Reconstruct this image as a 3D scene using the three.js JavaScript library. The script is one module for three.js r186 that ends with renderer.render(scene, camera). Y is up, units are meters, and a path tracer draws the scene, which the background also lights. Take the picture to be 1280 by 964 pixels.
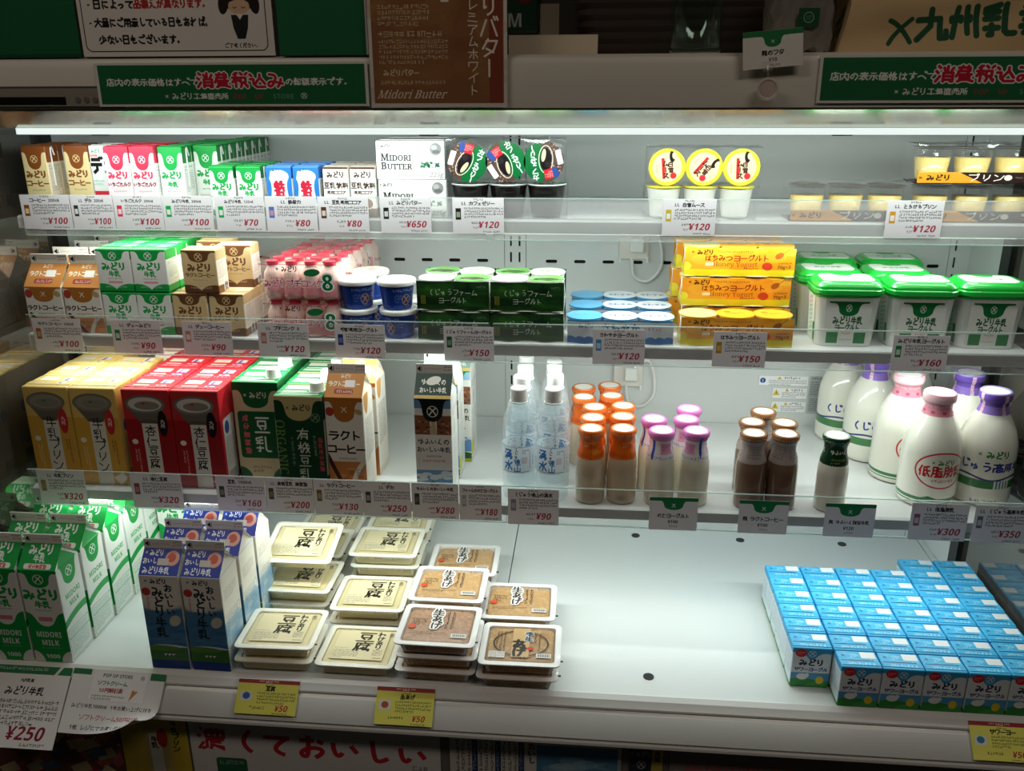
import * as THREE from 'three';
import { mergeGeometries, toCreasedNormals } from 'three/addons/utils/BufferGeometryUtils.js';
import { RectAreaLightUniformsLib } from 'three/addons/lights/RectAreaLightUniformsLib.js';

RectAreaLightUniformsLib.init();
const scene = new THREE.Scene();
scene.background = new THREE.Color(0x050505);
const camera = new THREE.PerspectiveCamera(47.33, 1280 / 964, 0.05, 30);
camera.position.set(0, 1.39, 1.235);
camera.rotation.order = 'YXZ';
camera.rotation.set(-0.3314, 0.0924, -0.0048);
const renderer = new THREE.WebGLRenderer({ antialias: true });
renderer.toneMapping = THREE.LinearToneMapping;
renderer.toneMappingExposure = 1.1;
renderer.shadowMap.enabled = true;

// light levels: the four lamps of the display fridge, and the dim shop ceiling
const LAMP = { canopy: 10, upper: 9, middle: 10.5, lower: 10.8, room: 0.72, glow: 0.85 };
const LAMP_COLOR = 0xf3fffa, ROOM_COLOR = 0xffefdf;

// levels of the fridge: deck and three shelves, with the planes of their front edges
const DECK = 0.42, S3 = 0.685, S2 = 0.96, S1 = 1.17;
const XL = -1.055, XR = 0.752, BACK = -0.595;

let seed = 7;
const rnd = () => { seed = (seed + 0x6d2b79f5) | 0; let t = Math.imul(seed ^ (seed >>> 15), 1 | seed); t = (t + Math.imul(t ^ (t >>> 7), 61 | t)) ^ t; return ((t ^ (t >>> 14)) >>> 0) / 4294967296; };
const jit = (a) => (rnd() * 2 - 1) * a;

/* ---------------------------------------------------------------- names, labels, placing */
const used = {};
const numbered = (n) => { const k = used[n] = (used[n] ?? -1) + 1; return k ? n + '_' + String(k).padStart(3, '0') : n; };
function tag(o, label, category, group, kind) {
  if (label) o.userData.label = label;
  if (category) o.userData.category = category;
  if (group) o.userData.group = group;
  if (kind) o.userData.kind = kind;
  return o;
}
function mesh(name, geo, mat, parent) {
  const m = new THREE.Mesh(geo, mat); m.name = name; m.castShadow = m.receiveShadow = true;
  (parent ?? scene).add(m); if (!parent) m.name = numbered(name);
  return m;
}
const group = (name) => { const g = new THREE.Group(); g.name = name; return g; };
// puts a thing (or a copy of it with its parts) into the scene under a name and a label of its own
function put(proto, label, pos, turn = 0, extra) {
  const o = proto.userData.placed ? proto.clone() : proto;
  if (o !== proto) o.userData = { ...proto.userData }; else { proto.userData.kindName = proto.name; }
  proto.userData.placed = true; delete o.userData.placedCopy;
  o.name = numbered(proto.userData.kindName);
  o.position.set(pos[0], pos[1] + 0.0004, pos[2]); o.rotation.set(0, turn, 0);
  if (extra) o.rotation.x = extra;
  o.userData.label = label; scene.add(o); return o;
}
const ROW = ['front', 'second', 'third', 'fourth', 'fifth', 'sixth', 'seventh', 'eighth'];
const COL = ['first', 'second', 'third', 'fourth', 'fifth', 'sixth', 'seventh'];
const row = (r) => (r ? ROW[r] + ' row back' : 'front row');

/* ---------------------------------------------------------------- stroke lettering (no font here has kana or kanji)
   every stroke is a chain of points on a ten by ten grid, two digits a point; hiragana strokes are smoothed */
const GLYPH = {
  'あ': '1282 403448 7357291735759769', 'い': '12163846 7396', 'う': '3060 2463857749', 'え': '3050 237319 465899', 'お': '1262 4048291745859769 7293', 'か': '1363665948 403519 7295',
  'き': '1282 1575 3076 273979', 'く': '702579', 'け': '211529 4393 717659', 'こ': '2272 163989', 'さ': '1383 4076 273979', 'し': '30375987', 'す': '1292 6065464464674739', 'せ': '0494 717667 31374989',
  'そ': '21711594465989', 'た': '1262 4019 5494 566999', 'ち': '1282 402664967839', 'つ': '0452948749', 'て': '0292 82454879', 'と': '3044 8325283989', 'な': '1252 4016 7294 6467493877 7799', 'に': '211529 4282 465888',
  'の': '5146280541829669', 'は': '211529 4393 7178594777 7799', 'ひ': '0242165977728196', 'ふ': '4062 53574937 2528 7598', 'へ': '064298', 'ほ': '211529 4282 4585 7278594777 7799', 'ま': '1282 1575 5058392747 4789',
  'み': '11613819072597 848669', 'め': '2158 713519053182966 9', 'も': '303849887 6 1363 1565', 'や': '04729465 5062 2159', 'ゆ': '11161372965846 606749', 'よ': '5058292747 4789 5383', 'ら': '3051 22266496867829', 'り': '20242635 7074766849',
  'る': '217116648669375 7', 'れ': '2029 04330 8 0834726 799', 'ろ': '21711664867829', 'わ': '2029 0333 0754749577', 'を': '1272 401546 7234 8455 5657 59', 'ん': '501936465879 96', 'む': '1252 3038190828 7294 4979', 'ぬ': '1137 6135190632819669', 
  'ア': '019164 533929', 'イ': '9005 5359', 'ウ': '5052 1512928649', 'エ': '1282 5258 0898', 'オ': '0393 606858 6308', 'カ': '03938868 404609', 'キ': '1383 0695 4059', 'ク': '4015 31917629', 'ケ': '3005 2292 635729', 'コ': '019198 0898', 'サ': '0393 2026 707539',
  'シ': '1132 0435 096792', 'ス': '118109 5699', 'セ': '049375 303889', 'ソ': '0124 917629', 'タ': '4015 31917629 3577', 'チ': '8011 0494 515629', 'テ': '1181 0494 545729', 'ト': '3039 3486', 'ナ': '0393 505629', 'ニ': '1282 0898', 'ハ': '3109 6199', 'ヒ': '10182999 8215',
  'フ': '01918539', 'ホ': '0393 5059 3518 7598', 'マ': '019156 3578', 'ミ': '1172 1474 0899', 'ム': '401897 6599', 'メ': '8019 2479', 'モ': '1181 0494 414889', 'ヤ': '049265 3059', 'ユ': '117168 0898', 'ヨ': '119199 1595 1999', 'ラ': '1181 04947739', 'リ': '2126 817539', 'ル': '313509 606995',
  'レ': '202995', 'ロ': '119199 1119 1999', 'ワ': '0501918549', 'ン': '0133 096792', 'ー': '0595', '・': '4555', '、': '0719', '。': '1718282717', '〒': '1282 0595 5559',
  '牛': '2014 1383 0696 5059', '乳': '4001 0213 2223 4232 0444 26 262919 0747 60687999 97', '豆': '1090 2272 2522 7275 2575 3647 7667 0999', '腐': '5051 1191 111609 3225 2428 4383 7268 29278789 5558 4657 6778', '有': '0292 5009 3439 34848978 3585 3787',
  '機': '0343 2029 2306 2445 51435 3 817393 4595 607699 9569 5539 4656', '成': '1282 121609 154548 37 505689 98 8459 7081', '分': '3005 6095 25756958 4519', '無': '2003 1292 0595 2226 4246 6266 8286 0696 1809 3839 5859 7899', '調': '2030 0141 1333 1535 17373919 17 515649 5191 9989 6383 7174 6676786866',
  '整': '0141 0343 2025 6052 5292 8265 6295 1696 5659 5878 3739 0999', '飲': '2003 2043 1343461 6 1349 1839 605354 5392 83 734949 7399', '料': '2029 0545 0113 4133 2507 2547 5162 5364 8089 5695', '鉄': '2003 2043 1333 0545 2348 1627 4637 0949 6053 5393 5696 707549 7599', '骨': '24208084 4264 06049495 2629 26767969 2777 2878',
  '力': '02928868 404509', '消': '1021 0314 0926 6063 4153 9183 4449 44949989 4696 4898', '費': '1171731315858 6 3006 6066 2528787525 2676 2777 3819 6899', '税': '3011 0343 2029 2306 2445 5061 9081 5383865653 6659 769998', '込': '0112 042427 274999 09 616337 6397',
  '店': '4050 1191 111609 5255 5484 3686893936', '内': '0209 02929979 505428 5578', '表': '1191 2282 0494 5054 5408 363958 5599 8566', '示': '2171 0494 545949 2608 7698', '価': '2005 1319 3191 3439999434 5159 7179', '格': '0343 2029 2306 2445 6043 528248 5397 5686895956',
  '総': '2011 113104 303315 0535 2529 1708 3748 6144 8193 645585 4748 575988 6767 8798', '額': '2021 03014143 2314 2406 1646 1737391917 5191 7172 5383885853 5484 5686 5949 7899', '工': '1181 5159 0898', '場': '0333 2028 0837 4181844441 4282 3595 5538 46969888 6648 7668',
  '直': '0191 5052 3282883832 3484 3686 111999', '売': '1181 5053 2373 06049496 3609 66689997', '所': '0141 13434616 131609 8061 616559 6494 8489', '日': '1080891910 1484', '品': '3070743430 0545490905 5595995955', '揃': '0232 202918 0636 4051 8071 3292 4449 44646959 4666 8388 9399',
  '異': '2080842420 2282 5054 3438 7478 1696 0898 3809 7899', '大': '0393 505409 5499', '量': '2080832320 0494 2585872725 5559 1797 0999', '用': '111609 11919989 1393 1696 5159', '意': '5051 2181 0494 2585872725 0819 283969 5859 8899', '少': '5055 2205 7295 8519', '九': '0373799997 404509',
  '州': '201509 5058 8089 0304 3334 6364', '業': '3033 6063 1122 9182 0393 1575 0797 5459 4719 5799', '高': '5051 0191 3272743432 09059599 3777793937', '原': '1191 111609 6152 3383863633 3585 6669 4738 7798', '低': '2005 1319 8041 414867 4494 617699 4969', '脂': '101609 10404939 1343 1646 505494 93 8152 5696995956 5898',
  '肪': '101609 10404939 1343 1646 7071 5292 626549 64948978', '湧': '1021 0314 0926 308062 4383863643 4485 6366 37978979 573829', '水': '505949 034309 9164 5399', '杏': '0292 5055 5206 5296 2676792926', '仁': '2005 1319 4393 3999', '濃': '1021 0314 0926 3191943431 5054 7074 3292 3595 353819 4686 4798 5749 5799',
  '瓶': '1021 4031 0242 0545 121609 3239 5191 6169 78 6383899997 7576', '円': '1119 11919989 1595 5155', '引': '01414404 040747 474929 8089', '券': '2031 7062 1292 0595 504509 5599 2777 69 4729', '枚': '0343 2029 2306 2445 6044 5292 834959 5499', '渡': '1021 0314 0926 6061 3191 313629 4393 5255 7275 5575 478749 5699',
  '致': '0141 210434 2529 0747 0949 6044 5292 834959 5499', '買': '1080831310 3033 6063 2474782824 2575 2676 3809 6899', '上': '5059 5383 0999', '付': '2005 1319 3393 707969 5557', '本': '0292 5059 5206 5296 3777', '白': '5032 1282891912 1585', '雪': '1181 03029293 5154 2434 7484 25858929 2787', '了': '118155 555949', '承': '2171 5159 49 0336 09 9164 5399 3474 3676', '下': '0191 5159 5476', '早': '2080842420 2282 0696 5459', '冷': '1122 0427 6031 6094 4575 486828 5868', '毎': '3004 1191 24848929 24 0696 5357', '食': '5004 5094 5053 24848828 2686 2829 4899', '入': '4062 6009 6399', '庫': '4050 1191 111609 3393 3585873735 3686 5259 2898', '卓': '5052 5181 2484882824 2686 0797 5759', '製': '2022 0252 3335 1343 4047 0696 5558 5599 6063 8069', '割': '3031 01034143 1454 2656 0757 3137 173949 17 7075 8089', '連': '0112 042427 274999 4191 4383864643 4585 6068', '山': '5059 0409 0999 9499', '認': '2030 0141 1333 1535 17373919 17 4191 71659 9389 8388 5666 757999', '定': '5051 03019193 2474 5459 5686 361909 2799', '生': '2014 1383 0696 5059 0999', '専': '1191 2474 2282 5056 0696 2282 7279 69 3838', '宅': '5051 03019193 804223 0595 5459 99', '配': '0141 0242490902 2124 3134 0646 519195 5559 99 97',
};
const SMALL = { 'ァ': 'ア', 'ィ': 'イ', 'ェ': 'エ', 'ォ': 'オ', 'ャ': 'ヤ', 'ュ': 'ユ', 'ョ': 'ヨ', 'ッ': 'ツ', 'っ': 'つ', 'ゃ': 'や', 'ゅ': 'ゆ', 'ょ': 'よ' };
GLYPH['ツ'] = '0123 4043 917629';
function glyphPath(ctx, ch, x, y, s, bend) {
  let g = ch, small = false, mark = '';
  const d = ch.normalize('NFD');
  if (d.length > 1) { g = d[0]; mark = d[1] === '\u3099' ? 'd' : 'h'; }
  if (SMALL[g]) { g = SMALL[g]; small = true; }
  const code = GLYPH[g];
  if (!code) return false;
  const k = small ? 0.66 : 1, ox = x + (small ? s * 0.12 : 0), oy = y + (small ? s * 0.32 : 0), smooth = /[\u3041-\u3096]/.test(g);
  const P = (i, t) => [ox + ((+t[i] + 0.5) / 10) * s * k, oy + ((+t[i + 1] + 0.5) / 10) * s * k];
  for (const t of code.split(' ')) {
    if (t.length < 4) continue;
    const p = []; for (let i = 0; i + 1 < t.length; i += 2) p.push(P(i, t));
    ctx.moveTo(...p[0]);
    if (smooth && p.length > 2) {
      for (let i = 1; i < p.length - 1; i++) { const e = i === p.length - 2 ? p[i + 1] : [(p[i][0] + p[i + 1][0]) / 2, (p[i][1] + p[i + 1][1]) / 2]; ctx.quadraticCurveTo(...p[i], ...e); }
    } else for (let i = 1; i < p.length; i++) ctx.lineTo(...p[i]);
  }
  if (mark === 'd') for (const q of [0.78, 0.93]) { ctx.moveTo(x + s * q, y - s * 0.02); ctx.lineTo(x + s * (q + 0.07), y + s * 0.13); }
  if (mark === 'h') { ctx.moveTo(x + s * 1.0, y + s * 0.06); ctx.arc(x + s * 0.92, y + s * 0.06, s * 0.08, 0, 7); }
  return true;
}
// a line of lettering centred on x, y; o: col, w (weight, share of the size), vert, out (outline colour), ow, sx (width), left, italic, font
function jp(ctx, text, x, y, size, o = {}) {
  const chars = [...text], sx = o.sx ?? 1, step = (c) => (/[ -~¥]/.test(c) ? 0.58 : c === ' ' ? 0.4 : 1) * size * (o.sp ?? 1);
  const total = chars.reduce((a, c) => a + step(c), 0);
  ctx.save(); ctx.translate(x, y); ctx.scale(sx, 1); if (o.italic) ctx.transform(1, 0, -0.22, 1, 0, 0); if (o.rot) ctx.rotate(o.rot);
  ctx.lineCap = ctx.lineJoin = o.round === false ? 'butt' : 'round';
  for (const pass of o.out ? [1, 0] : [0]) {
    let at = o.vert ? -total / 2 : o.left ? 0 : -total / 2;
    ctx.strokeStyle = pass ? o.out : o.col ?? '#000'; ctx.fillStyle = ctx.strokeStyle; ctx.lineWidth = size * (o.w ?? 0.12) * 1.18 + (pass ? size * (o.ow ?? 0.14) : 0);
    for (const c of chars) {
      const st = step(c), gx = o.vert ? -size / 2 : at, gy = o.vert ? at : -size / 2;
      ctx.beginPath();
      if (o.vert && c === 'ー') { ctx.moveTo(0, gy + size * 0.1); ctx.lineTo(0, gy + size * 0.9); ctx.stroke(); }
      else if (glyphPath(ctx, c, gx + size * 0.04, gy + size * 0.04, size * 0.92)) ctx.stroke();
      else if (c.trim()) {
        ctx.font = (o.face ?? 'bold') + ' ' + size * 1.0 + 'px ' + (o.font ?? 'sans-serif'); ctx.textBaseline = 'middle'; ctx.textAlign = 'left';
        if (pass) ctx.strokeText(c, gx, gy + size * 0.52); else ctx.fillText(c, gx, gy + size * 0.52);
      }
      at += st;
    }
  }
  ctx.restore();
}
// print too small to read in the photograph: rows of tiny strokes
function tiny(ctx, x, y, w, rows, size, col = '#333', o = {}) {
  ctx.save(); ctx.strokeStyle = col; ctx.lineWidth = Math.max(0.8, size * 0.14); ctx.lineCap = 'round'; ctx.globalAlpha = o.a ?? 0.85;
  for (let r = 0; r < rows; r++) {
    const end = r === rows - 1 && rows > 1 ? w * (0.35 + rnd() * 0.4) : w;
    for (let k = 0; k < end; k += size * 1.05) {
      const gx = o.vert ? x - r * size * 1.5 : x + k, gy = o.vert ? y + k : y + r * size * 1.45;
      ctx.beginPath();
      for (let i = 0; i < 3; i++) { const a = rnd(), b = rnd(); if (rnd() < 0.5) { ctx.moveTo(gx, gy + a * size); ctx.lineTo(gx + size * 0.8, gy + a * size); } else { ctx.moveTo(gx + b * size * 0.8, gy); ctx.lineTo(gx + b * size * 0.8, gy + size * 0.9); } }
      ctx.stroke();
    }
  }
  ctx.restore();
}
const latin = (ctx, t, x, y, size, col, o = {}) => { ctx.save(); ctx.translate(x, y); if (o.rot) ctx.rotate(o.rot); ctx.scale(o.sx ?? 1, 1); if (o.italic) ctx.transform(1, 0, -0.2, 1, 0, 0); ctx.font = (o.face ?? 'bold') + ' ' + size + 'px ' + (o.font ?? 'sans-serif'); ctx.textAlign = o.align ?? 'center'; ctx.textBaseline = 'middle'; ctx.fillStyle = col; ctx.fillText(t, 0, 0); if (o.heavy) { ctx.lineWidth = size * o.heavy; ctx.strokeStyle = col; ctx.strokeText(t, 0, 0); } ctx.restore(); };
const rect = (c, x, y, w, h, col) => { c.fillStyle = col; c.fillRect(x, y, w, h); };
const ell = (c, x, y, rx, ry, col, rot = 0) => { c.fillStyle = col; c.beginPath(); c.ellipse(x, y, rx, ry, rot, 0, 7); c.fill(); };
const poly = (c, pts, col) => { c.fillStyle = col; c.beginPath(); pts.forEach((p, i) => (i ? c.lineTo(...p) : c.moveTo(...p))); c.closePath(); c.fill(); };
// the maker's mark: a cross of two curved strokes in a ring
function emblem(c, x, y, r, col, ring = true) {
  c.save(); c.strokeStyle = col; c.lineWidth = r * 0.17; c.lineCap = 'round';
  if (ring) { c.beginPath(); c.arc(x, y, r, 0, 7); c.stroke(); }
  c.lineWidth = r * 0.24; c.beginPath();
  c.moveTo(x - r * 0.55, y - r * 0.6); c.quadraticCurveTo(x + r * 0.1, y - r * 0.3, x + r * 0.55, y + r * 0.6);
  c.moveTo(x + r * 0.55, y - r * 0.6); c.quadraticCurveTo(x - r * 0.3, y + r * 0.1, x - r * 0.55, y + r * 0.6);
  c.stroke(); c.restore();
}
// the curtain-shaped head of the labels with its hanging drop
function drape(c, w, h, col, top = 0, side = 0.1, drop = 0.3, cx = 0.5) {
  c.fillStyle = col; c.beginPath(); c.moveTo(0, top); c.lineTo(w, top); c.lineTo(w, top + h * side);
  c.bezierCurveTo(w * 0.86, top + h * side * 0.8, w * (cx + 0.3), top + h * side, w * (cx + 0.27), top + h * (side + drop) / 2);
  c.bezierCurveTo(w * (cx + 0.24), top + h * drop * 1.05, w * (cx - 0.24), top + h * drop * 1.05, w * (cx - 0.27), top + h * (side + drop) / 2);
  c.bezierCurveTo(w * (cx - 0.3), top + h * side, w * 0.14, top + h * side * 0.8, 0, top + h * side); c.closePath(); c.fill();
}
function canvas(w, h, draw, bg = '#fff') { const k = document.createElement('canvas'); k.width = w; k.height = h; const c = k.getContext('2d'); c.fillStyle = bg; c.fillRect(0, 0, w, h); draw(c, w, h); return k; }
function tex(k, srgb = true) { const t = new THREE.CanvasTexture(k); if (srgb) t.colorSpace = THREE.SRGBColorSpace; t.magFilter = THREE.LinearFilter; t.anisotropy = 8; return t; }
// an atlas of named fields: fields = { front: [w, h, draw], ... } laid side by side
function atlas(fields, bg = '#fff') {
  let W = 0, H = 0; for (const f of Object.values(fields)) { W += f[0] + 4; H = Math.max(H, f[1]); }
  const at = {}, k = canvas(W, H, (c) => {
    let x = 0;
    for (const [n, [w, h, draw]] of Object.entries(fields)) {
      c.save(); c.beginPath(); c.rect(x, 0, w + 3, H); c.clip(); c.translate(x + 1, 0); draw(c, w, h); c.restore();
      at[n] = [(x + 2) / W, 1 - (h - 1) / H, (x + w) / W, 1 - 1 / H]; x += w + 4;
    }
  }, bg);
  return { map: tex(k), at };
}
const std = (color, roughness = 0.5, more = {}) => new THREE.MeshStandardMaterial({ color, roughness, ...more });
const phys = (color, roughness = 0.5, more = {}) => new THREE.MeshPhysicalMaterial({ color, roughness, ...more });
const paper = (map, roughness = 0.42) => std(0xffffff, roughness, { map });

/* ---------------------------------------------------------------- shapes */
const FULL = [0, 0, 1, 1];
// a box with softened edges; each face takes its own field of an atlas. It stands on y = 0, centred in x and z
function softBox(w, h, d, c, at = {}, bulge = 0) {
  const pos = [], nor = [], uv = [], idx = [], F = (n) => at[n] ?? at.all ?? FULL;
  const faces = [['front', [0, 0, 1], [1, 0, 0], [0, 1, 0]], ['back', [0, 0, -1], [-1, 0, 0], [0, 1, 0]], ['right', [1, 0, 0], [0, 0, -1], [0, 1, 0]], ['left', [-1, 0, 0], [0, 0, 1], [0, 1, 0]], ['top', [0, 1, 0], [1, 0, 0], [0, 0, -1]], ['bottom', [0, -1, 0], [1, 0, 0], [0, 0, 1]]];
  const S = [w / 2, h / 2, d / 2], e = 0.293 * c;
  for (const [name, n, u, v] of faces) {
    const base = pos.length / 3, f = F(name), swell = n[1] ? 0 : bulge, lu = Math.abs(u[0]) * w + Math.abs(u[1]) * h + Math.abs(u[2]) * d, lv = Math.abs(v[0]) * w + Math.abs(v[1]) * h + Math.abs(v[2]) * d, ln = Math.abs(n[0]) * S[0] + Math.abs(n[1]) * S[1] + Math.abs(n[2]) * S[2];
    const tu = [0, c / lu, 0.5, 1 - c / lu, 1], tv = [0, c / lv, 0.5, 1 - c / lv, 1];
    for (let j = 0; j < 5; j++) for (let i = 0; i < 5; i++) {
      const eu = i === 0 ? -1 : i === 4 ? 1 : 0, ev = j === 0 ? -1 : j === 4 ? 1 : 0, k = Math.abs(eu) + Math.abs(ev);
      const pu = (tu[i] - 0.5) * lu - eu * e * (k === 2 ? 1.44 : 1), pv = (tv[j] - 0.5) * lv - ev * e * (k === 2 ? 1.44 : 1), pn = ln - (k ? e * (k === 2 ? 1.44 : 1) : 0) + (i === 2 && j === 2 ? swell : i === 2 || j === 2 ? (k ? 0 : swell * 0.6) : 0);
      const q = [0, 1, 2].map((a) => u[a] * pu + v[a] * pv + n[a] * pn), m = [0, 1, 2].map((a) => n[a] + u[a] * eu + v[a] * ev), ml = Math.hypot(...m);
      pos.push(q[0], q[1] + h / 2, q[2]); nor.push(m[0] / ml, m[1] / ml, m[2] / ml);
      uv.push(f[0] + (f[2] - f[0]) * tu[i], f[1] + (f[3] - f[1]) * tv[j]);
    }
    for (let j = 0; j < 4; j++) for (let i = 0; i < 4; i++) { const a = base + j * 5 + i; idx.push(a, a + 1, a + 6, a, a + 6, a + 5); }
  }
  return geo(pos, nor, uv, idx);
}
function geo(pos, nor, uv, idx) {
  const g = new THREE.BufferGeometry();
  g.setAttribute('position', new THREE.Float32BufferAttribute(pos, 3)); g.setAttribute('uv', new THREE.Float32BufferAttribute(uv, 2)); g.setIndex(idx);
  if (nor) g.setAttribute('normal', new THREE.Float32BufferAttribute(nor, 3)); else g.computeVertexNormals();
  return g;
}
const box = (w, h, d, x = 0, y = 0, z = 0) => new THREE.BoxGeometry(w, h, d).translate(x, y, z);
const slab = (x0, x1, y0, y1, z0, z1) => box(x1 - x0, y1 - y0, z1 - z0, (x0 + x1) / 2, (y0 + y1) / 2, (z0 + z1) / 2);
const lathe = (pts, seg = 28) => { // texture rows follow the height, not the count of points
  const g = new THREE.LatheGeometry(pts.map(([r, y]) => new THREE.Vector2(r, y)), seg), ys = pts.map((p) => p[1]), lo = Math.min(...ys), hi = Math.max(...ys), u = g.attributes.uv, p = g.attributes.position;
  for (let i = 0; i < u.count; i++) u.setY(i, (p.getY(i) - lo) / (hi - lo));
  return g;
};
const disc = (r, h, y = 0, seg = 28) => new THREE.CylinderGeometry(r, r, h, seg).translate(0, y + h / 2, 0);
const tube = (pts, r, seg = 24, sides = 8) => new THREE.TubeGeometry(new THREE.CatmullRomCurve3(pts.map((p) => new THREE.Vector3(...p))), seg, r, sides);
// a profile in (z, y) drawn out along x
function prism(pts, x0, x1, crease = 0.5) {
  const s = new THREE.Shape(pts.map(([z, y]) => new THREE.Vector2(-z, y)));
  return toCreasedNormals(new THREE.ExtrudeGeometry(s, { depth: x1 - x0, bevelEnabled: false }).rotateY(Math.PI / 2).translate(x0, 0, 0), crease);
}
function quads(list) { // [p0, p1, p2, p3, field] counter-clockwise from lower left
  const pos = [], uv = [], idx = [];
  for (const [a, b, c, d, f] of list) { const k = pos.length / 3; for (const p of d ? [a, b, c, d] : [a, b, c]) pos.push(...p); uv.push(f[0], f[1], f[2], f[1], ...(d ? [f[2], f[3], f[0], f[3]] : [(f[0] + f[2]) / 2, f[3]])); idx.push(k, k + 1, k + 2); if (d) idx.push(k, k + 2, k + 3); }
  return geo(pos, null, uv, idx);
}
function roundRect(w, d, r) { const s = new THREE.Shape(), x = w / 2, y = d / 2; s.moveTo(-x + r, -y); s.lineTo(x - r, -y); s.quadraticCurveTo(x, -y, x, -y + r); s.lineTo(x, y - r); s.quadraticCurveTo(x, y, x - r, y); s.lineTo(-x + r, y); s.quadraticCurveTo(-x, y, -x, y - r); s.lineTo(-x, -y + r); s.quadraticCurveTo(-x, -y, -x + r, -y); return s; }
function ring(w, d, r, n = 6) { const p = []; for (const [sx, sz, a0] of [[1, 1, 0], [-1, 1, 1], [-1, -1, 2], [1, -1, 3]]) for (let i = 0; i <= n; i++) { const a = (a0 + i / n) * Math.PI / 2; p.push([sx * (w / 2 - r) + Math.cos(a) * r, sz * (d / 2 - r) + Math.sin(a) * r]); } return p; }
// a stack of rounded-rectangle rings joined by walls: sections [w, d, r, y]; capped where asked
function loft(sections, { top = true, bottom = true, n = 6, at = FULL } = {}) {
  const pos = [], uv = [], idx = []; let m = 0;
  sections.forEach(([w, d, r, y]) => { const p = ring(w, d, r, n); m = p.length; for (let i = 0; i <= m; i++) { const q = p[i % m]; pos.push(q[0], y, q[1]); uv.push(at[0] + (at[2] - at[0]) * (i / m), at[1] + (at[3] - at[1]) * ((y - sections[0][3]) / ((sections.at(-1)[3] - sections[0][3]) || 1))); } });
  for (let s = 0; s + 1 < sections.length; s++) for (let i = 0; i < m; i++) { const a = s * (m + 1) + i, b = a + m + 1; idx.push(a, b, a + 1, a + 1, b, b + 1); }
  for (const [on, s, up] of [[bottom, 0, false], [top, sections.length - 1, true]]) if (on) {
    const [w, d, r, y] = sections[s], p = ring(w, d, r, n), k = pos.length / 3; pos.push(0, y, 0); uv.push((at[0] + at[2]) / 2, (at[1] + at[3]) / 2);
    for (const q of p) { pos.push(q[0], y, q[1]); uv.push(at[0] + (at[2] - at[0]) * (q[0] / w + 0.5), at[1] + (at[3] - at[1]) * (0.5 - q[1] / d)); }
    for (let i = 0; i < m; i++) { const a = k + 1 + i, b = k + 1 + ((i + 1) % m); up ? idx.push(k, b, a) : idx.push(k, a, b); }
  }
  const g = geo(pos, null, uv, idx); return toCreasedNormals(g, 0.7);
}

/* ---------------------------------------------------------------- materials of the place */
function noiseTex(w, h, base, amp, sx, sy, srgb = false) {
  const d = new Uint8Array(w * h * 4), g = {}, lat = (i, j) => g[i + ',' + j] ?? (g[i + ',' + j] = rnd());
  for (let y = 0; y < h; y++) for (let x = 0; x < w; x++) {
    let v = 0, a = 0.5; for (let o = 0; o < 3; o++) { const fx = (x / w) * sx * 2 ** o, fy = (y / h) * sy * 2 ** o, i = Math.floor(fx), j = Math.floor(fy), u = fx - i, t = fy - j, W = Math.round(sx * 2 ** o), H = Math.round(sy * 2 ** o); const q = (m, n) => lat(o * 1000 + (m % W), n % H); v += a * ((q(i, j) * (1 - u) + q(i + 1, j) * u) * (1 - t) + (q(i, j + 1) * (1 - u) + q(i + 1, j + 1) * u) * t); a *= 0.5; }
    const b = Math.max(0, Math.min(255, base + amp * (v / 0.875 - 0.5) * 2)); d.set([b, b, b, 255], (y * w + x) * 4);
  }
  const t = new THREE.DataTexture(d, w, h); t.wrapS = t.wrapT = THREE.RepeatWrapping; t.magFilter = THREE.LinearFilter; if (srgb) t.colorSpace = THREE.SRGBColorSpace; t.needsUpdate = true; return t;
}
const smudge = noiseTex(256, 256, 95, 60, 6, 6), floorGrain = noiseTex(256, 256, 96, 26, 24, 24, true);
const M = {
  panel: std(0xdfe3e1, 0.4, { roughnessMap: smudge }), deck: std(0xdadedd, 0.3, { roughnessMap: smudge }), shelf: std(0xdde0df, 0.32),
  frame: std(0x121212, 0.35), dark: std(0x0b0b0b, 0.7), alu: std(0xe0e1de, 0.33, { metalness: 0.12 }), lip: std(0xc3c7c6, 0.4), chrome: std(0xb9b9ae, 0.14, { metalness: 1 }),
  fascia: std(0xd8d4c8, 0.42), kick: std(0x7d7873, 0.5), wall: std(0x2b2724, 0.8), floor: std(0x8a857e, 0.45, { map: floorGrain }), ceiling: std(0x77736c, 0.8),
  glass: phys(0xf4fffb, 0.02, { transmission: 1, thickness: 0, ior: 1.52 }), coated: phys(0xbdb5a8, 0.03, { transmission: 0.9, thickness: 0, ior: 2.2 }), acrylic: phys(0xffffff, 0.05, { transmission: 0.94, thickness: 0, ior: 1.49 }), hazy: phys(0xffffff, 0.07, { transmission: 0.82, thickness: 0, ior: 1.49 }), film: phys(0xffffff, 0.08, { transmission: 1, thickness: 0, ior: 1.45 }),
  glow: std(0xffffff, 0.5, { emissive: LAMP_COLOR, emissiveIntensity: LAMP.glow }), roomGlow: std(0xffffff, 0.5, { emissive: ROOM_COLOR, emissiveIntensity: 0.8 }),
  white: std(0xf2f2ee, 0.45), cream: std(0xefe9d2, 0.5), black: std(0x0a0a0a, 0.4), steel: std(0xb4b6b6, 0.25, { metalness: 0.9 }),
};
function areaLight(w, h, power, color, pos, to) { const l = new THREE.RectAreaLight(color, power, w, h); l.position.set(...pos); l.lookAt(...to); scene.add(l); return l; }

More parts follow.
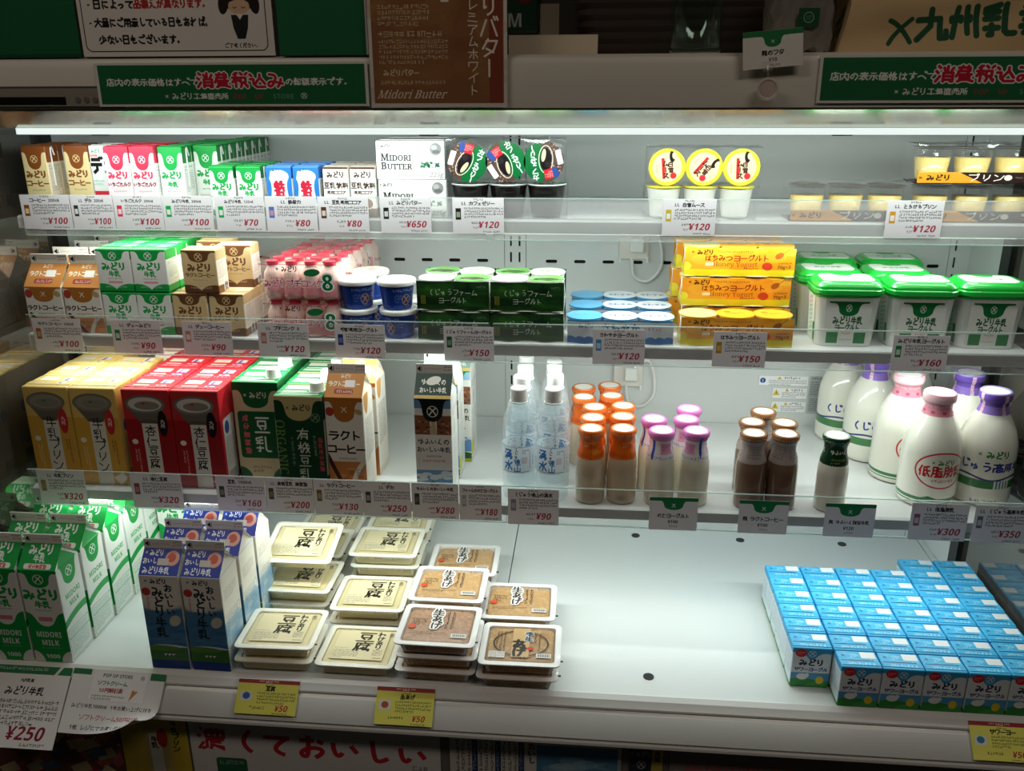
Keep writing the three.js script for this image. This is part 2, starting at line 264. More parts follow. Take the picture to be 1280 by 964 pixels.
/* ---------------------------------------------------------------- the shop */
const struct = (n, g, m) => { const o = mesh(n, g, m); o.name = n; return tag(o, null, null, null, 'structure'); };
struct('floor', slab(-3.2, 3.2, -0.1, 0, -0.9, 3.6), M.floor);
struct('ceiling', slab(-3.2, 3.2, 2.7, 2.8, -0.9, 3.6), M.ceiling);
struct('wall_back', slab(-3.2, 3.2, 0, 2.7, -0.9, -0.8), M.wall);
struct('wall_front', slab(-3.2, 3.2, 0, 2.7, 3.5, 3.6), M.wall);
struct('wall_left', slab(-3.2, -3.1, 0, 2.7, -0.8, 3.5), M.wall);
struct('wall_right', slab(3.1, 3.2, 0, 2.7, -0.8, 3.5), M.wall);
for (const [x, z, what] of [[-1.2, 1.0, 'dim rectangular ceiling lamp over the left part of the aisle'], [0.9, 1.15, 'dim rectangular ceiling lamp over the right part of the aisle']]) {
  const l = group('ceiling_lamp'); mesh('frame', slab(-0.62, 0.62, 0.004, 0.03, -0.17, 0.17), M.white, l); mesh('diffuser', slab(-0.58, 0.58, 0, 0.004, -0.13, 0.13), M.roomGlow, l);
  l.position.set(x, 2.67, z); l.name = numbered('ceiling_lamp'); tag(l, what, 'ceiling lamp'); scene.add(l);
  areaLight(1.16, 0.26, LAMP.room * 8, ROOM_COLOR, [x, 2.664, z], [x, 0, z]);
}

/* ---------------------------------------------------------------- the display fridge */
const fridge = group('display_fridge'); scene.add(fridge);
tag(fridge, 'long open multi-deck display fridge with white back panels, glass ends and an aluminium front bumper', 'display fridge');
// back panels with real slots
function slottedPanel(x0, x1, y0, y1, z, slots) {
  const s = new THREE.Shape([[x0, y0], [x1, y0], [x1, y1], [x0, y1]].map((p) => new THREE.Vector2(...p)));
  for (const [x, y, w, h] of slots) {
    const p = new THREE.Path(), r = Math.min(w, h) / 2, v = h > w, a = v ? 0 : w / 2 - r, b = v ? h / 2 - r : 0;
    if (v) { p.absarc(x, y + b, r, 0, Math.PI, false); p.absarc(x, y - b, r, Math.PI, 2 * Math.PI, false); } else { p.absarc(x + a, y, r, -Math.PI / 2, Math.PI / 2, false); p.absarc(x - a, y, r, Math.PI / 2, 1.5 * Math.PI, false); }
    p.closePath(); s.holes.push(p);
  }
  return new THREE.ExtrudeGeometry(s, { depth: 0.003, bevelEnabled: false, curveSegments: 5 }).translate(0, 0, z);
}
const airSlots = (x0, x1) => { const l = []; for (let x = x0; x < x1; x += 0.0592) for (const y of [1.036, 0.74]) if (y > 1 || rnd() < 0.0) l.push([x, y, 0.024, 0.007]); return l; };
const perforation = (x0, x1, y) => { const l = []; for (let x = x0; x < x1; x += 0.024) l.push([x, y, 0.015, 0.0022]); return l; };
mesh('back_panel', slottedPanel(XL, -0.184, DECK, 1.325, BACK, [...airSlots(-1.0, -0.2), ...perforation(-1.03, -0.2, 0.832)]), M.panel, fridge);
mesh('back_panel', slottedPanel(-0.138, 0.712, DECK, 1.325, BACK, [...airSlots(-0.085, 0.7), ...perforation(-0.12, 0.7, 0.832)]), M.panel, fridge);
const ladder = (x0, x1, cols) => { const l = []; for (const x of cols) for (let y = 0.5; y < 1.3; y += 0.034) l.push([x, y, 0.004, 0.022]); return slottedPanel(x0, x1, DECK, 1.325, BACK + 0.001, l); };
mesh('upright', ladder(-0.183, -0.139, [-0.17, -0.152]), M.panel, fridge);
mesh('upright', ladder(0.713, XR, [0.724]), M.panel, fridge);
mesh('duct', slab(XL - 0.03, XR + 0.03, 0.1, 1.36, -0.64, -0.605), M.dark, fridge);
mesh('air_outlet', slab(XL, XR, 1.29, 1.3, BACK + 0.003, BACK + 0.012), M.lip, fridge);
// end panels: white at the back, a dark post, then glass
for (const [x, s] of [[XL, -1], [XR, 1]]) {
  const a = s < 0 ? x - 0.03 : x, b = s < 0 ? x : x + 0.03;
  const side = mesh('end_panel', slab(a, b, DECK - 0.02, 1.33, BACK, -0.447), M.panel, fridge);
  mesh('post', slab(s < 0 ? x - 0.03 : x - 0.004, s < 0 ? x + 0.004 : x + 0.03, DECK, 1.33, -0.446, -0.41), M.frame, side);
  mesh('sill', slab(s < 0 ? x - 0.03 : x - 0.004, s < 0 ? x + 0.004 : x + 0.03, DECK - 0.02, DECK + 0.014, -0.41, 0.02), M.frame, side);
  for (const q of [0.006, 0.02]) mesh('glass_pane', slab(s < 0 ? x - q - 0.003 : x + q, s < 0 ? x - q : x + q + 0.003, DECK + 0.014, 1.33, -0.41, 0.0), M.coated, side);
  mesh('rim', slab(a, b, DECK + 0.014, 1.33, 0.0, 0.008), M.frame, side);
}
// the deck plates with their seams and drain plugs, the bumper, the kick plate and the body
for (const [x0, x1] of [[XL, -0.1555], [-0.1535, 0.7365], [0.7385, XR - 0.001]]) mesh('deck_plate', slab(x0, x1, DECK - 0.012, DECK, BACK + 0.004, -0.002), M.deck, fridge);
mesh('deck_tray', slab(XL, XR, DECK - 0.06, DECK - 0.012, BACK, -0.004), M.dark, fridge);
for (const [x, z] of [[0.1135, -0.554], [0.1148, -0.052], [0.345, -0.552], [0.5665, -0.552]]) mesh('drain_plug', disc(0.0093, 0.0012, 0, 20).translate(x, DECK, z), M.black, fridge);
mesh('bumper', prism([[-0.001, 0.36], [-0.001, 0.4215], [0.001, 0.4235], [0.003, 0.4235], [0.012, 0.419], [0.0205, 0.4095], [0.0215, 0.4065], [0.0195, 0.404], [0.0225, 0.4015], [0.0255, 0.4], [0.05, 0.3735], [0.0515, 0.37], [0.049, 0.368], [0.049, 0.3645], [0.053, 0.363], [0.054, 0.359], [0.05, 0.355], [0.03, 0.353], [0.03, 0.345], [-0.001, 0.345]], XL - 0.03, XR + 0.03, 0.35), M.alu, fridge);
mesh('kick_plate', slab(XL - 0.03, XR + 0.03, 0.06, 0.35, 0.0, 0.028), M.kick, fridge);
mesh('base', slab(XL - 0.03, XR + 0.03, 0, 0.35, -0.64, 0.0), M.dark, fridge);
// canopy: roof, fascia, the polished sloping lip and the lamp behind it
mesh('canopy', slab(XL - 0.03, XR + 0.03, 1.33, 1.36, -0.64, -0.184), M.shelf, fridge);
mesh('fascia', prism([[-0.182, 1.331], [-0.135, 1.3545], [-0.135, 1.4145], [-0.139, 1.4245], [-0.15, 1.4295], [-0.64, 1.4295], [-0.64, 1.36], [-0.182, 1.36]], XL - 0.03, XR + 0.03, 0.6), M.fascia, fridge);
mesh('canopy_lip', prism([[-0.1345, 1.3513], [-0.158, 1.3373], [-0.1815, 1.3243], [-0.1815, 1.3303], [-0.158, 1.3428], [-0.137, 1.3543]], XL + 0.02, XR, 0.9), M.chrome, fridge);
{
  const lamp = mesh('canopy_lamp', slab(-0.945, XR - 0.01, 1.3136, 1.3236, -0.1845, -0.183), M.glow, fridge);
  mesh('housing', slab(-0.945, XR - 0.01, 1.3155, 1.3236, -0.208, -0.1848), M.white, lamp);
  mesh('lamp_clip', box(0.03, 0.0016, 0.006, -0.26, 1.313, -0.183), M.steel, lamp); mesh('lamp_clip', box(0.03, 0.0016, 0.006, 0.37, 1.313, -0.183), M.steel, lamp); mesh('lamp_clip', box(0.03, 0.0016, 0.006, -0.8, 1.313, -0.183), M.steel, lamp);
  areaLight(1.68, 0.022, LAMP.canopy * 2.6, LAMP_COLOR, [-0.11, 1.3125, -0.1955], [-0.11, 0.72, -0.43]);
  const panel = mesh('control_panel', slab(-0.966, -0.735, 1.3585, 1.385, -0.1352, -0.132), std(0x8f8a80, 0.4), fridge);
  mesh('bezel', slab(-0.985, -0.726, 1.3555, 1.388, -0.1355, -0.1335), std(0x4a4640, 0.5), panel); mesh('display', slab(-0.966, -0.82, 1.362, 1.3725, -0.134, -0.1305), M.black, panel);
  for (const x of [-0.8, -0.786, -0.772]) mesh('button', disc(0.0045, 0.002, 0, 12).rotateX(Math.PI / 2).translate(x, 1.368, -0.133), std(0x6c675f, 0.5), panel);
}

/* ---------------------------------------------------------------- shelves */
function shelf(y, zf, label, power, segs) {
  const s = group('glass_fronted_shelf'); s.name = numbered('fridge_shelf'); tag(s, label, 'shelf'); scene.add(s);
  mesh('board', prism([[BACK + 0.006, y - 0.016], [BACK + 0.006, y], [zf - 0.004, y], [zf, y - 0.003], [zf, y - 0.022], [zf - 0.006, y - 0.024], [zf - 0.01, y - 0.016]], XL + 0.03, XR - 0.022, 0.4), M.shelf, s);
  for (const [x0, x1] of segs) {
    const r = mesh('front_rail', slab(x0, x1, y - 0.033, y + 0.036, zf + 0.002, zf + 0.0048), y > 1.1 ? M.hazy : M.acrylic, s);
    mesh('rail_edge', slab(x0, x1, y + 0.036, y + 0.0375, zf + 0.0018, zf + 0.005), phys(0xe6f4ef, 0.15, { transmission: 0.6, thickness: 0 }), r);
    mesh('rail_edge', slab(x0, x1, y - 0.0345, y - 0.033, zf + 0.0018, zf + 0.005), phys(0xe6f4ef, 0.15, { transmission: 0.6, thickness: 0 }), r);
    mesh('channel', slab(x0, x1, y - 0.021, y - 0.003, zf + 0.0004, zf + 0.0018), M.lip, s);
  }
  for (const x of [XL + 0.034, -0.162, 0.722]) mesh('bracket', prism([[BACK + 0.006, y - 0.075], [BACK + 0.006, y - 0.017], [zf - 0.1, y - 0.017], [zf - 0.16, y - 0.026], [BACK + 0.06, y - 0.06]], x, x + 0.003), M.shelf, s);
  const L = XR - XL - 0.12, cx = (XL + XR) / 2;
  const lamp = mesh('lamp_tube', slab(cx - L / 2, cx + L / 2, y - 0.0265, y - 0.0165, zf - 0.036, zf - 0.016), M.glow, s);
  mesh('lamp_cap', slab(cx - L / 2 - 0.02, cx - L / 2, y - 0.0265, y - 0.016, zf - 0.037, zf - 0.015), M.white, lamp); mesh('lamp_cap', slab(cx + L / 2, cx + L / 2 + 0.02, y - 0.0265, y - 0.016, zf - 0.037, zf - 0.015), M.white, lamp);
  areaLight(L, 0.016, power * 2.6, LAMP_COLOR, [cx, y - 0.0295, zf - 0.027], [cx, y - 0.3, zf - 0.1]);
}
shelf(S1, -0.262, 'topmost white fridge shelf with clear front rail, holding small cartons, butter, jelly and puddings', LAMP.upper, [[-1.01, -0.182], [-0.169, 0.722]]);
shelf(S2, -0.232, 'middle white fridge shelf with clear front rail, holding yogurt cups, tubs and square cartons', LAMP.middle, [[-1.02, -0.176], [-0.168, 0.724]]);
shelf(S3, -0.163, 'lowest white fridge shelf with clear front rail, holding tall cartons and bottles', LAMP.lower, [[-1.026, 0.728]]);

/* wall fittings */
for (const [x, y, lab] of [[0.085, 1.068, 'clear socket cover with looped white cable on the back wall behind the middle shelf'], [0.083, 0.79, 'clear socket cover with looped white cable on the back wall above the orange-capped bottles']]) {
  const o = group('wall_socket'); o.name = numbered('wall_socket'); tag(o, lab, 'wall socket'); o.position.set(x, y, BACK + 0.003); scene.add(o);
  mesh('plate', softBox(0.062, 0.05, 0.008, 0.003).translate(0, -0.025, 0.005), std(0xe9e6dc, 0.4), o); mesh('plug', softBox(0.028, 0.03, 0.02, 0.004).translate(0.006, -0.008, 0.014), M.white, o);
  for (const s of [-1, 1]) mesh('clip', box(0.004, 0.012, 0.01, s * 0.028, -0.024, 0.008), M.white, o);
  mesh('cable', tube([[0.012, 0.022, 0.016], [0.04, 0.036, 0.01], [0.056, 0.0, 0.008], [0.055, -0.045, 0.006], [0.03, -0.07, 0.006], [0.004, -0.062, 0.006], [-0.004, -0.02, 0.01]], 0.0032, 40), M.white, o);
}
function sticker(label, x0, x1, y0, y1, draw, W, H) { const o = mesh('wall_sticker', slab(x0, x1, y0, y1, BACK + 0.003, BACK + 0.0036), paper(tex(canvas(W, H, draw)))); tag(o, label, 'sticker'); }
const warn = (blue) => (c, w, h) => {
  c.strokeStyle = '#888'; c.strokeRect(1, 1, w - 2, h - 2); if (blue) { ell(c, 18, h / 2, 11, 11, '#1c4f97'); latin(c, '!', 18, h / 2 + 1, 18, '#fff'); } else { poly(c, [[18, 8], [33, 34], [3, 34]], '#e8c92c'); latin(c, '!', 18, 25, 16, '#222'); }
  poly(c, [[w * 0.42, 4], [w * 0.42 + 8, 17], [w * 0.42 - 8, 17]], '#d9bb30'); tiny(c, w * 0.52, 6, w * 0.3, 1, 10, '#555'); tiny(c, 42, 20, w - 50, 3, 6, '#777');
};
sticker('white safety sticker with a blue exclamation disc on the back wall', 0.361, 0.466, 0.773, 0.797, warn(true), 200, 46);
sticker('upper white sticker with a yellow warning triangle on the back wall', 0.392, 0.466, 0.744, 0.77, warn(false), 150, 50);
sticker('lower white sticker with a yellow warning triangle on the back wall', 0.392, 0.466, 0.713, 0.739, warn(false), 150, 50);
sticker('grey rating label full of small ruled print on the back wall', 0.468, 0.575, 0.712, 0.797, (c, w, h) => { rect(c, 0, 0, w, h, '#b9c0bf'); tiny(c, 8, 6, 60, 1, 9, '#222'); tiny(c, 90, 6, 90, 1, 8, '#555'); for (let y = 24; y < 90; y += 11) { c.strokeStyle = '#777'; c.strokeRect(6, y, w - 12, 11); tiny(c, 9, y + 2, 50, 1, 5, '#444'); tiny(c, 95, y + 2, 90, 1, 5, '#444'); } tiny(c, 8, 100, w - 16, 7, 6, '#444'); }, 220, 170);

/* ---------------------------------------------------------------- brick cartons */
// small print panel of a carton's side
const sidePrint = (c, w, h, top, base, bar = true, paperCol = '#f3f3ee') => {
  rect(c, 0, 0, w, h, paperCol); rect(c, 0, 0, w, h * 0.24, top); rect(c, 0, h * 0.82, w, h * 0.18, base);
  tiny(c, w * 0.1, h * 0.28, w * 0.8, 2, h * 0.03, '#777'); c.strokeStyle = '#999'; c.lineWidth = 1; c.strokeRect(w * 0.08, h * 0.36, w * 0.84, h * 0.36); tiny(c, w * 0.12, h * 0.38, w * 0.74, 9, h * 0.022, '#888');
  if (bar) { rect(c, w * 0.5, h * 0.78, w * 0.42, h * 0.2, '#fff'); for (let y = h * 0.79; y < h * 0.97; y += 3) rect(c, w * 0.55, y, w * 0.32, 1 + rnd() * 1.6, '#222'); }
};
function brick(name, cat, grp, w, h, d, fields, { straw = false, flap, c = 0.0025, bg } = {}) {
  const { map, at } = atlas(fields, bg), m = paper(map), o = group(name);
  tag(o, '', cat, grp);
  const a = { front: at.front, back: at.front, left: at.side, right: at.side, top: at.top, bottom: at.top };
  mesh('body', softBox(w, h, d, c, a, 0.0006), m, o);
  // the folded top seam
  mesh('top_seam', softBox(w * 0.96, 0.0012, d * 0.22, 0.0005, { all: at.seam ?? at.top }).translate(0, h - 0.0002, flap ?? d * 0.1).rotateX(0), m, o);
  if (straw) mesh('straw', tube([[w / 2 + 0.0016, h * 0.42, d * 0.12], [w / 2 + 0.0016, h * 0.97, d * 0.12], [w / 2 + 0.0012, h * 0.985, d * 0.05], [w / 2 + 0.0016, h * 0.86, -d * 0.12]], 0.0014, 16, 6), M.white, o);
  return o;
}
const FR = (draw, w = 150, h = 380) => [w, h, draw];
function milkFront(main, bg, head, sub, { cols, ribbon, extra, foot } = {}) {
  return (c, w, h) => {
    rect(c, 0, 0, w, h, bg); drape(c, w, h, main, 0, 0.1, 0.36); emblem(c, w / 2, h * 0.19, w * 0.13, bg);
    jp(c, head, w / 2, h * 0.41, w * 0.25, { col: cols?.[0] ?? main, w: 0.2, sx: 1.08 }); jp(c, sub, w / 2, h * 0.54, w * (sub.length > 4 ? 0.155 : sub.length > 2 ? 0.22 : 0.2), { col: cols?.[1] ?? main, w: 0.17 });
    tiny(c, w * 0.24, h * 0.63, w * 0.5, 1, h * 0.022, '#777'); if (ribbon) { c.globalAlpha = 0.55; rect(c, w * 0.14, h * 0.72, w * 0.72, h * 0.055, ribbon); c.globalAlpha = 1; tiny(c, w * 0.18, h * 0.73, w * 0.64, 1, h * 0.03, main); }
    for (const x of [0, w]) ell(c, x, h * 0.98, w * 0.3, h * 0.11, foot ?? main); extra?.(c, w, h);
  };
}
const topOf = (col, strip = '#ddd') => [150, 120, (c, w, h) => { rect(c, 0, 0, w, h, col); rect(c, w * 0.3, h * 0.36, w * 0.4, h * 0.12, strip); tiny(c, w * 0.1, h * 0.62, w * 0.8, 1, 6, '#fff'); }];
const G = '#17a548', GD = '#0f7a34', BR = '#8a4a1c', RD = '#dd3350';
const P = {};
P.coffee = brick('coffee_carton', 'drink carton', 'small coffee milk cartons on the top shelf', 0.046, 0.119, 0.0375, { front: FR(milkFront(BR, '#efd9a0', 'みどり', 'コーヒー', { ribbon: '#d9b773' })), side: [120, 380, (c, w, h) => sidePrint(c, w, h, BR, BR, true, '#e9dcc4')], top: topOf(BR) }, { straw: true });
P.deka = brick('milk_carton', 'drink carton', 'small bold-lettered cartons on the top shelf', 0.0395, 0.119, 0.0375, { front: FR((c, w, h) => { rect(c, 0, 0, w, h, '#f0f0ee'); jp(c, 'みどり', w * 0.34, h * 0.08, 22, { col: G }); latin(c, 'SUPER', w * 0.2, h * 0.15, 19, '#d33', { italic: 1 }); jp(c, 'デカ', w * 0.62, h * 0.29, w * 0.66, { w: 0.16, round: false }); tiny(c, 12, h * 0.5, 70, 2, 12, '#6b9'); rect(c, 4, h * 0.66, w * 0.9, h * 0.07, '#d8293c'); latin(c, 'DEKA', w * 0.68, h * 0.86, 78, '#111', { heavy: 0.04, sx: 0.85 }); }), side: [120, 380, (c, w, h) => sidePrint(c, w, h, '#eee', '#ddd')], top: topOf('#e4e4dc', '#8c9') });
P.berry = brick('strawberry_milk_carton', 'drink carton', 'strawberry milk cartons on the top shelf', 0.045, 0.119, 0.0375, { front: FR(milkFront(RD, '#f7dde2', 'みどり', 'いちごミルク', { cols: [RD, '#7a2b2b'], ribbon: '#f0a9b8', extra: (c, w, h) => { rect(c, w * 0.15, h * 0.83, w * 0.7, h * 0.04, '#84c04c'); for (const x of [0.15, 0.5, 0.85]) ell(c, w * x, h * 0.96, w * 0.12, h * 0.06, '#d42038'); } })), side: [120, 380, (c, w, h) => sidePrint(c, w, h, RD, '#e9c', true)], top: topOf(RD) });
P.milk200 = brick('milk_carton', 'drink carton', 'tall small green milk cartons on the top shelf', 0.045, 0.118, 0.0372, { front: FR(milkFront(G, '#f2f4ee', 'みどり', '牛乳', { ribbon: '#f0a9b8' })), side: [120, 380, (c, w, h) => sidePrint(c, w, h, GD, G)], top: topOf(G) }, { straw: true });
P.milk125 = brick('milk_carton', 'drink carton', 'short green milk cartons on the top shelf', 0.0445, 0.0855, 0.0375, { front: FR(milkFront(G, '#f2f4ee', 'みどり', '牛乳'), 150, 290), side: [120, 290, (c, w, h) => sidePrint(c, w, h, GD, G)], top: topOf(G) }, { straw: true });
P.iron = brick('iron_drink_carton', 'drink carton', 'short blue drink cartons on the top shelf', 0.046, 0.0855, 0.0375, { front: FR((c, w, h) => { rect(c, 0, 0, w, h, '#2f7fd0'); c.fillStyle = '#eef4fa'; c.beginPath(); c.moveTo(w * 0.2, h * 0.1); c.bezierCurveTo(w * 0.5, h * 0.02, w * 1.0, h * 0.1, w * 0.86, h * 0.25); c.bezierCurveTo(w * 0.7, h * 0.4, w * 0.9, h * 0.7, w * 0.95, h); c.lineTo(w * 0.06, h); c.bezierCurveTo(w * 0.1, h * 0.7, w * 0.32, h * 0.4, w * 0.14, h * 0.25); c.closePath(); c.fill(); jp(c, 'みどり', w * 0.42, h * 0.08, 15, { col: '#234' }); tiny(c, w * 0.3, h * 0.16, w * 0.4, 1, 9, '#d58'); jp(c, '鉄骨力', w / 2, h * 0.6, w * 0.42, { vert: true, col: '#d1203c', w: 0.17, sp: 0.98 }); }, 150, 290), side: [120, 290, (c, w, h) => sidePrint(c, w, h, '#2a6fc0', '#2a6fc0')], top: topOf('#5b9be0', '#e33') });
P.cocoa = brick('cocoa_soy_carton', 'drink carton', 'short soy cocoa cartons on the top shelf', 0.045, 0.0855, 0.0375, { front: FR((c, w, h) => { rect(c, 0, 0, w, h, '#f1ece6'); rect(c, 0, 0, w, h * 0.05, '#4d2a1d'); jp(c, 'みどり', w / 2, h * 0.16, 34, { col: '#3b2018', w: 0.15 }); jp(c, '豆乳飲料', w / 2, h * 0.37, 36, { col: '#3b2018', w: 0.12 }); jp(c, '専用ココア', w / 2, h * 0.51, 22, { col: '#3b2018' }); ell(c, w * 0.45, h * 0.74, w * 0.24, h * 0.11, '#d9a62c'); ell(c, w * 0.65, h * 0.72, w * 0.2, h * 0.09, '#7a4a1c', 0.4); ell(c, w * 0.2, h * 0.95, w * 0.5, h * 0.18, '#5d3320'); ell(c, w * 0.85, h * 1.02, w * 0.4, h * 0.2, '#8b5a34'); }, 150, 290), side: [120, 290, (c, w, h) => sidePrint(c, w, h, '#e8e2d8', '#6a4028')], top: topOf('#c9bdb0', '#554') });
P.butter = brick('butter_box', 'butter', 'white butter boxes on the top shelf', 0.117, 0.064, 0.07, { front: [352, 192, (c, w, h) => { rect(c, 0, 0, w, h, '#eeeeea'); jp(c, '×みどり', 42, 26, 17, { col: '#222' }); for (const [t, x, y, s] of [['M', 24, 82, 46], ['IDORI', 68, 85, 37], ['B', 24, 124, 46], ['UTTER', 56, 127, 37]]) latin(c, t, x, y, s, '#222', { font: 'serif', face: '', align: 'left', heavy: 0.055, sx: t.length > 1 ? 1.08 : 1 }); latin(c, 'premium white', 108, 168, 21, '#777', { font: 'serif', face: '', align: 'left' }); ell(c, 308, 42, 30, 30, '#8d8d8d'); ell(c, 300, 34, 16, 12, '#b5b5b5'); ell(c, 310, 55, 20, 9, '#6a6a6a'); for (let i = 0; i < 46; i++) ell(c, 232 + rnd() * 95, 108 + Math.abs(jit(1)) * 24, 3 + rnd() * 7, 2 + rnd() * 4, ['#17623c', '#2b7a50', '#0e4a2d'][i % 3]); rect(c, 278, 114, 26, 14, '#e9e9e5'); latin(c, '225g', 310, 166, 32, '#222', { font: 'serif', face: '', italic: 1 }); }], side: [200, 192, (c, w, h) => { rect(c, 0, 0, w, h, '#e6e6e2'); tiny(c, 20, 30, 160, 6, 12, '#888'); }], top: [352, 192, (c, w, h) => { rect(c, 0, 0, w, h, '#eeeeea'); latin(c, 'MIDORI BUTTER', w / 2, h / 2, 30, '#333', { font: 'serif', face: '' }); }] }, { c: 0.0014 });
const miniFront = (main, bg, sub) => (c, w, h) => { rect(c, 0, 0, w, h, bg); drape(c, w, h, main, 0, 0.06, 0.3); emblem(c, w / 2, h * 0.16, w * 0.1, bg); jp(c, 'みどり', w / 2, h * 0.4, w * 0.21, { col: main, w: 0.17, sx: 1.1 }); jp(c, sub, w / 2, h * 0.57, w * (sub.length > 3 ? 0.12 : 0.17), { col: main, w: 0.14 }); tiny(c, w * 0.3, h * 0.67, w * 0.4, 1, h * 0.03, '#888'); if (sub === '牛乳') { c.globalAlpha = 0.7; rect(c, w * 0.3, h * 0.74, w * 0.4, h * 0.05, '#e98a9a'); c.globalAlpha = 1; } ell(c, w * 0.1, h * 1.0, w * 0.42, h * 0.2, main); ell(c, w * 0.9, h * 1.0, w * 0.42, h * 0.2, main); rect(c, 0, h * 0.93, w, h * 0.07, main); tiny(c, w * 0.2, h * 0.85, w * 0.6, 1, h * 0.04, '#eee'); };
const miniTop = (col) => [220, 150, (c, w, h) => { rect(c, 0, 0, w, h, col); rect(c, w * 0.6, h * 0.1, w * 0.32, h * 0.34, '#e9e9e4'); rect(c, 0, h * 0.62, w, h * 0.05, 'rgba(20,40,60,.55)'); tiny(c, w * 0.12, h * 0.76, w * 0.76, 1, 14, '#fff'); tiny(c, w * 0.08, h * 0.2, w * 0.34, 2, 8, '#fff'); }];
P.mini = brick('milk_carton', 'drink carton', 'stacked square green milk cartons on the middle shelf', 0.0645, 0.0775, 0.0435, { front: FR(miniFront('#14a247', '#f3f3ee', '牛乳'), 220, 264), side: [150, 264, (c, w, h) => sidePrint(c, w, h, G, G, false)], top: miniTop(G) }, { flap: -0.004 });
P.brown = brick('coffee_carton', 'drink carton', 'stacked square coffee cartons on the middle shelf', 0.0645, 0.0775, 0.0435, { front: FR(miniFront('#6d4526', '#e2c592', 'ラクトコーヒー'), 220, 264), side: [150, 264, (c, w, h) => sidePrint(c, w, h, '#d9bd8c', '#7a4f2c', true, '#efe8da')], top: miniTop('#dcbd87') }, { flap: -0.004 });
P.sour = brick('sour_yogurt_carton', 'drink carton', 'blue sour yogurt cartons packed in rows on the deck', 0.0648, 0.0775, 0.0437, {
  front: FR((c, w, h) => { rect(c, 0, 0, w, h, '#3aa0d4'); c.fillStyle = '#dfe9ee'; c.beginPath(); c.moveTo(0, h * 0.12); c.quadraticCurveTo(w * 0.3, h * 0.1, w * 0.42, h * 0.26); c.quadraticCurveTo(w * 0.5, h * 0.33, w * 0.6, h * 0.24); c.quadraticCurveTo(w * 0.75, h * 0.06, w, h * 0.16); c.lineTo(w, h * 0.62); c.lineTo(0, h * 0.62); c.fill(); emblem(c, w * 0.5, h * 0.14, w * 0.09, '#dfe9ee'); ell(c, w * 0.22, h * 0.13, w * 0.14, h * 0.1, '#d62a38'); tiny(c, w * 0.13, h * 0.1, w * 0.18, 2, 8, '#fff'); jp(c, 'みどり', w * 0.5, h * 0.36, w * 0.19, { col: '#1b2340', w: 0.16, sx: 1.1 }); jp(c, 'サワーヨーグル', w * 0.5, h * 0.53, w * 0.118, { col: '#1d2f86', w: 0.14 }); rect(c, 0, h * 0.62, w, h * 0.38, '#4f9fce'); ell(c, w * 0.3, h * 1.0, w * 0.6, h * 0.24, '#2f8f3d'); ell(c, w * 0.85, h * 1.02, w * 0.5, h * 0.2, '#3ea04a'); ell(c, w * 0.3, h * 0.72, w * 0.14, h * 0.08, '#eef2f2'); ell(c, w * 0.42, h * 0.68, w * 0.05, h * 0.05, '#eef2f2'); ell(c, w * 0.75, h * 0.8, w * 0.1, h * 0.1, '#ead032'); }, 220, 264),
  side: [150, 264, (c, w, h) => { rect(c, 0, 0, w, h, '#dbe6ec'); rect(c, 0, 0, w, h * 0.14, '#3aa0d4'); tiny(c, 14, h * 0.2, 120, 12, 8, '#5f7f94'); rect(c, 0, h * 0.9, w, h * 0.1, '#2f8f3d'); }],
  top: [220, 150, (c, w, h) => { rect(c, 0, 0, w, h, '#3fb0e2'); for (let i = 0; i < 40; i++) ell(c, rnd() * w, rnd() * h * 0.55, 6 + rnd() * 22, 3 + rnd() * 8, `rgba(190,232,248,${0.1 + rnd() * 0.16})`); emblem(c, w * 0.4, h * 0.28, 16, 'rgba(225,244,252,.6)'); ell(c, w * 0.15, h * 0.3, 10, 8, 'rgba(30,60,120,.55)'); rect(c, w * 0.58, h * 0.08, w * 0.36, h * 0.36, '#efeeec'); rect(c, w * 0.06, h * 0.56, w * 0.8, h * 0.05, '#173f66'); tiny(c, w * 0.14, h * 0.74, w * 0.72, 1, 18, '#eaf8ff'); tiny(c, w * 0.2, h * 0.76, w * 0.6, 1, 14, '#eaf8ff'); c.strokeStyle = '#2c7fb8'; c.lineWidth = 3; c.strokeRect(0, 0, w, h); }],
  seam: [220, 40, (c, w, h) => { rect(c, 0, 0, w, h, '#45b2e2'); tiny(c, w * 0.18, h * 0.35, w * 0.64, 1, 18, '#eaf8ff'); }],
}, { flap: 0.0125 });
// tall litre cartons with flat folded tops
const tallTop = (col, accent) => [250, 180, (c, w, h) => { rect(c, 0, 0, w, h, col); rect(c, w * 0.14, h * 0.1, w * 0.36, h * 0.3, '#e9e4d6'); rect(c, w * 0.64, h * 0.12, w * 0.22, h * 0.28, '#eee'); poly(c, [[w * 0.7, h * 0.16], [w * 0.76, h * 0.16], [w * 0.74, h * 0.38], [w * 0.84, h * 0.38], [w * 0.84, h * 0.42], [w * 0.68, h * 0.42]], accent); rect(c, 0, h * 0.5, w, 5, 'rgba(70,50,20,.5)'); tiny(c, w * 0.1, h * 0.72, w * 0.8, 1, 18, '#fff', { a: 0.8 }); }];
const bowl = (c, w, y, col, inner) => { ell(c, w * 0.48, y, w * 0.42, w * 0.2, '#6f6a60'); poly(c, [[w * 0.08, y + w * 0.05], [w * 0.88, y + w * 0.05], [w * 0.68, y + w * 0.36], [w * 0.32, y + w * 0.36]], '#6d675c'); ell(c, w * 0.5, y + w * 0.36, w * 0.18, w * 0.05, '#5c564c'); ell(c, w * 0.48, y + w * 0.01, w * 0.4, w * 0.18, '#827c70'); ell(c, w * 0.48, y - w * 0.005, w * 0.35, w * 0.145, inner); ell(c, w * 0.52, y + w * 0.02, w * 0.26, w * 0.09, col); };
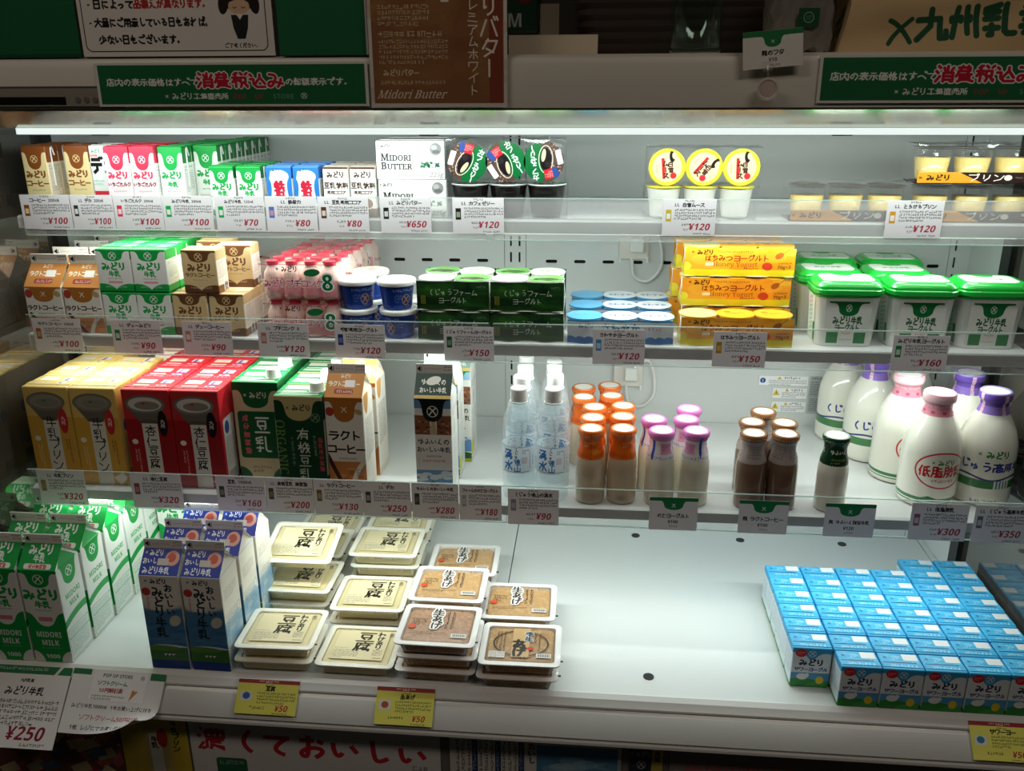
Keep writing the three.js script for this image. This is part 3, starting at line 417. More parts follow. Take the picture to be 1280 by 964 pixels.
const dessertFront = (main, dark, text, inner, fan) => (c, w, h) => {
  rect(c, 0, 0, w, h, main); rect(c, 0, h * 0.3, w, h * 0.7, dark); bowl(c, w, h * 0.15, '#8d877a', inner); ell(c, w * 0.45, h * 0.14, 9, 6, text[0] === '杏' ? '#c43a30' : '#4c7a34');
  rect(c, w * 0.36, h * 0.34, w * 0.33, h * 0.66, '#e4e1d5'); jp(c, text, w * 0.525, h * 0.58, w * 0.24, { vert: true, col: '#141210', w: 0.075, sp: 0.98 });
  ell(c, w * 0.8, h * 0.34, w * 0.1, h * 0.13, fan); jp(c, '九州', w * 0.8, h * 0.34, 24, { vert: true, col: '#f3d9d0' }); tiny(c, w * 0.84, h * 0.52, h * 0.26, 2, 10, '#6d3a1d', { vert: true }); tiny(c, w * 0.2, h * 0.6, h * 0.26, 2, 10, '#f4e9d0', { vert: true }); ell(c, w * 0.17, h * 0.53, 16, 14, '#efe9dc'); poly(c, [[w * 0.7, h * 0.92], [w * 0.9, h * 0.86], [w * 1.0, h * 0.92], [w * 0.84, h * 1.0]], '#ece6d6');
};
const dessertSide = (main, white) => [180, 520, (c, w, h) => { rect(c, 0, 0, w, h, main); if (white) { c.fillStyle = '#efece6'; c.beginPath(); c.roundRect(w * 0.12, h * 0.3, w * 0.76, h * 0.66, 20); c.fill(); } ell(c, w * 0.36, h * 0.4, 26, 34, '#3550a0'); tiny(c, w * 0.2, h * 0.5, w * 0.6, 12, 9, '#888'); for (let y = h * 0.85; y < h * 0.95; y += 5) rect(c, w * 0.2, y, w * 0.5, 2, '#333'); }];
P.pudding = brick('pudding_carton', 'dessert carton', 'yellow pudding cartons on the lowest shelf', 0.087, 0.19, 0.0635, { front: FR(dessertFront('#e2c06a', '#d9a53f', '牛乳プリン', '#9a9482', '#c62f34'), 250, 520), side: dessertSide('#e2c06a', false), top: tallTop('#e9cd7e', '#4a5fb0') }, { flap: 0.012 });
P.annin = brick('almond_jelly_carton', 'dessert carton', 'red almond jelly cartons on the lowest shelf', 0.089, 0.19, 0.0635, { front: FR(dessertFront('#c23033', '#a3161d', '杏仁豆腐', '#d8d4cc', '#171418'), 250, 520), side: dessertSide('#d2202c', true), top: tallTop('#da2a36', '#3f55b5') }, { flap: 0.012 });
P.clover = brick('milk_carton', 'drink carton', null, 0.06, 0.19, 0.06, { front: FR((c, w, h) => { rect(c, 0, 0, w, h, '#efe6d2'); ell(c, w * 0.5, h * 0.1, 20, 16, '#2f7d3a'); ell(c, w * 0.62, h * 0.14, 16, 14, '#2f7d3a'); tiny(c, 20, h * 0.3, w - 40, 6, 14, '#986'); }, 180, 520), side: [180, 520, (c, w, h) => rect(c, 0, 0, w, h, '#d9b26a')], top: topOf('#efe6d2') });
const soyTop = (a) => [250, 180, (c, w, h) => { rect(c, 0, 0, w, h, a); rect(c, w * 0.12, h * 0.12, w * 0.5, h * 0.3, '#ecebe4'); rect(c, 0, h * 0.5, w, 5, 'rgba(10,40,20,.6)'); rect(c, w * 0.1, h * 0.66, w * 0.8, h * 0.2, '#d9dccb'); tiny(c, w * 0.14, h * 0.7, w * 0.7, 1, 14, '#486'); }];
const addCap = (o, x, y, z) => { const k = mesh('cap', lathe([[0, 0], [0.0125, 0], [0.0132, 0.003], [0.0125, 0.017], [0.011, 0.0185], [0, 0.0185]], 24).translate(x, y, z), M.white, o); mesh('collar', disc(0.0145, 0.003, y - 0.0006).translate(x, 0, z), M.white, k); return o; };
P.soy = addCap(brick('soy_milk_carton', 'soy milk', 'soy milk cartons with white screw caps on the lowest shelf', 0.087, 0.196, 0.064, { front: FR((c, w, h) => { rect(c, 0, 0, w, h, '#cdbd95'); drape(c, w, h, '#0f5a2c', 0, 0.09, 0.27); jp(c, '×みどり', w * 0.5, h * 0.13, 32, { col: '#e4dcc4', w: 0.13 }); c.fillStyle = '#0d5528'; c.beginPath(); c.roundRect(w * 0.08, h * 0.29, w * 0.86, h * 0.47, 16); c.fill(); jp(c, '豆乳', w * 0.58, h * 0.53, w * 0.36, { vert: true, col: '#e9e9df', w: 0.09, sp: 1.1 }); jp(c, '成分無調整', w * 0.24, h * 0.53, 34, { vert: true, col: '#e0606e', w: 0.14, sp: 1.25 }); tiny(c, w * 0.3, h * 0.84, w * 0.4, 2, 14, '#564'); for (const x of [0, w]) ell(c, x, h * 0.98, w * 0.28, h * 0.13, '#0f5a2c'); }, 250, 520), side: [180, 520, (c, w, h) => sidePrint(c, w, h, '#0f5a2c', '#0f5a2c', true, '#d8ccae')], top: soyTop('#17914a') }, { flap: 0.012 }), 0.026, 0.196, 0.002);
P.organic = addCap(brick('soy_milk_carton', 'soy milk', 'organic soy milk cartons with white screw caps on the lowest shelf', 0.089, 0.186, 0.064, { front: FR((c, w, h) => { rect(c, 0, 0, w, h, '#0a3d20'); drape(c, w, h, '#c5b27c', 0, 0.05, 0.27); jp(c, '×みどり', w * 0.5, h * 0.12, 32, { col: '#2c3a1c', w: 0.14 }); latin(c, 'ORGANIC', w * 0.1, h * 0.53, 62, '#79a04a', { face: '', font: 'serif', rot: Math.PI / 2, sx: 1.05 }); jp(c, '有機豆乳', w * 0.55, h * 0.6, w * 0.27, { vert: true, col: '#dfe2d6', w: 0.07, sp: 1.08 }); emblem(c, w * 0.83, h * 0.22, 22, '#7d9a7a'); jp(c, '生乳成分調整', w * 0.9, h * 0.6, 26, { vert: true, col: '#d04a58', w: 0.14, sp: 1.2 }); tiny(c, w * 0.76, h * 0.4, h * 0.2, 1, 16, '#aebfa8', { vert: true }); tiny(c, w * 0.3, h * 0.42, h * 0.3, 1, 15, '#9fb49c', { vert: true }); ell(c, w * 0.32, h * 0.97, 44, 34, '#6d9a50'); poly(c, [[w * 0.62, h], [w, h * 0.86], [w, h]], '#a9a873'); }, 250, 520), side: [180, 520, (c, w, h) => sidePrint(c, w, h, '#0a3d20', '#0a3d20', true, '#d8d6c4')], top: soyTop('#1d8a48') }, { flap: 0.012 }), 0.028, 0.186, 0.004);

/* ---------------------------------------------------------------- gable-top cartons */
function gable(name, cat, grp, w, h, roof, fields, fin = 0.0175) {
  const { map, at } = atlas({ ...fields, fin: fields.fin ?? [200, 56, (c, W, H) => { rect(c, 0, 0, W, H, '#efede6'); poly(c, [[8, H * 0.5], [26, H * 0.22], [26, H * 0.78]], '#111'); rect(c, 30, H * 0.3, 3, H * 0.44, '#333'); tiny(c, 46, H * 0.42, 90, 1, 8, '#a99'); tiny(c, 150, H * 0.2, 40, 1, 9, '#222'); tiny(c, 150, H * 0.5, 40, 1, 9, '#a44'); }] }), m = paper(map, 0.35), o = group(name), x = w / 2, e = 0.004, y1 = h + roof;
  tag(o, '', cat, grp);
  mesh('body', softBox(w, h, w, 0.002, { front: at.front, back: at.front, left: at.side, right: at.side, top: at.roof, bottom: at.side }, 0.0005), m, o);
  const z = w / 2 - 0.0008, X = x - 0.0008, A = 0.34 * w;
  mesh('roof', quads([[[-X, h - e * 0.2, z], [X, h - e * 0.2, z], [X, y1, 0.0012], [-X, y1, 0.0012], at.roof], [[X, h - e * 0.2, -z], [-X, h - e * 0.2, -z], [-X, y1, -0.0012], [X, y1, -0.0012], at.roof], ...[1, -1].flatMap((s) => [[[s * X, h - e * 0.2, s * z], [s * X, h - e * 0.2, -s * z], [s * (X - A * 0.62), h + roof * 0.92, 0], null, at.gusset ?? at.side], [[s * X, h - e * 0.2, z], [s * (X - A * 0.62), h + roof * 0.92, 0], [s * X, y1, 0.0005], null, at.flap ?? at.side], [[s * X, h - e * 0.2, -z], [s * (X - A * 0.62), h + roof * 0.92, 0], [s * X, y1, -0.0005], null, at.flap ?? at.side]])]), m, o);
  mesh('top_fin', softBox(w * 0.985, fin, 0.0034, 0.0008, { front: at.fin, back: at.fin, left: at.side, right: at.side, top: at.side, bottom: at.side }).translate(0, y1 - 0.001, 0), m, o);
  return o;
}
const plainField = (col, w = 60, h = 60) => [w, h, (c) => rect(c, 0, 0, w + 4, h, col)];
P.green = gable('milk_carton', 'milk carton', 'green litre milk cartons in rows on the deck', 0.0695, 0.1865, 0.034, {
  front: [200, 540, (c, w, h) => { rect(c, 0, 0, w, h, '#f0f1ea'); drape(c, w, h, '#14a247', 0, 0.04, 0.2); emblem(c, w / 2, h * 0.1, 26, '#f0f1ea'); jp(c, 'みどり', w / 2, h * 0.26, 60, { col: '#14a247', w: 0.18, sx: 1.05 }); jp(c, '牛乳', w / 2, h * 0.365, 42, { col: '#14a247', w: 0.15 }); tiny(c, w * 0.3, h * 0.42, w * 0.4, 1, 8, '#687'); c.fillStyle = '#14a247'; c.beginPath(); c.moveTo(0, h * 0.45); c.bezierCurveTo(w * 0.3, h * 0.46, w * 0.2, h * 0.6, w * 0.5, h * 0.6); c.bezierCurveTo(w * 0.8, h * 0.6, w * 0.7, h * 0.46, w, h * 0.45); c.lineTo(w, h); c.lineTo(0, h); c.fill(); rect(c, w * 0.32, h * 0.5, w * 0.36, h * 0.045, '#d98a90'); latin(c, 'MIDORI', w / 2, h * 0.69, 44, '#f0f1ea', { sx: 0.8 }); latin(c, 'MILK', w / 2, h * 0.78, 44, '#f0f1ea', { sx: 0.85 }); tiny(c, w * 0.25, h * 0.83, w * 0.5, 1, 8, '#cdc'); for (const x of [0, w]) ell(c, x, h, w * 0.28, h * 0.13, '#f0f1ea'); latin(c, '1000', w / 2, h * 0.93, 34, '#f0f1ea'); }],
  side: [200, 540, (c, w, h) => { rect(c, 0, 0, w, h, '#f0f1ea'); drape(c, w, h, '#14a247', 0, 0.0, 0.25, 0.5); emblem(c, w / 2, h * 0.1, 26, '#f0f1ea'); latin(c, 'MIDORI', w / 2, h * 0.33, 40, '#14a247', { sx: 0.85 }); latin(c, 'MILK', w / 2, h * 0.42, 40, '#14a247', { sx: 0.85 }); c.fillStyle = '#14a247'; c.beginPath(); c.moveTo(0, h * 0.56); c.quadraticCurveTo(w * 0.5, h * 0.47, w, h * 0.5); c.lineTo(w, h * 0.57); c.quadraticCurveTo(w * 0.5, h * 0.54, 0, h * 0.63); c.fill(); c.strokeStyle = '#14a247'; c.lineWidth = 2; c.strokeRect(12, h * 0.66, w - 24, h * 0.31); rect(c, 12, h * 0.75, w - 24, 3, '#14a247'); tiny(c, 20, h * 0.68, w - 50, 11, 9, '#7a9'); rect(c, w - 8, h * 0.5, 8, h * 0.28, '#14a247'); }],
  roof: [200, 110, (c, w, h) => { rect(c, 0, 0, w, h, '#14a247'); jp(c, 'みどり', w * 0.5, h * 0.25, 40, { col: '#f2f4ee', w: 0.16, sx: 1.1 }); jp(c, '牛乳', w * 0.5, h * 0.57, 32, { col: '#f2f4ee', w: 0.14 }); c.fillStyle = '#f2f4ee'; c.beginPath(); c.roundRect(w * 0.14, h * 0.76, w * 0.72, h * 0.2, 10); c.fill(); jp(c, '成分無調整', w * 0.5, h * 0.86, 19, { col: '#d23b44' }); }], gusset: [80, 60, (c, w, h) => { rect(c, 0, 0, w + 4, h, '#f0f1ea'); poly(c, [[w * 0.1, h], [w * 0.5, h * 0.3], [w * 0.9, h]], '#17a548'); }], flap: plainField('#eef0e8'),
});
P.blue = gable('milk_carton', 'milk carton', 'blue roofed litre milk cartons in rows on the deck', 0.0695, 0.1865, 0.034, {
  front: [200, 540, (c, w, h) => { rect(c, 0, 0, w, h, '#efece2'); jp(c, '×みどり', w * 0.42, h * 0.06, 28, { col: '#26303c', w: 0.15 }); rect(c, 0, h * 0.3, w, h * 0.5, '#4a7fa8'); for (let i = 0; i < 60; i++) { c.globalAlpha = 0.3; ell(c, rnd() * w, h * (0.25 + 0.1 * rnd()), 40, 16, '#efece2'); ell(c, rnd() * w, h * (0.5 + 0.24 * rnd()), 26, 8, ['#2f66a0', '#5f95bc', '#3a72a8'][i % 3]); } c.globalAlpha = 1; ell(c, w * 0.15, h * 0.17, 22, 22, '#c4443e'); tiny(c, w * 0.14, h * 0.23, h * 0.14, 1, 13, '#c4443e', { vert: true }); jp(c, 'みどり牛乳', w * 0.42, h * 0.38, 58, { vert: true, col: '#1d2530', w: 0.13, sp: 1.0 }); jp(c, 'おいしい', w * 0.7, h * 0.25, 44, { vert: true, col: '#1d2530', w: 0.13 }); ell(c, w * 0.78, h * 0.47, 26, 34, '#d5d2bf', 0.6); ell(c, w * 0.5, h * 0.78, w * 0.6, h * 0.05, '#d8e6ec'); rect(c, 0, h * 0.76, w, h * 0.16, '#3f7a3a'); ell(c, w * 0.3, h * 0.77, w * 0.5, h * 0.03, '#5c8f3f'); rect(c, 0, h * 0.9, w, h * 0.1, '#1c3f8e'); for (const x of [0.42, 0.52, 0.62]) { ell(c, w * x, h * 0.84, 9, 6, '#eee'); ell(c, w * x + 5, h * 0.845, 4, 4, '#222'); } }],
  side: [200, 540, (c, w, h) => { rect(c, 0, 0, w, h, '#efece2'); for (let i = 0; i < 70; i++) { c.globalAlpha = 0.28; ell(c, rnd() * w, h * (0.5 + 0.5 * rnd()), 36, 26, '#7fb0d2'); } c.globalAlpha = 1; tiny(c, 24, h * 0.16, w - 60, 5, 9, '#a99'); c.strokeStyle = '#4f7fb0'; c.lineWidth = 2; c.strokeRect(20, h * 0.42, w - 44, h * 0.28); tiny(c, 28, h * 0.44, w - 70, 10, 9, '#4f7fb0'); tiny(c, 24, h * 0.75, w - 60, 7, 9, '#4f7fb0'); }],
  roof: [200, 110, (c, w, h) => { rect(c, 0, 0, w, h, '#2540a8'); jp(c, '×みどり', w * 0.3, h * 0.18, 24, { col: '#fff', w: 0.16 }); jp(c, 'おいしい', w * 0.28, h * 0.47, 25, { col: '#fff', w: 0.14 }); jp(c, 'みどり牛乳', w * 0.42, h * 0.8, 28, { col: '#fff', w: 0.14 }); ell(c, w * 0.78, h * 0.36, 36, 30, '#f0b4a4'); ell(c, w * 0.76, h * 0.34, 22, 18, '#d8604c'); rect(c, w * 0.42, h * 0.38, w * 0.28, h * 0.24, '#ddd3c8'); }], gusset: plainField('#eae6da'), flap: plainField('#efece2'),
});
const lactoFields = {
  front: [200, 420, (c, w, h) => { rect(c, 0, 0, w, h, '#f1ece2'); rect(c, 0, 0, w, h * 0.05, '#b8722f'); drape(c, w, h, '#b8722f', 0, 0.05, 0.27); emblem(c, w / 2, h * 0.13, 22, '#ece4d8', false); ell(c, w * 0.13, h * 0.15, 22, 24, '#b8432c'); ell(c, w * 0.87, h * 0.15, 20, 14, '#c4a868', 0.5); jp(c, 'ラクト', w * 0.48, h * 0.39, 56, { col: '#1c1310', w: 0.13 }); jp(c, 'コーヒー', w * 0.5, h * 0.53, 50, { col: '#1c1310', w: 0.14 }); tiny(c, w * 0.3, h * 0.62, w * 0.44, 1, 9, '#643'); rect(c, 0, h * 0.66, w, h * 0.34, '#c9803f'); for (let i = 0; i < 14; i++) ell(c, rnd() * w, h * (0.7 + rnd() * 0.28), 20, 9, ['#d9965a', '#b06a30'][i % 2]); c.lineCap = 'round'; c.strokeStyle = '#43200f'; c.lineWidth = 22; c.beginPath(); c.moveTo(0, h * 0.6); c.quadraticCurveTo(w * 0.2, h * 0.78, w * 0.44, h * 0.97); c.stroke(); c.strokeStyle = '#e9dfcb'; c.lineWidth = 24; c.beginPath(); c.moveTo(w, h * 0.64); c.quadraticCurveTo(w * 0.7, h * 0.74, w * 0.6, h * 0.95); c.stroke(); tiny(c, w * 0.72, h * 0.74, 40, 3, 10, '#4a5494'); }],
  side: [200, 420, (c, w, h) => { rect(c, 0, 0, w, h, '#f1ece2'); ell(c, w * 0.3, 0, w * 0.22, h * 0.2, '#d69a4c'); tiny(c, 24, h * 0.25, w - 56, 18, 9, '#665'); rect(c, 0, h * 0.93, w, h * 0.07, '#e8dcc8'); }],
  roof: [200, 110, (c, w, h) => { rect(c, 0, 0, w, h, '#c88440'); jp(c, 'みどり', w * 0.5, h * 0.14, 18, { col: '#f5e9d8' }); jp(c, 'ラクトコーヒー', w * 0.48, h * 0.45, 24, { col: '#f5e9d8', w: 0.15 }); c.fillStyle = '#a33c2c'; c.beginPath(); c.roundRect(w * 0.24, h * 0.66, w * 0.5, h * 0.2, 8); c.fill(); tiny(c, w * 0.3, h * 0.71, w * 0.4, 1, 12, '#eee'); rect(c, w * 0.5, h * 0.3, w * 0.26, h * 0.28, '#efe9e4'); }], gusset: plainField('#efe2cc'), flap: plainField('#f1ece2'),
};
P.lacto500 = gable('coffee_milk_carton', 'milk carton', 'half litre coffee milk cartons on the middle shelf', 0.0715, 0.086, 0.036, { ...lactoFields, side: [200, 240, lactoFields.side[2]], front: [200, 240, (c, w, h) => { rect(c, 0, 0, w, h, '#f1ece2'); drape(c, w, h, '#b8722f', 0, 0.05, 0.36); emblem(c, w / 2, h * 0.17, 18, '#ece4d8', false); ell(c, w * 0.12, h * 0.16, 20, 22, '#b8432c'); ell(c, w * 0.86, h * 0.16, 20, 14, '#c4a868', 0.5); jp(c, 'ラクトコーヒー', w * 0.5, h * 0.46, 27, { col: '#1c1310', w: 0.15 }); tiny(c, w * 0.28, h * 0.57, w * 0.44, 1, 10, '#643'); rect(c, 0, h * 0.66, w, h * 0.34, '#c9803f'); for (let i = 0; i < 10; i++) ell(c, rnd() * w, h * (0.72 + rnd() * 0.26), 20, 9, ['#d9965a', '#b06a30'][i % 2]); c.lineCap = 'round'; c.strokeStyle = '#43200f'; c.lineWidth = 18; c.beginPath(); c.moveTo(w * 0.1, h * 0.6); c.quadraticCurveTo(w * 0.28, h * 0.8, w * 0.5, h); c.stroke(); c.strokeStyle = '#e9dfcb'; c.lineWidth = 20; c.beginPath(); c.moveTo(w, h * 0.56); c.quadraticCurveTo(w * 0.7, h * 0.7, w * 0.62, h); c.stroke(); tiny(c, w * 0.76, h * 0.66, 34, 3, 9, '#4a5494'); }] });
P.lacto = gable('coffee_milk_carton', 'milk carton', 'litre coffee milk cartons on the lowest shelf', 0.069, 0.186, 0.034, { ...lactoFields, front: [200, 540, lactoFields.front[2]], side: [200, 540, lactoFields.side[2]] });
const spaFront = (dark, txt) => [200, 540, (c, w, h) => { rect(c, 0, 0, w, h, '#f1efe8'); rect(c, 0, 0, w, h * 0.1, dark ? '#6f9cc8' : '#9cc4dc'); for (const [x0, x1] of [[0, 0.42], [0.6, 1]]) { rect(c, w * x0, h * 0.17, w * (x1 - x0), h * 0.19, '#8a5a40'); for (let i = 0; i < 14; i++) rect(c, w * (x0 + rnd() * (x1 - x0) * 0.9), h * (0.18 + rnd() * 0.16), 16, 9, ['#5d3a2a', '#a8744f', '#c4906a'][i % 3]); } poly(c, [[w * 0.42, h * 0.36], [w * 0.6, h * 0.36], [w * 0.54, h * 0.16], [w * 0.48, h * 0.16]], '#c9b890'); drape(c, w, h, dark ? '#10201a' : '#1c8a48', 0, 0.015, 0.25); emblem(c, w / 2, h * 0.13, 28, '#f1efe8'); jp(c, txt, w / 2, h * 0.43, 34, { col: '#1c1a18', w: 0.1 }); jp(c, 'おいしい牛乳', w / 2, h * 0.51, 31, { col: '#1c1a18', w: 0.1 }); tiny(c, w * 0.3, h * 0.57, w * 0.4, 1, 10, '#555'); tiny(c, w * 0.2, h * 0.615, w * 0.6, 1, 12, '#c03030'); rect(c, 0, h * 0.72, w, h * 0.16, '#6fa0cc'); for (let i = 0; i < 16; i++) ell(c, rnd() * w, h * (0.73 + rnd() * 0.1), 26, 9, '#dfe4e2'); poly(c, [[0, h * 0.94], [w * 0.2, h * 0.88], [w * 0.45, h * 0.83], [w * 0.7, h * 0.88], [w, h * 0.9], [w, h], [0, h]], '#2f6a35'); rect(c, 0, h * 0.96, w, h * 0.04, dark ? '#9fae4a' : '#c6cc30'); }];
const spaSide = (low) => [200, 540, (c, w, h) => { rect(c, 0, 0, w, h, '#f1efe8'); ell(c, w * 0.45, h * 0.33, 26, 50, '#cfd8c4'); tiny(c, 26, h * 0.12, w - 60, 3, 11, '#a9a'); tiny(c, 26, h * 0.44, w - 56, 17, 10, '#9a9890'); if (low) { rect(c, 0, h * 0.78, w * 0.4, h * 0.14, '#d6d52e'); } c.strokeStyle = '#222'; c.lineWidth = 4; c.beginPath(); c.moveTo(w - 2, 0); c.lineTo(w - 2, h); c.stroke(); }];
const spaRoof = (col) => [200, 110, (c, w, h) => { rect(c, 0, 0, w, h, col); jp(c, 'ゆふいんの', w * 0.5, h * 0.35, 27, { col: '#f2efe6', w: 0.13 }); jp(c, 'おいしい牛乳', w * 0.5, h * 0.66, 25, { col: '#f2efe6', w: 0.13 }); ell(c, w * 0.5, h * 0.3, 40, 18, '#e8e4da', -0.2); rect(c, 0, h * 0.86, w, h * 0.14, '#d4b56a'); }];
P.spa = gable('milk_carton', 'milk carton', null, 0.066, 0.188, 0.036, { front: spaFront(true, 'ゆふいんの'), side: spaSide(false), roof: spaRoof('#26423a'), gusset: plainField('#efece2'), flap: plainField('#f1efe8') });
P.spaLight = gable('milk_carton', 'milk carton', null, 0.067, 0.188, 0.036, { front: spaFront(false, 'ゆふいんの'), side: spaSide(true), roof: spaRoof('#8aa79a'), gusset: plainField('#e6ecec'), flap: plainField('#f1efe8') });

/* ---------------------------------------------------------------- wrapped cups on the top shelf */
function filmBox(w, h, d, amp = 0.0016) {
  const g = new THREE.BoxGeometry(w, h, d, 14, 6, 8), p = g.attributes.position, k = {};
  for (let i = 0; i < p.count; i++) { const id = [p.getX(i), p.getY(i), p.getZ(i)].map((v) => Math.round(v * 1e4)).join(); const o = k[id] ??= [jit(amp), jit(amp), jit(amp)]; p.setXYZ(i, p.getX(i) + o[0], p.getY(i) + o[1], p.getZ(i) + o[2]); }
  g.computeVertexNormals(); return g.translate(0, h / 2 + amp, 0);
}
const lidTex = (draw) => paper(tex(canvas(256, 256, draw)), 0.3);
// a cup: body profile, lid disc with a printed top; turned so the print can be turned
function cupParts(o, x, lay, { rTop, rBot, h, body, lid, rim, print = 0, fill, y0 = 0, z0 = 0 }) {
  const T = (g) => { if (lay) g.rotateX(Math.PI / 2).translate(x, y0, z0); else g.translate(x, y0, z0); return g; };
  const c = mesh('cup', T(lathe([[0, 0.001], [rBot * 0.92, 0], [rBot, 0.004], [rTop * 0.97, h - 0.005], [rTop, h - 0.003], [rTop, h], [0, h]])), body, o);
  if (fill) mesh('filling', T(lathe([[0, 0.0015], [rBot * 0.9, 0.0015], [rBot * 0.97, 0.005], [rTop * 0.92, h * 0.72], [0, h * 0.72]])), fill, c);
  const l = mesh('lid', T(new THREE.CylinderGeometry(rTop * 1.04, rTop * 1.04, 0.0022, 40).rotateY(Math.PI / 2 + print).translate(0, h + 0.0011, 0)), lid, o);
  if (rim) mesh('rim', T(new THREE.TorusGeometry(rTop * 1.0, 0.0022, 8, 40).rotateX(Math.PI / 2).translate(0, h + 0.001, 0)), rim, l);
  return c;
}
const jellyLid = [M.white, lidTex((c, w) => { rect(c, 0, 0, w, w, '#0d6a35'); c.save(); c.translate(w / 2, w / 2); poly(c, [[-128, -70], [-20, -128], [30, -128], [-30, 0], [10, 128], [-90, 128], [-128, 60]], '#5b443c'); for (let i = 0; i < 60; i++) ell(c, -110 + rnd() * 70, -110 + rnd() * 220, 6, 4, ['#8a6f63', '#3d2b26', '#b9a296'][i % 3]); c.strokeStyle = '#e6e2d0'; c.lineWidth = 5; c.beginPath(); c.ellipse(-14, 14, 44, 84, 0.15, 0, 7); c.stroke(); ell(c, -14, 14, 36, 70, '#1a1214', 0.15); ell(c, -4, 40, 14, 40, '#d9c6a4', 0.3); ell(c, -22, -18, 18, 20, '#2a2226'); poly(c, [[-88, -96], [-56, -112], [-40, -50], [-72, -40]], '#2f4f9a'); poly(c, [[-54, -104], [4, -110], [10, -50], [-40, -44]], '#d0242e'); tiny(c, -46, -98, 44, 3, 10, '#fff'); jp(c, 'カフェゼリー', 62, 6, 38, { vert: true, col: '#fff', w: 0.15 }); poly(c, [[-122, -26], [-86, -32], [-78, 58], [-114, 64]], '#ececec'); c.restore(); }), M.black];
const mousseLid = [std(0xe8de3a, 0.4), lidTex((c, w) => { rect(c, 0, 0, w, w, '#e7dd36'); ell(c, w / 2, w / 2, 104, 104, '#f0d3b0'); ell(c, w * 0.66, w * 0.22, 20, 40, '#201818'); ell(c, w * 0.72, w * 0.2, 16, 24, '#f0d3b0'); jp(c, '白雪', w * 0.6, w * 0.5, 40, { vert: true, col: '#3a1c14', w: 0.14 }); poly(c, [[w * 0.36, w * 0.24], [w * 0.44, w * 0.24], [w * 0.44, w * 0.8], [w * 0.36, w * 0.8]], '#d22b2b'); jp(c, 'ムース', w * 0.46, w * 0.56, 42, { vert: true, col: '#2a1410', w: 0.15 }); ell(c, w * 0.66, w * 0.74, 22, 22, '#d8343c'); tiny(c, w * 0.2, w * 0.4, 60, 1, 10, '#865', { vert: true }); }), M.white];
const cupWhite = phys(0xf3f1ea, 0.35, { clearcoat: 0.4 }), cupDark = phys(0x15100e, 0.22, { clearcoat: 0.6 }), milky = std(0xf4eedd, 0.5), clearCup = phys(0xffffff, 0.05, { transmission: 1, thickness: 0, ior: 1.5 }), custard = phys(0xe9cf82, 0.35, { clearcoat: 0.5 });
function threePack(name, cat, grp, pitch, spec, { lay = false, base, film = [0.2, 0.066, 0.07], band, turn = [0, 0, 0] } = {}) {
  const o = group(name); tag(o, '', cat, grp);
  for (const k of [0, 1, 2]) cupParts(o, (k - 1) * pitch, lay, { ...spec, print: (spec.print ?? 0) + turn[k], y0: lay ? spec.rTop + 0.003 : 0.002, z0: lay ? -spec.h * 0.5 : 0 });
  if (base) mesh('tray', softBox(pitch * 3, 0.002, spec.rTop * 2, 0.0005), base, o);
  if (film) mesh('wrap', filmBox(...film), M.film, o);
  if (band) mesh('printed_band', band.geo, band.mat, o);
  return o;
}
const jellySpec = { rTop: 0.0325, rBot: 0.026, h: 0.053, body: cupDark, lid: jellyLid };
P.jellyUp = threePack('coffee_jelly_pack', 'jelly pack', 'three-cup coffee jelly packs', 0.0655, jellySpec, { film: [0.203, 0.06, 0.072] });
P.jellyLay = threePack('coffee_jelly_pack', 'jelly pack', 'three-cup coffee jelly packs', 0.0645, jellySpec, { lay: true, film: [0.2, 0.071, 0.062], turn: [-0.4, 0.5, Math.PI + 0.15] });
const mousseSpec = { rTop: 0.0285, rBot: 0.022, h: 0.05, body: cupWhite, lid: mousseLid, rim: mousseLid[0], fill: milky };
P.mousseUp = threePack('mousse_pack', 'dessert pack', 'three-cup white mousse packs', 0.06, mousseSpec, { film: [0.186, 0.056, 0.064] });
P.mousseLay = threePack('mousse_pack', 'dessert pack', 'three-cup white mousse packs', 0.0605, mousseSpec, { lay: true, film: [0.186, 0.062, 0.058], turn: [0.1, -0.7, 0.05] });
const puddingBand = paper(tex(canvas(512, 64, (c, w, h) => { rect(c, 0, 0, w, h, '#2a1a18'); poly(c, [[0, 0], [w * 0.34, 0], [w * 0.54, h], [0, h]], '#e09a2c'); jp(c, '×みどり', w * 0.14, h * 0.5, 34, { col: '#1d120c', w: 0.14 }); jp(c, 'プリン', w * 0.57, h * 0.48, 46, { col: '#efe8da', w: 0.1, sp: 1.15 }); ell(c, w * 0.74, h * 0.5, 17, 17, '#e9e2d4'); tiny(c, w * 0.8, h * 0.4, 26, 1, 10, '#a98'); c.fillStyle = '#d8d2c8'; c.beginPath(); c.roundRect(w * 0.87, 10, w * 0.11, 20, 8); c.fill(); tiny(c, w * 0.87, 40, 60, 1, 9, '#cbb'); })), 0.35);
const pudSpec = { rTop: 0.03, rBot: 0.024, h: 0.052, body: clearCup, lid: [clearCup, phys(0x6b5440, 0.2, { transmission: 0.5, thickness: 0 }), clearCup], fill: custard };
P.pudPack = threePack('custard_pudding_pack', 'pudding pack', 'three-cup custard pudding packs', 0.0635, pudSpec, { film: [0.197, 0.06, 0.068], band: { geo: softBox(0.19, 0.017, 0.001, 0.0003).translate(0, 0.0015, 0.0345), mat: puddingBand }, base: std(0x241614, 0.5) });

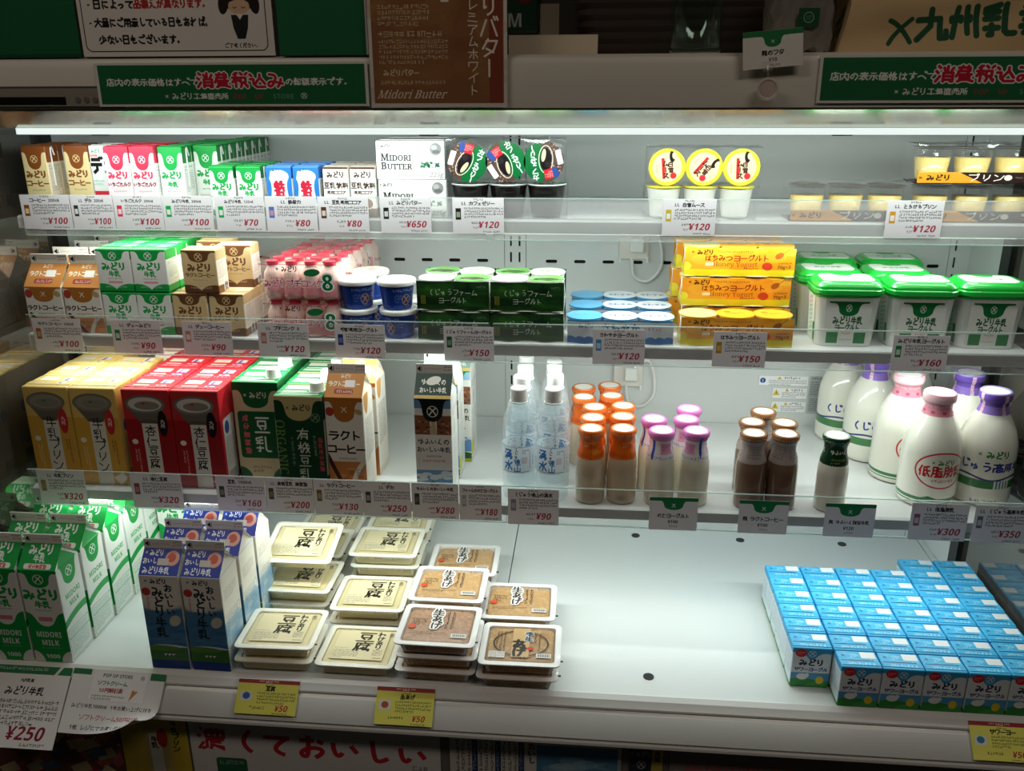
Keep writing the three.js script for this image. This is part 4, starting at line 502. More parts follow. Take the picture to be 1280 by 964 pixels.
/* ---------------------------------------------------------------- middle shelf: bottles, cups, sleeves, tubs */
{
  const o = P.pink = group('drink_bottle_pack'); tag(o, '', 'bottle pack', 'shrink-wrapped packs of eight small pink drink bottles');
  const body = phys(0xf6d2c6, 0.3, { clearcoat: 0.5 }), foil = phys(0xd5314a, 0.3, { clearcoat: 0.4 }), g = lathe([[0, 0], [0.0155, 0], [0.0168, 0.003], [0.0168, 0.022], [0.0158, 0.027], [0.0168, 0.032], [0.0165, 0.042], [0.0125, 0.05], [0.0095, 0.055], [0.0095, 0.062], [0, 0.062]], 20), cg = lathe([[0.0105, 0.058], [0.0108, 0.0645], [0.0095, 0.0655], [0, 0.0658]], 18);
  for (let r = 0; r < 2; r++) for (let k = 0; k < 4; k++) { const b = mesh('bottle', g, body, o); b.position.set((k - 1.5) * 0.0345, 0.0005, (0.5 - r) * 0.0345); mesh('cap', cg, foil, b); }
  const W = 420, H = 200, draw = (ink) => (c) => { // print on clear film: the same drawing in colour and as a mask
    const q = (col) => ink ? col : '#fff'; if (!ink) rect(c, 0, 0, W, H, '#000');
    rect(c, 0, 12, W, 7, ink ? '#d6506a' : '#888'); c.fillStyle = ink ? '#ee7f92' : '#7a7a7a'; c.beginPath(); c.moveTo(40, 120); c.bezierCurveTo(120, 60, 250, 190, W - 80, 90); c.lineTo(W, 100); c.lineTo(W, 186); c.lineTo(W - 100, 186); c.bezierCurveTo(250, 170, 180, 196, 40, 150); c.fill();
    jp(c, '×みどり', 150, 40, 30, { col: q('#3a2a2a'), w: 0.14 }); tiny(c, 250, 22, 90, 1, 11, q('#333')); c.fillStyle = q('#1b7440'); c.beginPath(); c.ellipse(285, 58, 44, 20, -0.1, 0, 7); c.fill();
    jp(c, 'みどりプチコンク', 182, 118, 40, { col: q('#c72a48'), out: q('#fff'), w: 0.12, ow: 0.16 }); latin(c, '8', 366, 110, 124, q('#fff'), { heavy: 0.1 }); latin(c, '8', 366, 110, 118, q('#12723c')); tiny(c, 60, 84, 120, 1, 11, q('#944'));
  };
  const ink = tex(canvas(W, H, draw(true), '#e9a0a0')), mask = tex(canvas(W, H, draw(false), '#000'), false);
  mesh('wrap', filmBox(0.141, 0.069, 0.073, 0.001), M.film, o);
  mesh('print', quads([[[-0.0695, 0.001, 0.0381], [0.0695, 0.001, 0.0381], [0.0695, 0.067, 0.0381], [-0.0695, 0.067, 0.0381], FULL]]), std(0xffffff, 0.3, { map: ink, alphaMap: mask, transparent: true }), o);
}
{
  const o = P.blueCup = group('yogurt_cup'); tag(o, '', 'yogurt cup', 'stacked round blue yogurt cups');
  const lab = paper(tex(canvas(512, 110, (c, w, h) => { rect(c, 0, 0, w, h, '#1a3f9e'); for (const k of [0.5, 0.0, 1.0]) { emblem(c, w * k + 6, 66, 22, '#d8a24a'); tiny(c, w * k - 60, 20, 110, 1, 11, '#cdd8f4'); tiny(c, w * k - 56, 44, 40, 3, 8, '#a9bce8'); tiny(c, w * k + 34, 44, 34, 3, 8, '#a9bce8'); } for (let x = 0; x < w; x += 64) tiny(c, x, 90, 50, 1, 7, '#8fa6e0'); })), 0.3);
  const lidM = [M.white, lidTex((c, w) => { rect(c, 0, 0, w, w, '#efeee8'); ell(c, w / 2, w / 2, 96, 96, '#e6e4da'); ell(c, w * 0.5, w * 0.42, 40, 22, '#d8bf94'); tiny(c, 70, 140, 110, 3, 12, '#4a62a8'); }), M.white];
  mesh('cup', lathe([[0, 0.002], [0.0245, 0], [0.026, 0.003], [0.031, 0.044], [0.0325, 0.0465], [0, 0.0465]], 36).rotateY(Math.PI), lab, o);
  const l = mesh('lid', lathe([[0.033, 0.043], [0.0345, 0.0435], [0.035, 0.049], [0.0338, 0.0515], [0.031, 0.052], [0.03, 0.0508], [0, 0.0508]], 36), M.white, o);
  mesh('lid_print', new THREE.CylinderGeometry(0.0298, 0.0298, 0.0006, 36).rotateY(Math.PI / 2).translate(0, 0.0512, 0), lidM, l);
}
// packs of cups in a printed card sleeve: nx by nz cups whose lids show
function sleevePack(name, cat, grp, { nx, nz, px, pz, r, h, sleeve, side, lid, rim, w, d, sy = 0.8, body = cupWhite }) {
  const o = group(name); tag(o, '', cat, grp);
  const { map, at } = atlas({ front: sleeve, side }), m = paper(map, 0.32);
  const cg = lathe([[0, 0.0005], [r * 0.8, 0.0005], [r * 0.84, 0.004], [r * 0.96, h - 0.004], [0, h - 0.004]], 24), lg = new THREE.CylinderGeometry(r * 1.02, r * 1.02, 0.0024, 36).rotateY(Math.PI / 2).translate(0, h - 0.0022, 0);
  for (let j = 0; j < nz; j++) for (let i = 0; i < nx; i++) { const c = mesh('cup', cg, body, o); c.position.set((i - (nx - 1) / 2) * px, 0, ((nz - 1) / 2 - j) * pz); mesh('lid', lg, Array.isArray(lid[0]) ? lid[(i + j) % lid.length] : lid, c); }
  // sleeve: front and back cards joined under the cups, the front bowing with the cups
  const N = 24;
  for (const s of [1, -1]) { const pos = [], uv = [], idx = [], b = 0; for (let i = 0; i <= N; i++) for (const [t, y] of [[0, 0.001], [1, h * sy]]) { const u = i / N, x = (u - 0.5) * w, k = Math.cos(((x / px) % 1) * 2 * Math.PI * (nx % 2 ? 1 : 1) + (nx % 2 ? 0 : Math.PI)); pos.push(x, y, s * (d / 2 - 0.0025 + 0.0022 * k - (1 - t) * 0.001)); uv.push(at.front[0] + (at.front[2] - at.front[0]) * (s > 0 ? u : 1 - u), at.front[1] + (at.front[3] - at.front[1]) * t); } for (let i = 0; i < N; i++) { const a = b + i * 2; s > 0 ? idx.push(a, a + 2, a + 3, a, a + 3, a + 1) : idx.push(a, a + 3, a + 2, a, a + 1, a + 3); } mesh('card_sleeve', geo(pos, null, uv, idx), m, o); }
  mesh('card_bottom', slab(-w / 2, w / 2, 0, 0.001, -d / 2 + 0.003, d / 2 - 0.003), std(0xd8d4c6, 0.5), o);
  for (const s of [-1, 1]) mesh('end_fold', quads([[[s * w * 0.5, 0.002, s * (d / 2 - 0.004)], [s * w * 0.5, 0.002, -s * (d / 2 - 0.004)], [s * w * 0.47, h * sy * 0.92, -s * d * 0.3], [s * w * 0.47, h * sy * 0.92, s * d * 0.3], at.side]]), m, o);
  return o;
}
const farmLid = (pale) => [M.white, lidTex((c, w) => { rect(c, 0, 0, w, w, pale ? '#d9dccf' : '#6fae4c'); for (let i = 0; i < 50; i++) { c.globalAlpha = 0.5; ell(c, rnd() * w, rnd() * w, 26, 12, pale ? ['#c9d0c0', '#eceee6'][i % 2] : ['#3f8a35', '#8fc468', '#2c6a30', '#b9d8ec'][i % 4]); } c.globalAlpha = 1; if (!pale) { ell(c, w * 0.5, w * 0.62, 90, 40, '#2a3a20'); tiny(c, 70, 150, 120, 2, 14, '#d8c98a'); } else { jp(c, 'みどり', w * 0.5, w * 0.5, 40, { col: '#2a5a34' }); tiny(c, 70, 160, 110, 2, 12, '#6a7a66'); } }), M.white];
P.farm = sleevePack('farm_yogurt_pack', 'yogurt pack', 'dark green four-cup yogurt packs', { nx: 2, nz: 2, px: 0.0625, pz: 0.0625, r: 0.0315, h: 0.054, w: 0.127, d: 0.128, sy: 0.95, sleeve: [400, 150, (c, w, h) => { rect(c, 0, 0, w, h, '#12301a'); for (let i = 0; i < 30; i++) { c.globalAlpha = 0.3; ell(c, rnd() * w, h * (0.1 + rnd() * 0.9), 80, 24, ['#2c6a24', '#0c1c12', '#3f7a26'][i % 3]); } c.globalAlpha = 1; jp(c, 'くじゅうファーム', w * 0.5, h * 0.38, 34, { col: '#cfd9c4', w: 0.08 }); jp(c, 'ヨーグルト', w * 0.5, h * 0.66, 32, { col: '#cfd9c4', w: 0.08 }); tiny(c, 330, 22, 50, 1, 10, '#9a9'); for (const x of [24, 34, 44]) rect(c, x, h * 0.5, 5, 46, '#8a8a2c'); }], side: [150, 100, (c, w, h) => { rect(c, 0, 0, w, h, '#dfe3da'); for (let i = 0; i < 16; i++) ell(c, rnd() * w, h * (0.5 + rnd() * 0.5), 10, 6, '#3d6a34'); }], lid: [farmLid(true), farmLid(false)] });
const freshLid = (plain) => [std(0x4ea9dc, 0.4), lidTex((c, w) => { rect(c, 0, 0, w, w, plain ? '#63b7e6' : '#e6eef4'); if (plain) tiny(c, 60, 110, 130, 2, 12, '#4a90c0'); else { jp(c, 'さわやか', w * 0.5, w * 0.5, 46, { col: '#27509a', w: 0.14 }); tiny(c, 60, 160, 100, 1, 12, '#c44'); tiny(c, 50, 70, 60, 1, 12, '#c33'); } }), std(0x4ea9dc, 0.4)];
P.fresh = sleevePack('fresh_yogurt_pack', 'yogurt pack', 'pale blue three-cup yogurt packs', { nx: 3, nz: 1, px: 0.0615, pz: 0.0615, r: 0.0315, h: 0.0455, w: 0.182, d: 0.064, sy: 0.93, sleeve: [480, 130, (c, w, h) => { rect(c, 0, 0, w, h, '#c9ccd2'); c.fillStyle = '#2f6cae'; c.beginPath(); c.moveTo(0, h * 0.72); for (let x = 0; x <= w; x += 40) c.quadraticCurveTo(x + 10, h * 0.62, x + 40, h * 0.76); c.lineTo(w, h); c.lineTo(0, h); c.fill(); rect(c, 0, 0, w, h * 0.07, '#3d86c4'); jp(c, 'みどり', w * 0.18, h * 0.24, 24, { col: '#222' }); jp(c, 'さわやか', w * 0.5, h * 0.32, 44, { col: '#1f3f74', w: 0.12 }); tiny(c, w * 0.72, h * 0.3, 80, 1, 16, '#b44'); tiny(c, w * 0.3, h * 0.56, 140, 1, 12, '#456'); }], side: [100, 100, (c, w, h) => rect(c, 0, 0, w + 3, h, '#b9c4cc')], lid: [freshLid(true), freshLid(false), freshLid(false)] });
const honeyLid = (plain) => [std(0xf0b52a, 0.4), lidTex((c, w) => { rect(c, 0, 0, w, w, plain ? '#e8d78c' : '#f2b233'); tiny(c, 60, 100, 130, 3, 14, plain ? '#b89a4a' : '#a8481c'); if (!plain) ell(c, w * 0.3, w * 0.35, 26, 16, '#d86a2c'); }), std(0xf0b52a, 0.4)];
P.honey = sleevePack('honey_yogurt_pack', 'yogurt pack', 'yellow three-cup honey yogurt packs', { nx: 3, nz: 1, px: 0.0635, pz: 0.0635, r: 0.0322, h: 0.0525, w: 0.189, d: 0.066, sy: 0.95, sleeve: [520, 150, (c, w, h) => { rect(c, 0, 0, w, h, '#e8971f'); for (let i = 0; i < 26; i++) { c.globalAlpha = 0.3; ell(c, rnd() * w, h * rnd() * 0.8, 50, 26, ['#f4c44a', '#e08a1c', '#ee9a2c'][i % 3]); } c.globalAlpha = 1; rect(c, 0, h * 0.76, w, h * 0.24, '#e3cf22'); ell(c, 8, h * 0.66, 24, 22, '#ead83a'); jp(c, '×みどり', w * 0.16, h * 0.15, 26, { col: '#2a1a0c', w: 0.15 }); tiny(c, w * 0.3, h * 0.1, 160, 1, 10, '#8a3a1c'); jp(c, 'はちみつヨーグルト', w * 0.47, h * 0.35, 34, { col: '#7a1f12', w: 0.11 }); latin(c, 'Honey Yogurt', w * 0.46, h * 0.58, 32, '#7a2a14', { font: 'serif', face: '' }); rect(c, w * 0.19, h * 0.52, 40, 16, '#efe2b8'); tiny(c, w * 0.54, h * 0.69, 70, 1, 10, '#7a2a14'); ell(c, w * 0.75, h * 0.64, 24, 21, '#bf3a22'); ell(c, w * 0.85, h * 0.25, 22, 15, '#a85a22', -0.6); c.strokeStyle = '#a85a22'; c.lineWidth = 4; c.beginPath(); c.moveTo(w * 0.88, h * 0.18); c.lineTo(w * 0.94, h * 0.02); c.stroke(); latin(c, '70g×3', w * 0.9, h * 0.66, 24, '#4a2412'); tiny(c, w * 0.85, h * 0.5, 60, 1, 10, '#4a2412'); }], side: [100, 100, (c, w, h) => { rect(c, 0, 0, w + 3, h, '#ece2c4'); ell(c, w * 0.6, h * 0.4, 28, 34, '#e8862c'); rect(c, 0, h * 0.74, w + 3, h * 0.26, '#e3cf22'); }], lid: [honeyLid(true), honeyLid(false), honeyLid(false)] });
{
  const o = P.tub = group('yogurt_tub'); tag(o, '', 'yogurt tub', 'large yogurt tubs with green lids');
  const lidM = phys(0x18b43c, 0.3, { clearcoat: 0.5 }), label = paper(tex(canvas(300, 240, (c, w, h) => { rect(c, 0, 0, w, h, '#dfe0da'); rect(c, w * 0.06, h * 0.1, w * 0.88, h * 0.035, '#0e6a33'); c.save(); c.translate(w * 0.1, h * 0.12); drape(c, w * 0.8, h, '#0e6a33', 0, 0.02, 0.32); c.restore(); emblem(c, w / 2, h * 0.24, 18, '#e8e8e2'); jp(c, 'みどり牛乳', w / 2, h * 0.5, 40, { col: '#15532c', w: 0.15 }); jp(c, 'ヨーグルト', w / 2, h * 0.66, 34, { col: '#15532c', w: 0.14 }); tiny(c, w * 0.4, h * 0.76, w * 0.2, 1, 10, '#c44'); rect(c, w * 0.06, h * 0.76, w * 0.26, h * 0.24, '#0e7a38'); rect(c, w * 0.68, h * 0.76, w * 0.26, h * 0.24, '#0e7a38'); tiny(c, w * 0.36, h * 0.9, w * 0.28, 1, 9, '#888'); })), 0.35);
  const sideM = paper(tex(canvas(160, 240, (c, w, h) => { rect(c, 0, 0, w, h, '#e2e4dd'); for (let y = 30; y < 210; y += 22) { latin(c, 'MIDORI', w * 0.45, y, 20, y < 60 ? '#d0808a' : '#6fb387', { rot: -0.25 }); } rect(c, w * 0.76, h * 0.6, w * 0.24, h * 0.4, '#1a8a42'); })), 0.35);
  const topM = paper(tex(canvas(300, 200, (c, w, h) => { rect(c, 0, 0, w, h, '#eef0ea'); ell(c, w * 0.5, 6, 60, 44, '#18b43c'); jp(c, 'みどり牛乳', w / 2, h * 0.55, 34, { col: '#1a6a34', w: 0.14 }); tiny(c, w * 0.3, h * 0.72, w * 0.4, 2, 12, '#5a8a68'); })), 0.4);
  const body = mesh('tub', loft([[0.094, 0.07, 0.016, 0], [0.096, 0.072, 0.018, 0.003], [0.107, 0.081, 0.018, 0.09], [0.109, 0.083, 0.018, 0.0915]]), phys(0xe9ebe6, 0.3, { clearcoat: 0.4 }), o);
  mesh('front_label', quads([[[-0.0365, 0.006, 0.0368], [0.0365, 0.006, 0.0368], [0.0375, 0.088, 0.0412], [-0.0375, 0.088, 0.0412], FULL]]), label, body);
  for (const s of [-1, 1]) mesh('side_print', quads([[[s * 0.0488, 0.006, s * 0.022], [s * 0.0488, 0.006, -s * 0.022], [s * 0.0538, 0.088, -s * 0.024], [s * 0.0538, 0.088, s * 0.024], FULL]]), sideM, body);
  const lid = mesh('lid', loft([[0.112, 0.086, 0.02, 0.0905], [0.116, 0.09, 0.021, 0.0925], [0.116, 0.09, 0.021, 0.0985], [0.112, 0.086, 0.02, 0.1], [0.112, 0.086, 0.02, 0.104], [0.105, 0.079, 0.02, 0.1095], [0.098, 0.072, 0.018, 0.1125], [0.094, 0.068, 0.016, 0.112]]), lidM, o);
  mesh('lid_label', loft([[0.086, 0.058, 0.014, 0.112], [0.086, 0.058, 0.014, 0.1128]]), topM, lid);
  mesh('seal_band', loft([[0.1105, 0.0845, 0.019, 0.0865], [0.1115, 0.0855, 0.019, 0.0895]]), lidM, o);
}

/* ---------------------------------------------------------------- bottles of the lowest shelf */
const milkGlass = (col) => phys(col, 0.12, { clearcoat: 1, clearcoatRoughness: 0.04 });
const smallProfile = [[0, 0.001], [0.021, 0], [0.0255, 0.002], [0.0262, 0.006], [0.026, 0.066], [0.0255, 0.078], [0.0225, 0.094], [0.0188, 0.106], [0.0182, 0.114], [0.0192, 0.122], [0, 0.122]];
const filmOf = (base, deco) => paper(tex(canvas(400, 160, (c, w, h) => { rect(c, 0, 0, w, h, base); deco(c, w, h); })), 0.25);
function smallBottle(name, grp, liquid, film, { low = 0.084, lidRim, paperTop = 0xf0efe8 }) {
  const o = group(name); tag(o, '', 'milk bottle', grp);
  mesh('bottle', lathe(smallProfile, 30), milkGlass(liquid), o);
  const neck = [[0.0245, low], [0.0232, 0.094], [0.0195, 0.106], [0.019, 0.115], [0.0205, 0.1235], [0.0232, 0.128], [0.0235, 0.133], [0.0218, 0.136]].filter(([, y]) => y >= low);
  mesh('shrink_film', lathe(neck, 36).rotateY(Math.PI), film, o);
  const k = mesh('cap', lathe([[0.0225, 0.128], [0.0228, 0.134], [0.0208, 0.1365], [0.0186, 0.1365], [0.0178, 0.1345], [0, 0.1345]], 30), lidRim ?? film, o);
  mesh('paper_lid', disc(0.0176, 0.0008, 0.1345, 28), std(paperTop, 0.5), k);
  return o;
}
P.orange = smallBottle('yogurt_bottle', 'bottles with orange shrink film', 0xd9c3a4, filmOf('#e86a1e', (c, w, h) => { for (let i = 0; i < 30; i++) { c.globalAlpha = 0.4; ell(c, rnd() * w, h * (0.25 + rnd() * 0.75), 26, 12, ['#f2892c', '#c8481a', '#f3a04c'][i % 3]); } c.globalAlpha = 1; for (const x of [0, 130, 265]) { tiny(c, x + 30, 60, 60, 2, 12, '#f7d7b0'); } tiny(c, 0, 14, w, 1, 10, '#f9e0c8'); for (const x of [90, 200, 310]) rect(c, x, 0, 3, h, '#c04a18'); }), { lidRim: phys(0xf19a52, 0.2, { transmission: 0.3, thickness: 0 }), low: 0.082 });
P.purplePink = smallBottle('yogurt_bottle', 'bottles with pink-rimmed film', 0xece7d2, filmOf('#ece5e8', (c, w, h) => { rect(c, 0, 0, w, h * 0.26, '#dc7cc0'); for (const x of [60, 200, 340]) { rect(c, x - 32, h * 0.34, 64, h * 0.34, '#e6a4c4'); tiny(c, x - 26, h * 0.4, 52, 2, 12, '#b84a86'); } tiny(c, 0, h * 0.76, w, 1, 14, '#7d8a98'); poly(c, [[118, 40], [136, 40], [134, 120], [126, 158], [118, 120]], '#3b56b4'); poly(c, [[258, 20], [274, 20], [272, 100], [264, 130], [256, 100]], '#3b56b4'); }), { lidRim: phys(0xdd84c4, 0.25), low: 0.08 });
P.brownMilk = smallBottle('coffee_milk_bottle', 'bottles of brown coffee milk', 0x7b5f4e, filmOf('#a79a94', (c, w, h) => { rect(c, 0, 0, w, h * 0.22, '#8a5a34'); tiny(c, 0, 14, w, 1, 11, '#e2d2c0'); for (const x of [0, 100, 200, 300]) { tiny(c, x + 10, 56, 80, 5, 11, '#5a5660'); } }), { lidRim: phys(0xa87a4c, 0.25, { transmission: 0.3, thickness: 0 }), low: 0.086 });
P.greenMilk = smallBottle('milk_bottle', null, 0xe8e4d4, filmOf('#123c24', (c, w, h) => { for (const x of [0, 133, 266]) { jp(c, 'ゆふいん', x + 66, 70, 24, { col: '#e8e4d0', w: 0.14 }); tiny(c, x + 30, 100, 70, 2, 10, '#c9b05a'); } rect(c, 0, h * 0.9, w, 8, '#c9b05a'); tiny(c, 0, 14, w, 1, 10, '#cfd8c8'); }), { lidRim: phys(0xdfe4d8, 0.2, { transmission: 0.5, thickness: 0 }), low: 0.078 });
function bigBottle(name, grp, drawLabel, cap, capDeco) {
  const o = group(name); tag(o, '', 'milk bottle', grp);
  const prof = [[0, 0.002], [0.04, 0], [0.0475, 0.003], [0.049, 0.01], [0.049, 0.098], [0.047, 0.115], [0.041, 0.135], [0.032, 0.153], [0.0245, 0.166], [0.0215, 0.175], [0.021, 0.184], [0, 0.184]];
  const lab = phys(0xffffff, 0.12, { map: tex(canvas(1024, 640, (c, w, h) => { rect(c, 0, 0, w, h, '#efeee0'); drawLabel(c, w, h); })), clearcoat: 1, clearcoatRoughness: 0.04 });
  const pts = prof, L = new THREE.LatheGeometry(pts.map(([r, y]) => new THREE.Vector2(r, y)), 56).rotateY(Math.PI), uv = L.attributes.uv, p = L.attributes.position;
  for (let i = 0; i < uv.count; i++) uv.setY(i, p.getY(i) / 0.184);
  mesh('bottle', L, lab, o);
  const film = paper(tex(canvas(400, 100, capDeco)), 0.25);
  mesh('shrink_film', lathe([[0.0262, 0.163], [0.0225, 0.174], [0.0222, 0.183], [0.0258, 0.1865], [0.0268, 0.19], [0.0268, 0.197], [0.0252, 0.2]], 40).rotateY(Math.PI), film, o);
  const k = mesh('cap', lathe([[0.026, 0.1965], [0.0262, 0.1995], [0.0245, 0.2015], [0.0222, 0.2015], [0.0212, 0.1995], [0, 0.1995]], 36), cap, o);
  mesh('paper_lid', disc(0.021, 0.0008, 0.1994, 30), std(0xf0eeea, 0.5), k);
  return o;
}
P.lowfat = bigBottle('large_milk_bottle', 'large low-fat milk bottles with pink film', (c, w, h) => { const x = w / 2; c.strokeStyle = '#c8323a'; c.lineWidth = 9; c.beginPath(); c.ellipse(x, h * 0.6, 150, 112, 0, 0, 7); c.stroke(); jp(c, '×みどり', x, h * 0.52, 34, { col: '#2a7a44', w: 0.15 }); jp(c, '低脂肪乳', x, h * 0.61, 74, { col: '#c42832', w: 0.12, sx: 0.9 }); tiny(c, x - 60, h * 0.69, 120, 1, 18, '#c8323a'); rect(c, 0, h * 0.885, w, 20, '#15773f'); rect(c, 0, h * 0.93, w, 7, '#15773f'); for (let q = 80; q < w; q += 330) { poly(c, [[q, h * 0.885], [q + 40, h * 0.86], [q + 90, h * 0.885]], '#15773f'); tiny(c, q, h * 0.91, 90, 1, 16, '#fff'); } }, phys(0xe7a6b4, 0.25), (c, w, h) => { rect(c, 0, 0, w, h, '#dd8fa0'); rect(c, 0, 0, w, h * 0.36, '#ecc3ca'); for (let x = 0; x < w; x += 50) { ell(c, x, h * 0.82, 10, 7, '#c75a74'); tiny(c, x, h * 0.5, 36, 1, 11, '#f6dfe2'); } });
P.highland = bigBottle('large_milk_bottle', 'large highland milk bottles with purple film', (c, w, h) => { const x = w / 2; jp(c, '×みどり', x, h * 0.46, 44, { col: '#2c8a3c', w: 0.16 }); jp(c, 'くじゅう高原牛乳', x, h * 0.585, 62, { col: '#2c3a8e', w: 0.14 }); rect(c, 0, h * 0.72, w, 56, '#2f7d3c'); c.strokeStyle = '#27357e'; c.lineWidth = 12; c.beginPath(); for (let q = 0; q <= w; q += 16) c.lineTo(q, h * 0.7 - 12 * Math.sin((q / w) * 22)); c.stroke(); for (let i = 0; i < 5; i++) rect(c, x + 20 + i * 20, h * 0.72, 12, 60, '#dfe2ea'); rect(c, 0, h * 0.7 + 66, w, 4, '#efeee0'); tiny(c, x - 90, h * 0.92, 130, 1, 20, '#27357e'); }, phys(0x9a8cc8, 0.25), (c, w, h) => { rect(c, 0, 0, w, h, '#6a4fae'); rect(c, 0, h * 0.62, w, h * 0.38, '#8f74c6'); for (let x = 20; x < w; x += 100) { rect(c, x, 0, 16, h, '#e6c6d8'); tiny(c, x + 2, 12, 12, 7, 8, '#a03a5a'); } });
let waterLabel;
{
  const o = P.water = group('water_bottle'); tag(o, '', 'water bottle', 'clear bottles of spring water with white caps');
  const water = phys(0xf8fcfd, 0.12, { transmission: 0.86, thickness: 0, ior: 1.33 });
  mesh('bottle', lathe([[0, 0.006], [0.012, 0.003], [0.022, 0], [0.0265, 0.002], [0.0288, 0.008], [0.0288, 0.02], [0.0278, 0.024], [0.0288, 0.028], [0.0288, 0.036], [0.0278, 0.04], [0.0288, 0.044], [0.0288, 0.05], [0.0284, 0.052], [0.0284, 0.108], [0.0288, 0.11], [0.0288, 0.124], [0.0284, 0.136], [0.026, 0.152], [0.021, 0.167], [0.0148, 0.178], [0.0125, 0.183], [0.0125, 0.188], [0, 0.188]], 36), water, o);
  mesh('label', lathe([[0.0293, 0.056], [0.0293, 0.106]], 40).rotateY(Math.PI), paper(waterLabel = tex(canvas(680, 180, (c, w, h) => { rect(c, 0, 0, w, h, '#eef3f6'); for (const k of [0, 0.5, 1]) { const x = w * k; jp(c, '湧水', x - 58, 94, 68, { vert: true, col: '#1f6cae', w: 0.12, sp: 1.1 }); jp(c, 'くじゅう', x - 2, 52, 24, { vert: true, col: '#223', w: 0.12 }); jp(c, '連山', x + 6, 124, 44, { vert: true, col: '#1f6cae', w: 0.12 }); c.globalAlpha = 0.8; rect(c, x + 34, 70, 40, 44, '#d8c3cf'); c.globalAlpha = 1; tiny(c, x + 40, 20, 40, 2, 11, '#446'); tiny(c, x + 90, 30, 120, 1, 11, '#c04a4a', { vert: true }); tiny(c, x + 118, 60, 70, 1, 12, '#4a7ac0', { vert: true }); rect(c, x - 100, 168, 190, 4, '#6a7a84'); } rect(c, 0, 0, w, 5, '#a8c4d4'); })), 0.3), o).material = phys(0xffffff, 0.9, { transmission: 0.35, thickness: 0, map: waterLabel });
  const k = mesh('cap', lathe([[0.0142, 0.184], [0.0148, 0.1845], [0.0148, 0.188], [0.0144, 0.1885], [0.0144, 0.1895], [0.0148, 0.19], [0.0148, 0.204], [0.0138, 0.2065], [0, 0.207]], 30), M.white, o);
  mesh('neck_ring', new THREE.TorusGeometry(0.0152, 0.0012, 6, 30).rotateX(Math.PI / 2).translate(0, 0.1815, 0), M.white, k);
}

/* ---------------------------------------------------------------- trays of tofu and fried tofu */
function tray(name, cat, grp, block, blockH, trayMat, ink) {
  const o = group(name); tag(o, '', cat, grp);
  const W = 0.138, D = 0.12, H = 0.0265, s = roundRect(W, D, 0.012), hole = roundRect(W - 0.019, D - 0.019, 0.008); s.holes.push(hole);
  const t = mesh('tray', toCreasedNormals(mergeFlat([new THREE.ExtrudeGeometry(s, { depth: 0.0014, bevelEnabled: true, bevelThickness: 0.0005, bevelSize: 0.0005, bevelSegments: 2, curveSegments: 5 }).rotateX(-Math.PI / 2).translate(0, H - 0.0024, 0), ribbed(W - 0.03, D - 0.03, W - 0.017, D - 0.017, H - 0.002), loft([[W - 0.03, D - 0.03, 0.008, 0], [W - 0.03, D - 0.03, 0.008, 0.0012]])]), 0.5), trayMat, o);
  mesh('block', block, blockH, o);
  mesh('film', loft([[W - 0.014, D - 0.014, 0.008, H - 0.0006], [W - 0.014, D - 0.014, 0.008, H - 0.0002]]), phys(0xffffff, 0.14, { transmission: 1, thickness: 0, ior: 1.35 }), o);
  mesh('print', quads([[[-W / 2 + 0.011, H + 0.0001, D / 2 - 0.011], [W / 2 - 0.011, H + 0.0001, D / 2 - 0.011], [W / 2 - 0.011, H + 0.0001, -D / 2 + 0.011], [-W / 2 + 0.011, H + 0.0001, -D / 2 + 0.011], FULL]]), ink, o);
  mesh('pull_tab', slab(W / 2 - 0.004, W / 2 + 0.005, H - 0.0022, H - 0.0006, D / 2 - 0.018, D / 2 - 0.0155), M.black, t);
  return o;
}
function mergeFlat(list) { return mergeGeometries(list.map((g) => { g = g.index ? g.toNonIndexed() : g; for (const n of Object.keys(g.attributes)) if (!['position', 'normal', 'uv'].includes(n)) g.deleteAttribute(n); g.clearGroups?.(); return g; })); }
function ribbed(w0, d0, w1, d1, h) { // side walls with vertical flutes
  const pos = [], uv = [], idx = [], per = []; const N = 46, n2 = 38;
  for (let i = 0; i < N; i++) per.push([i / N - 0.5, 0.5, 0, 1, i]); for (let i = 0; i < n2; i++) per.push([0.5, 0.5 - i / n2, 1, 0, i]); for (let i = 0; i < N; i++) per.push([0.5 - i / N, -0.5, 0, -1, i]); for (let i = 0; i < n2; i++) per.push([-0.5, i / n2 - 0.5, -1, 0, i]);
  const m = per.length;
  for (const [k, w, d, y] of [[0, w0, d0, 0], [1, w1, d1, h]]) per.forEach(([a, b, nx, nz, i]) => { const f = (i % 2 ? 0.0011 : 0) * (i > 1 ? 1 : 0); pos.push(a * w - nx * f, y, b * d - nz * f); uv.push(0, k); });
  for (let i = 0; i < m; i++) { const j = (i + 1) % m; idx.push(i, j, m + j, i, m + j, m + i); }
  return geo(pos, null, uv, idx);
}
function inkMat(W, H, draw, rough = 0.3) { const c1 = canvas(W, H, (c) => draw(c, (x) => x), '#222'), c2 = canvas(W, H, (c) => draw(c, () => '#fff'), '#000'); return std(0xffffff, rough, { map: tex(c1), alphaMap: tex(c2, false), transparent: true }); }
const tofuBlock = loft([[0.112, 0.094, 0.005, 0.002], [0.116, 0.098, 0.006, 0.0225], [0.113, 0.095, 0.005, 0.0242]]), tofuMat = phys(0xe8d9a6, 0.45, { clearcoat: 0.3 });
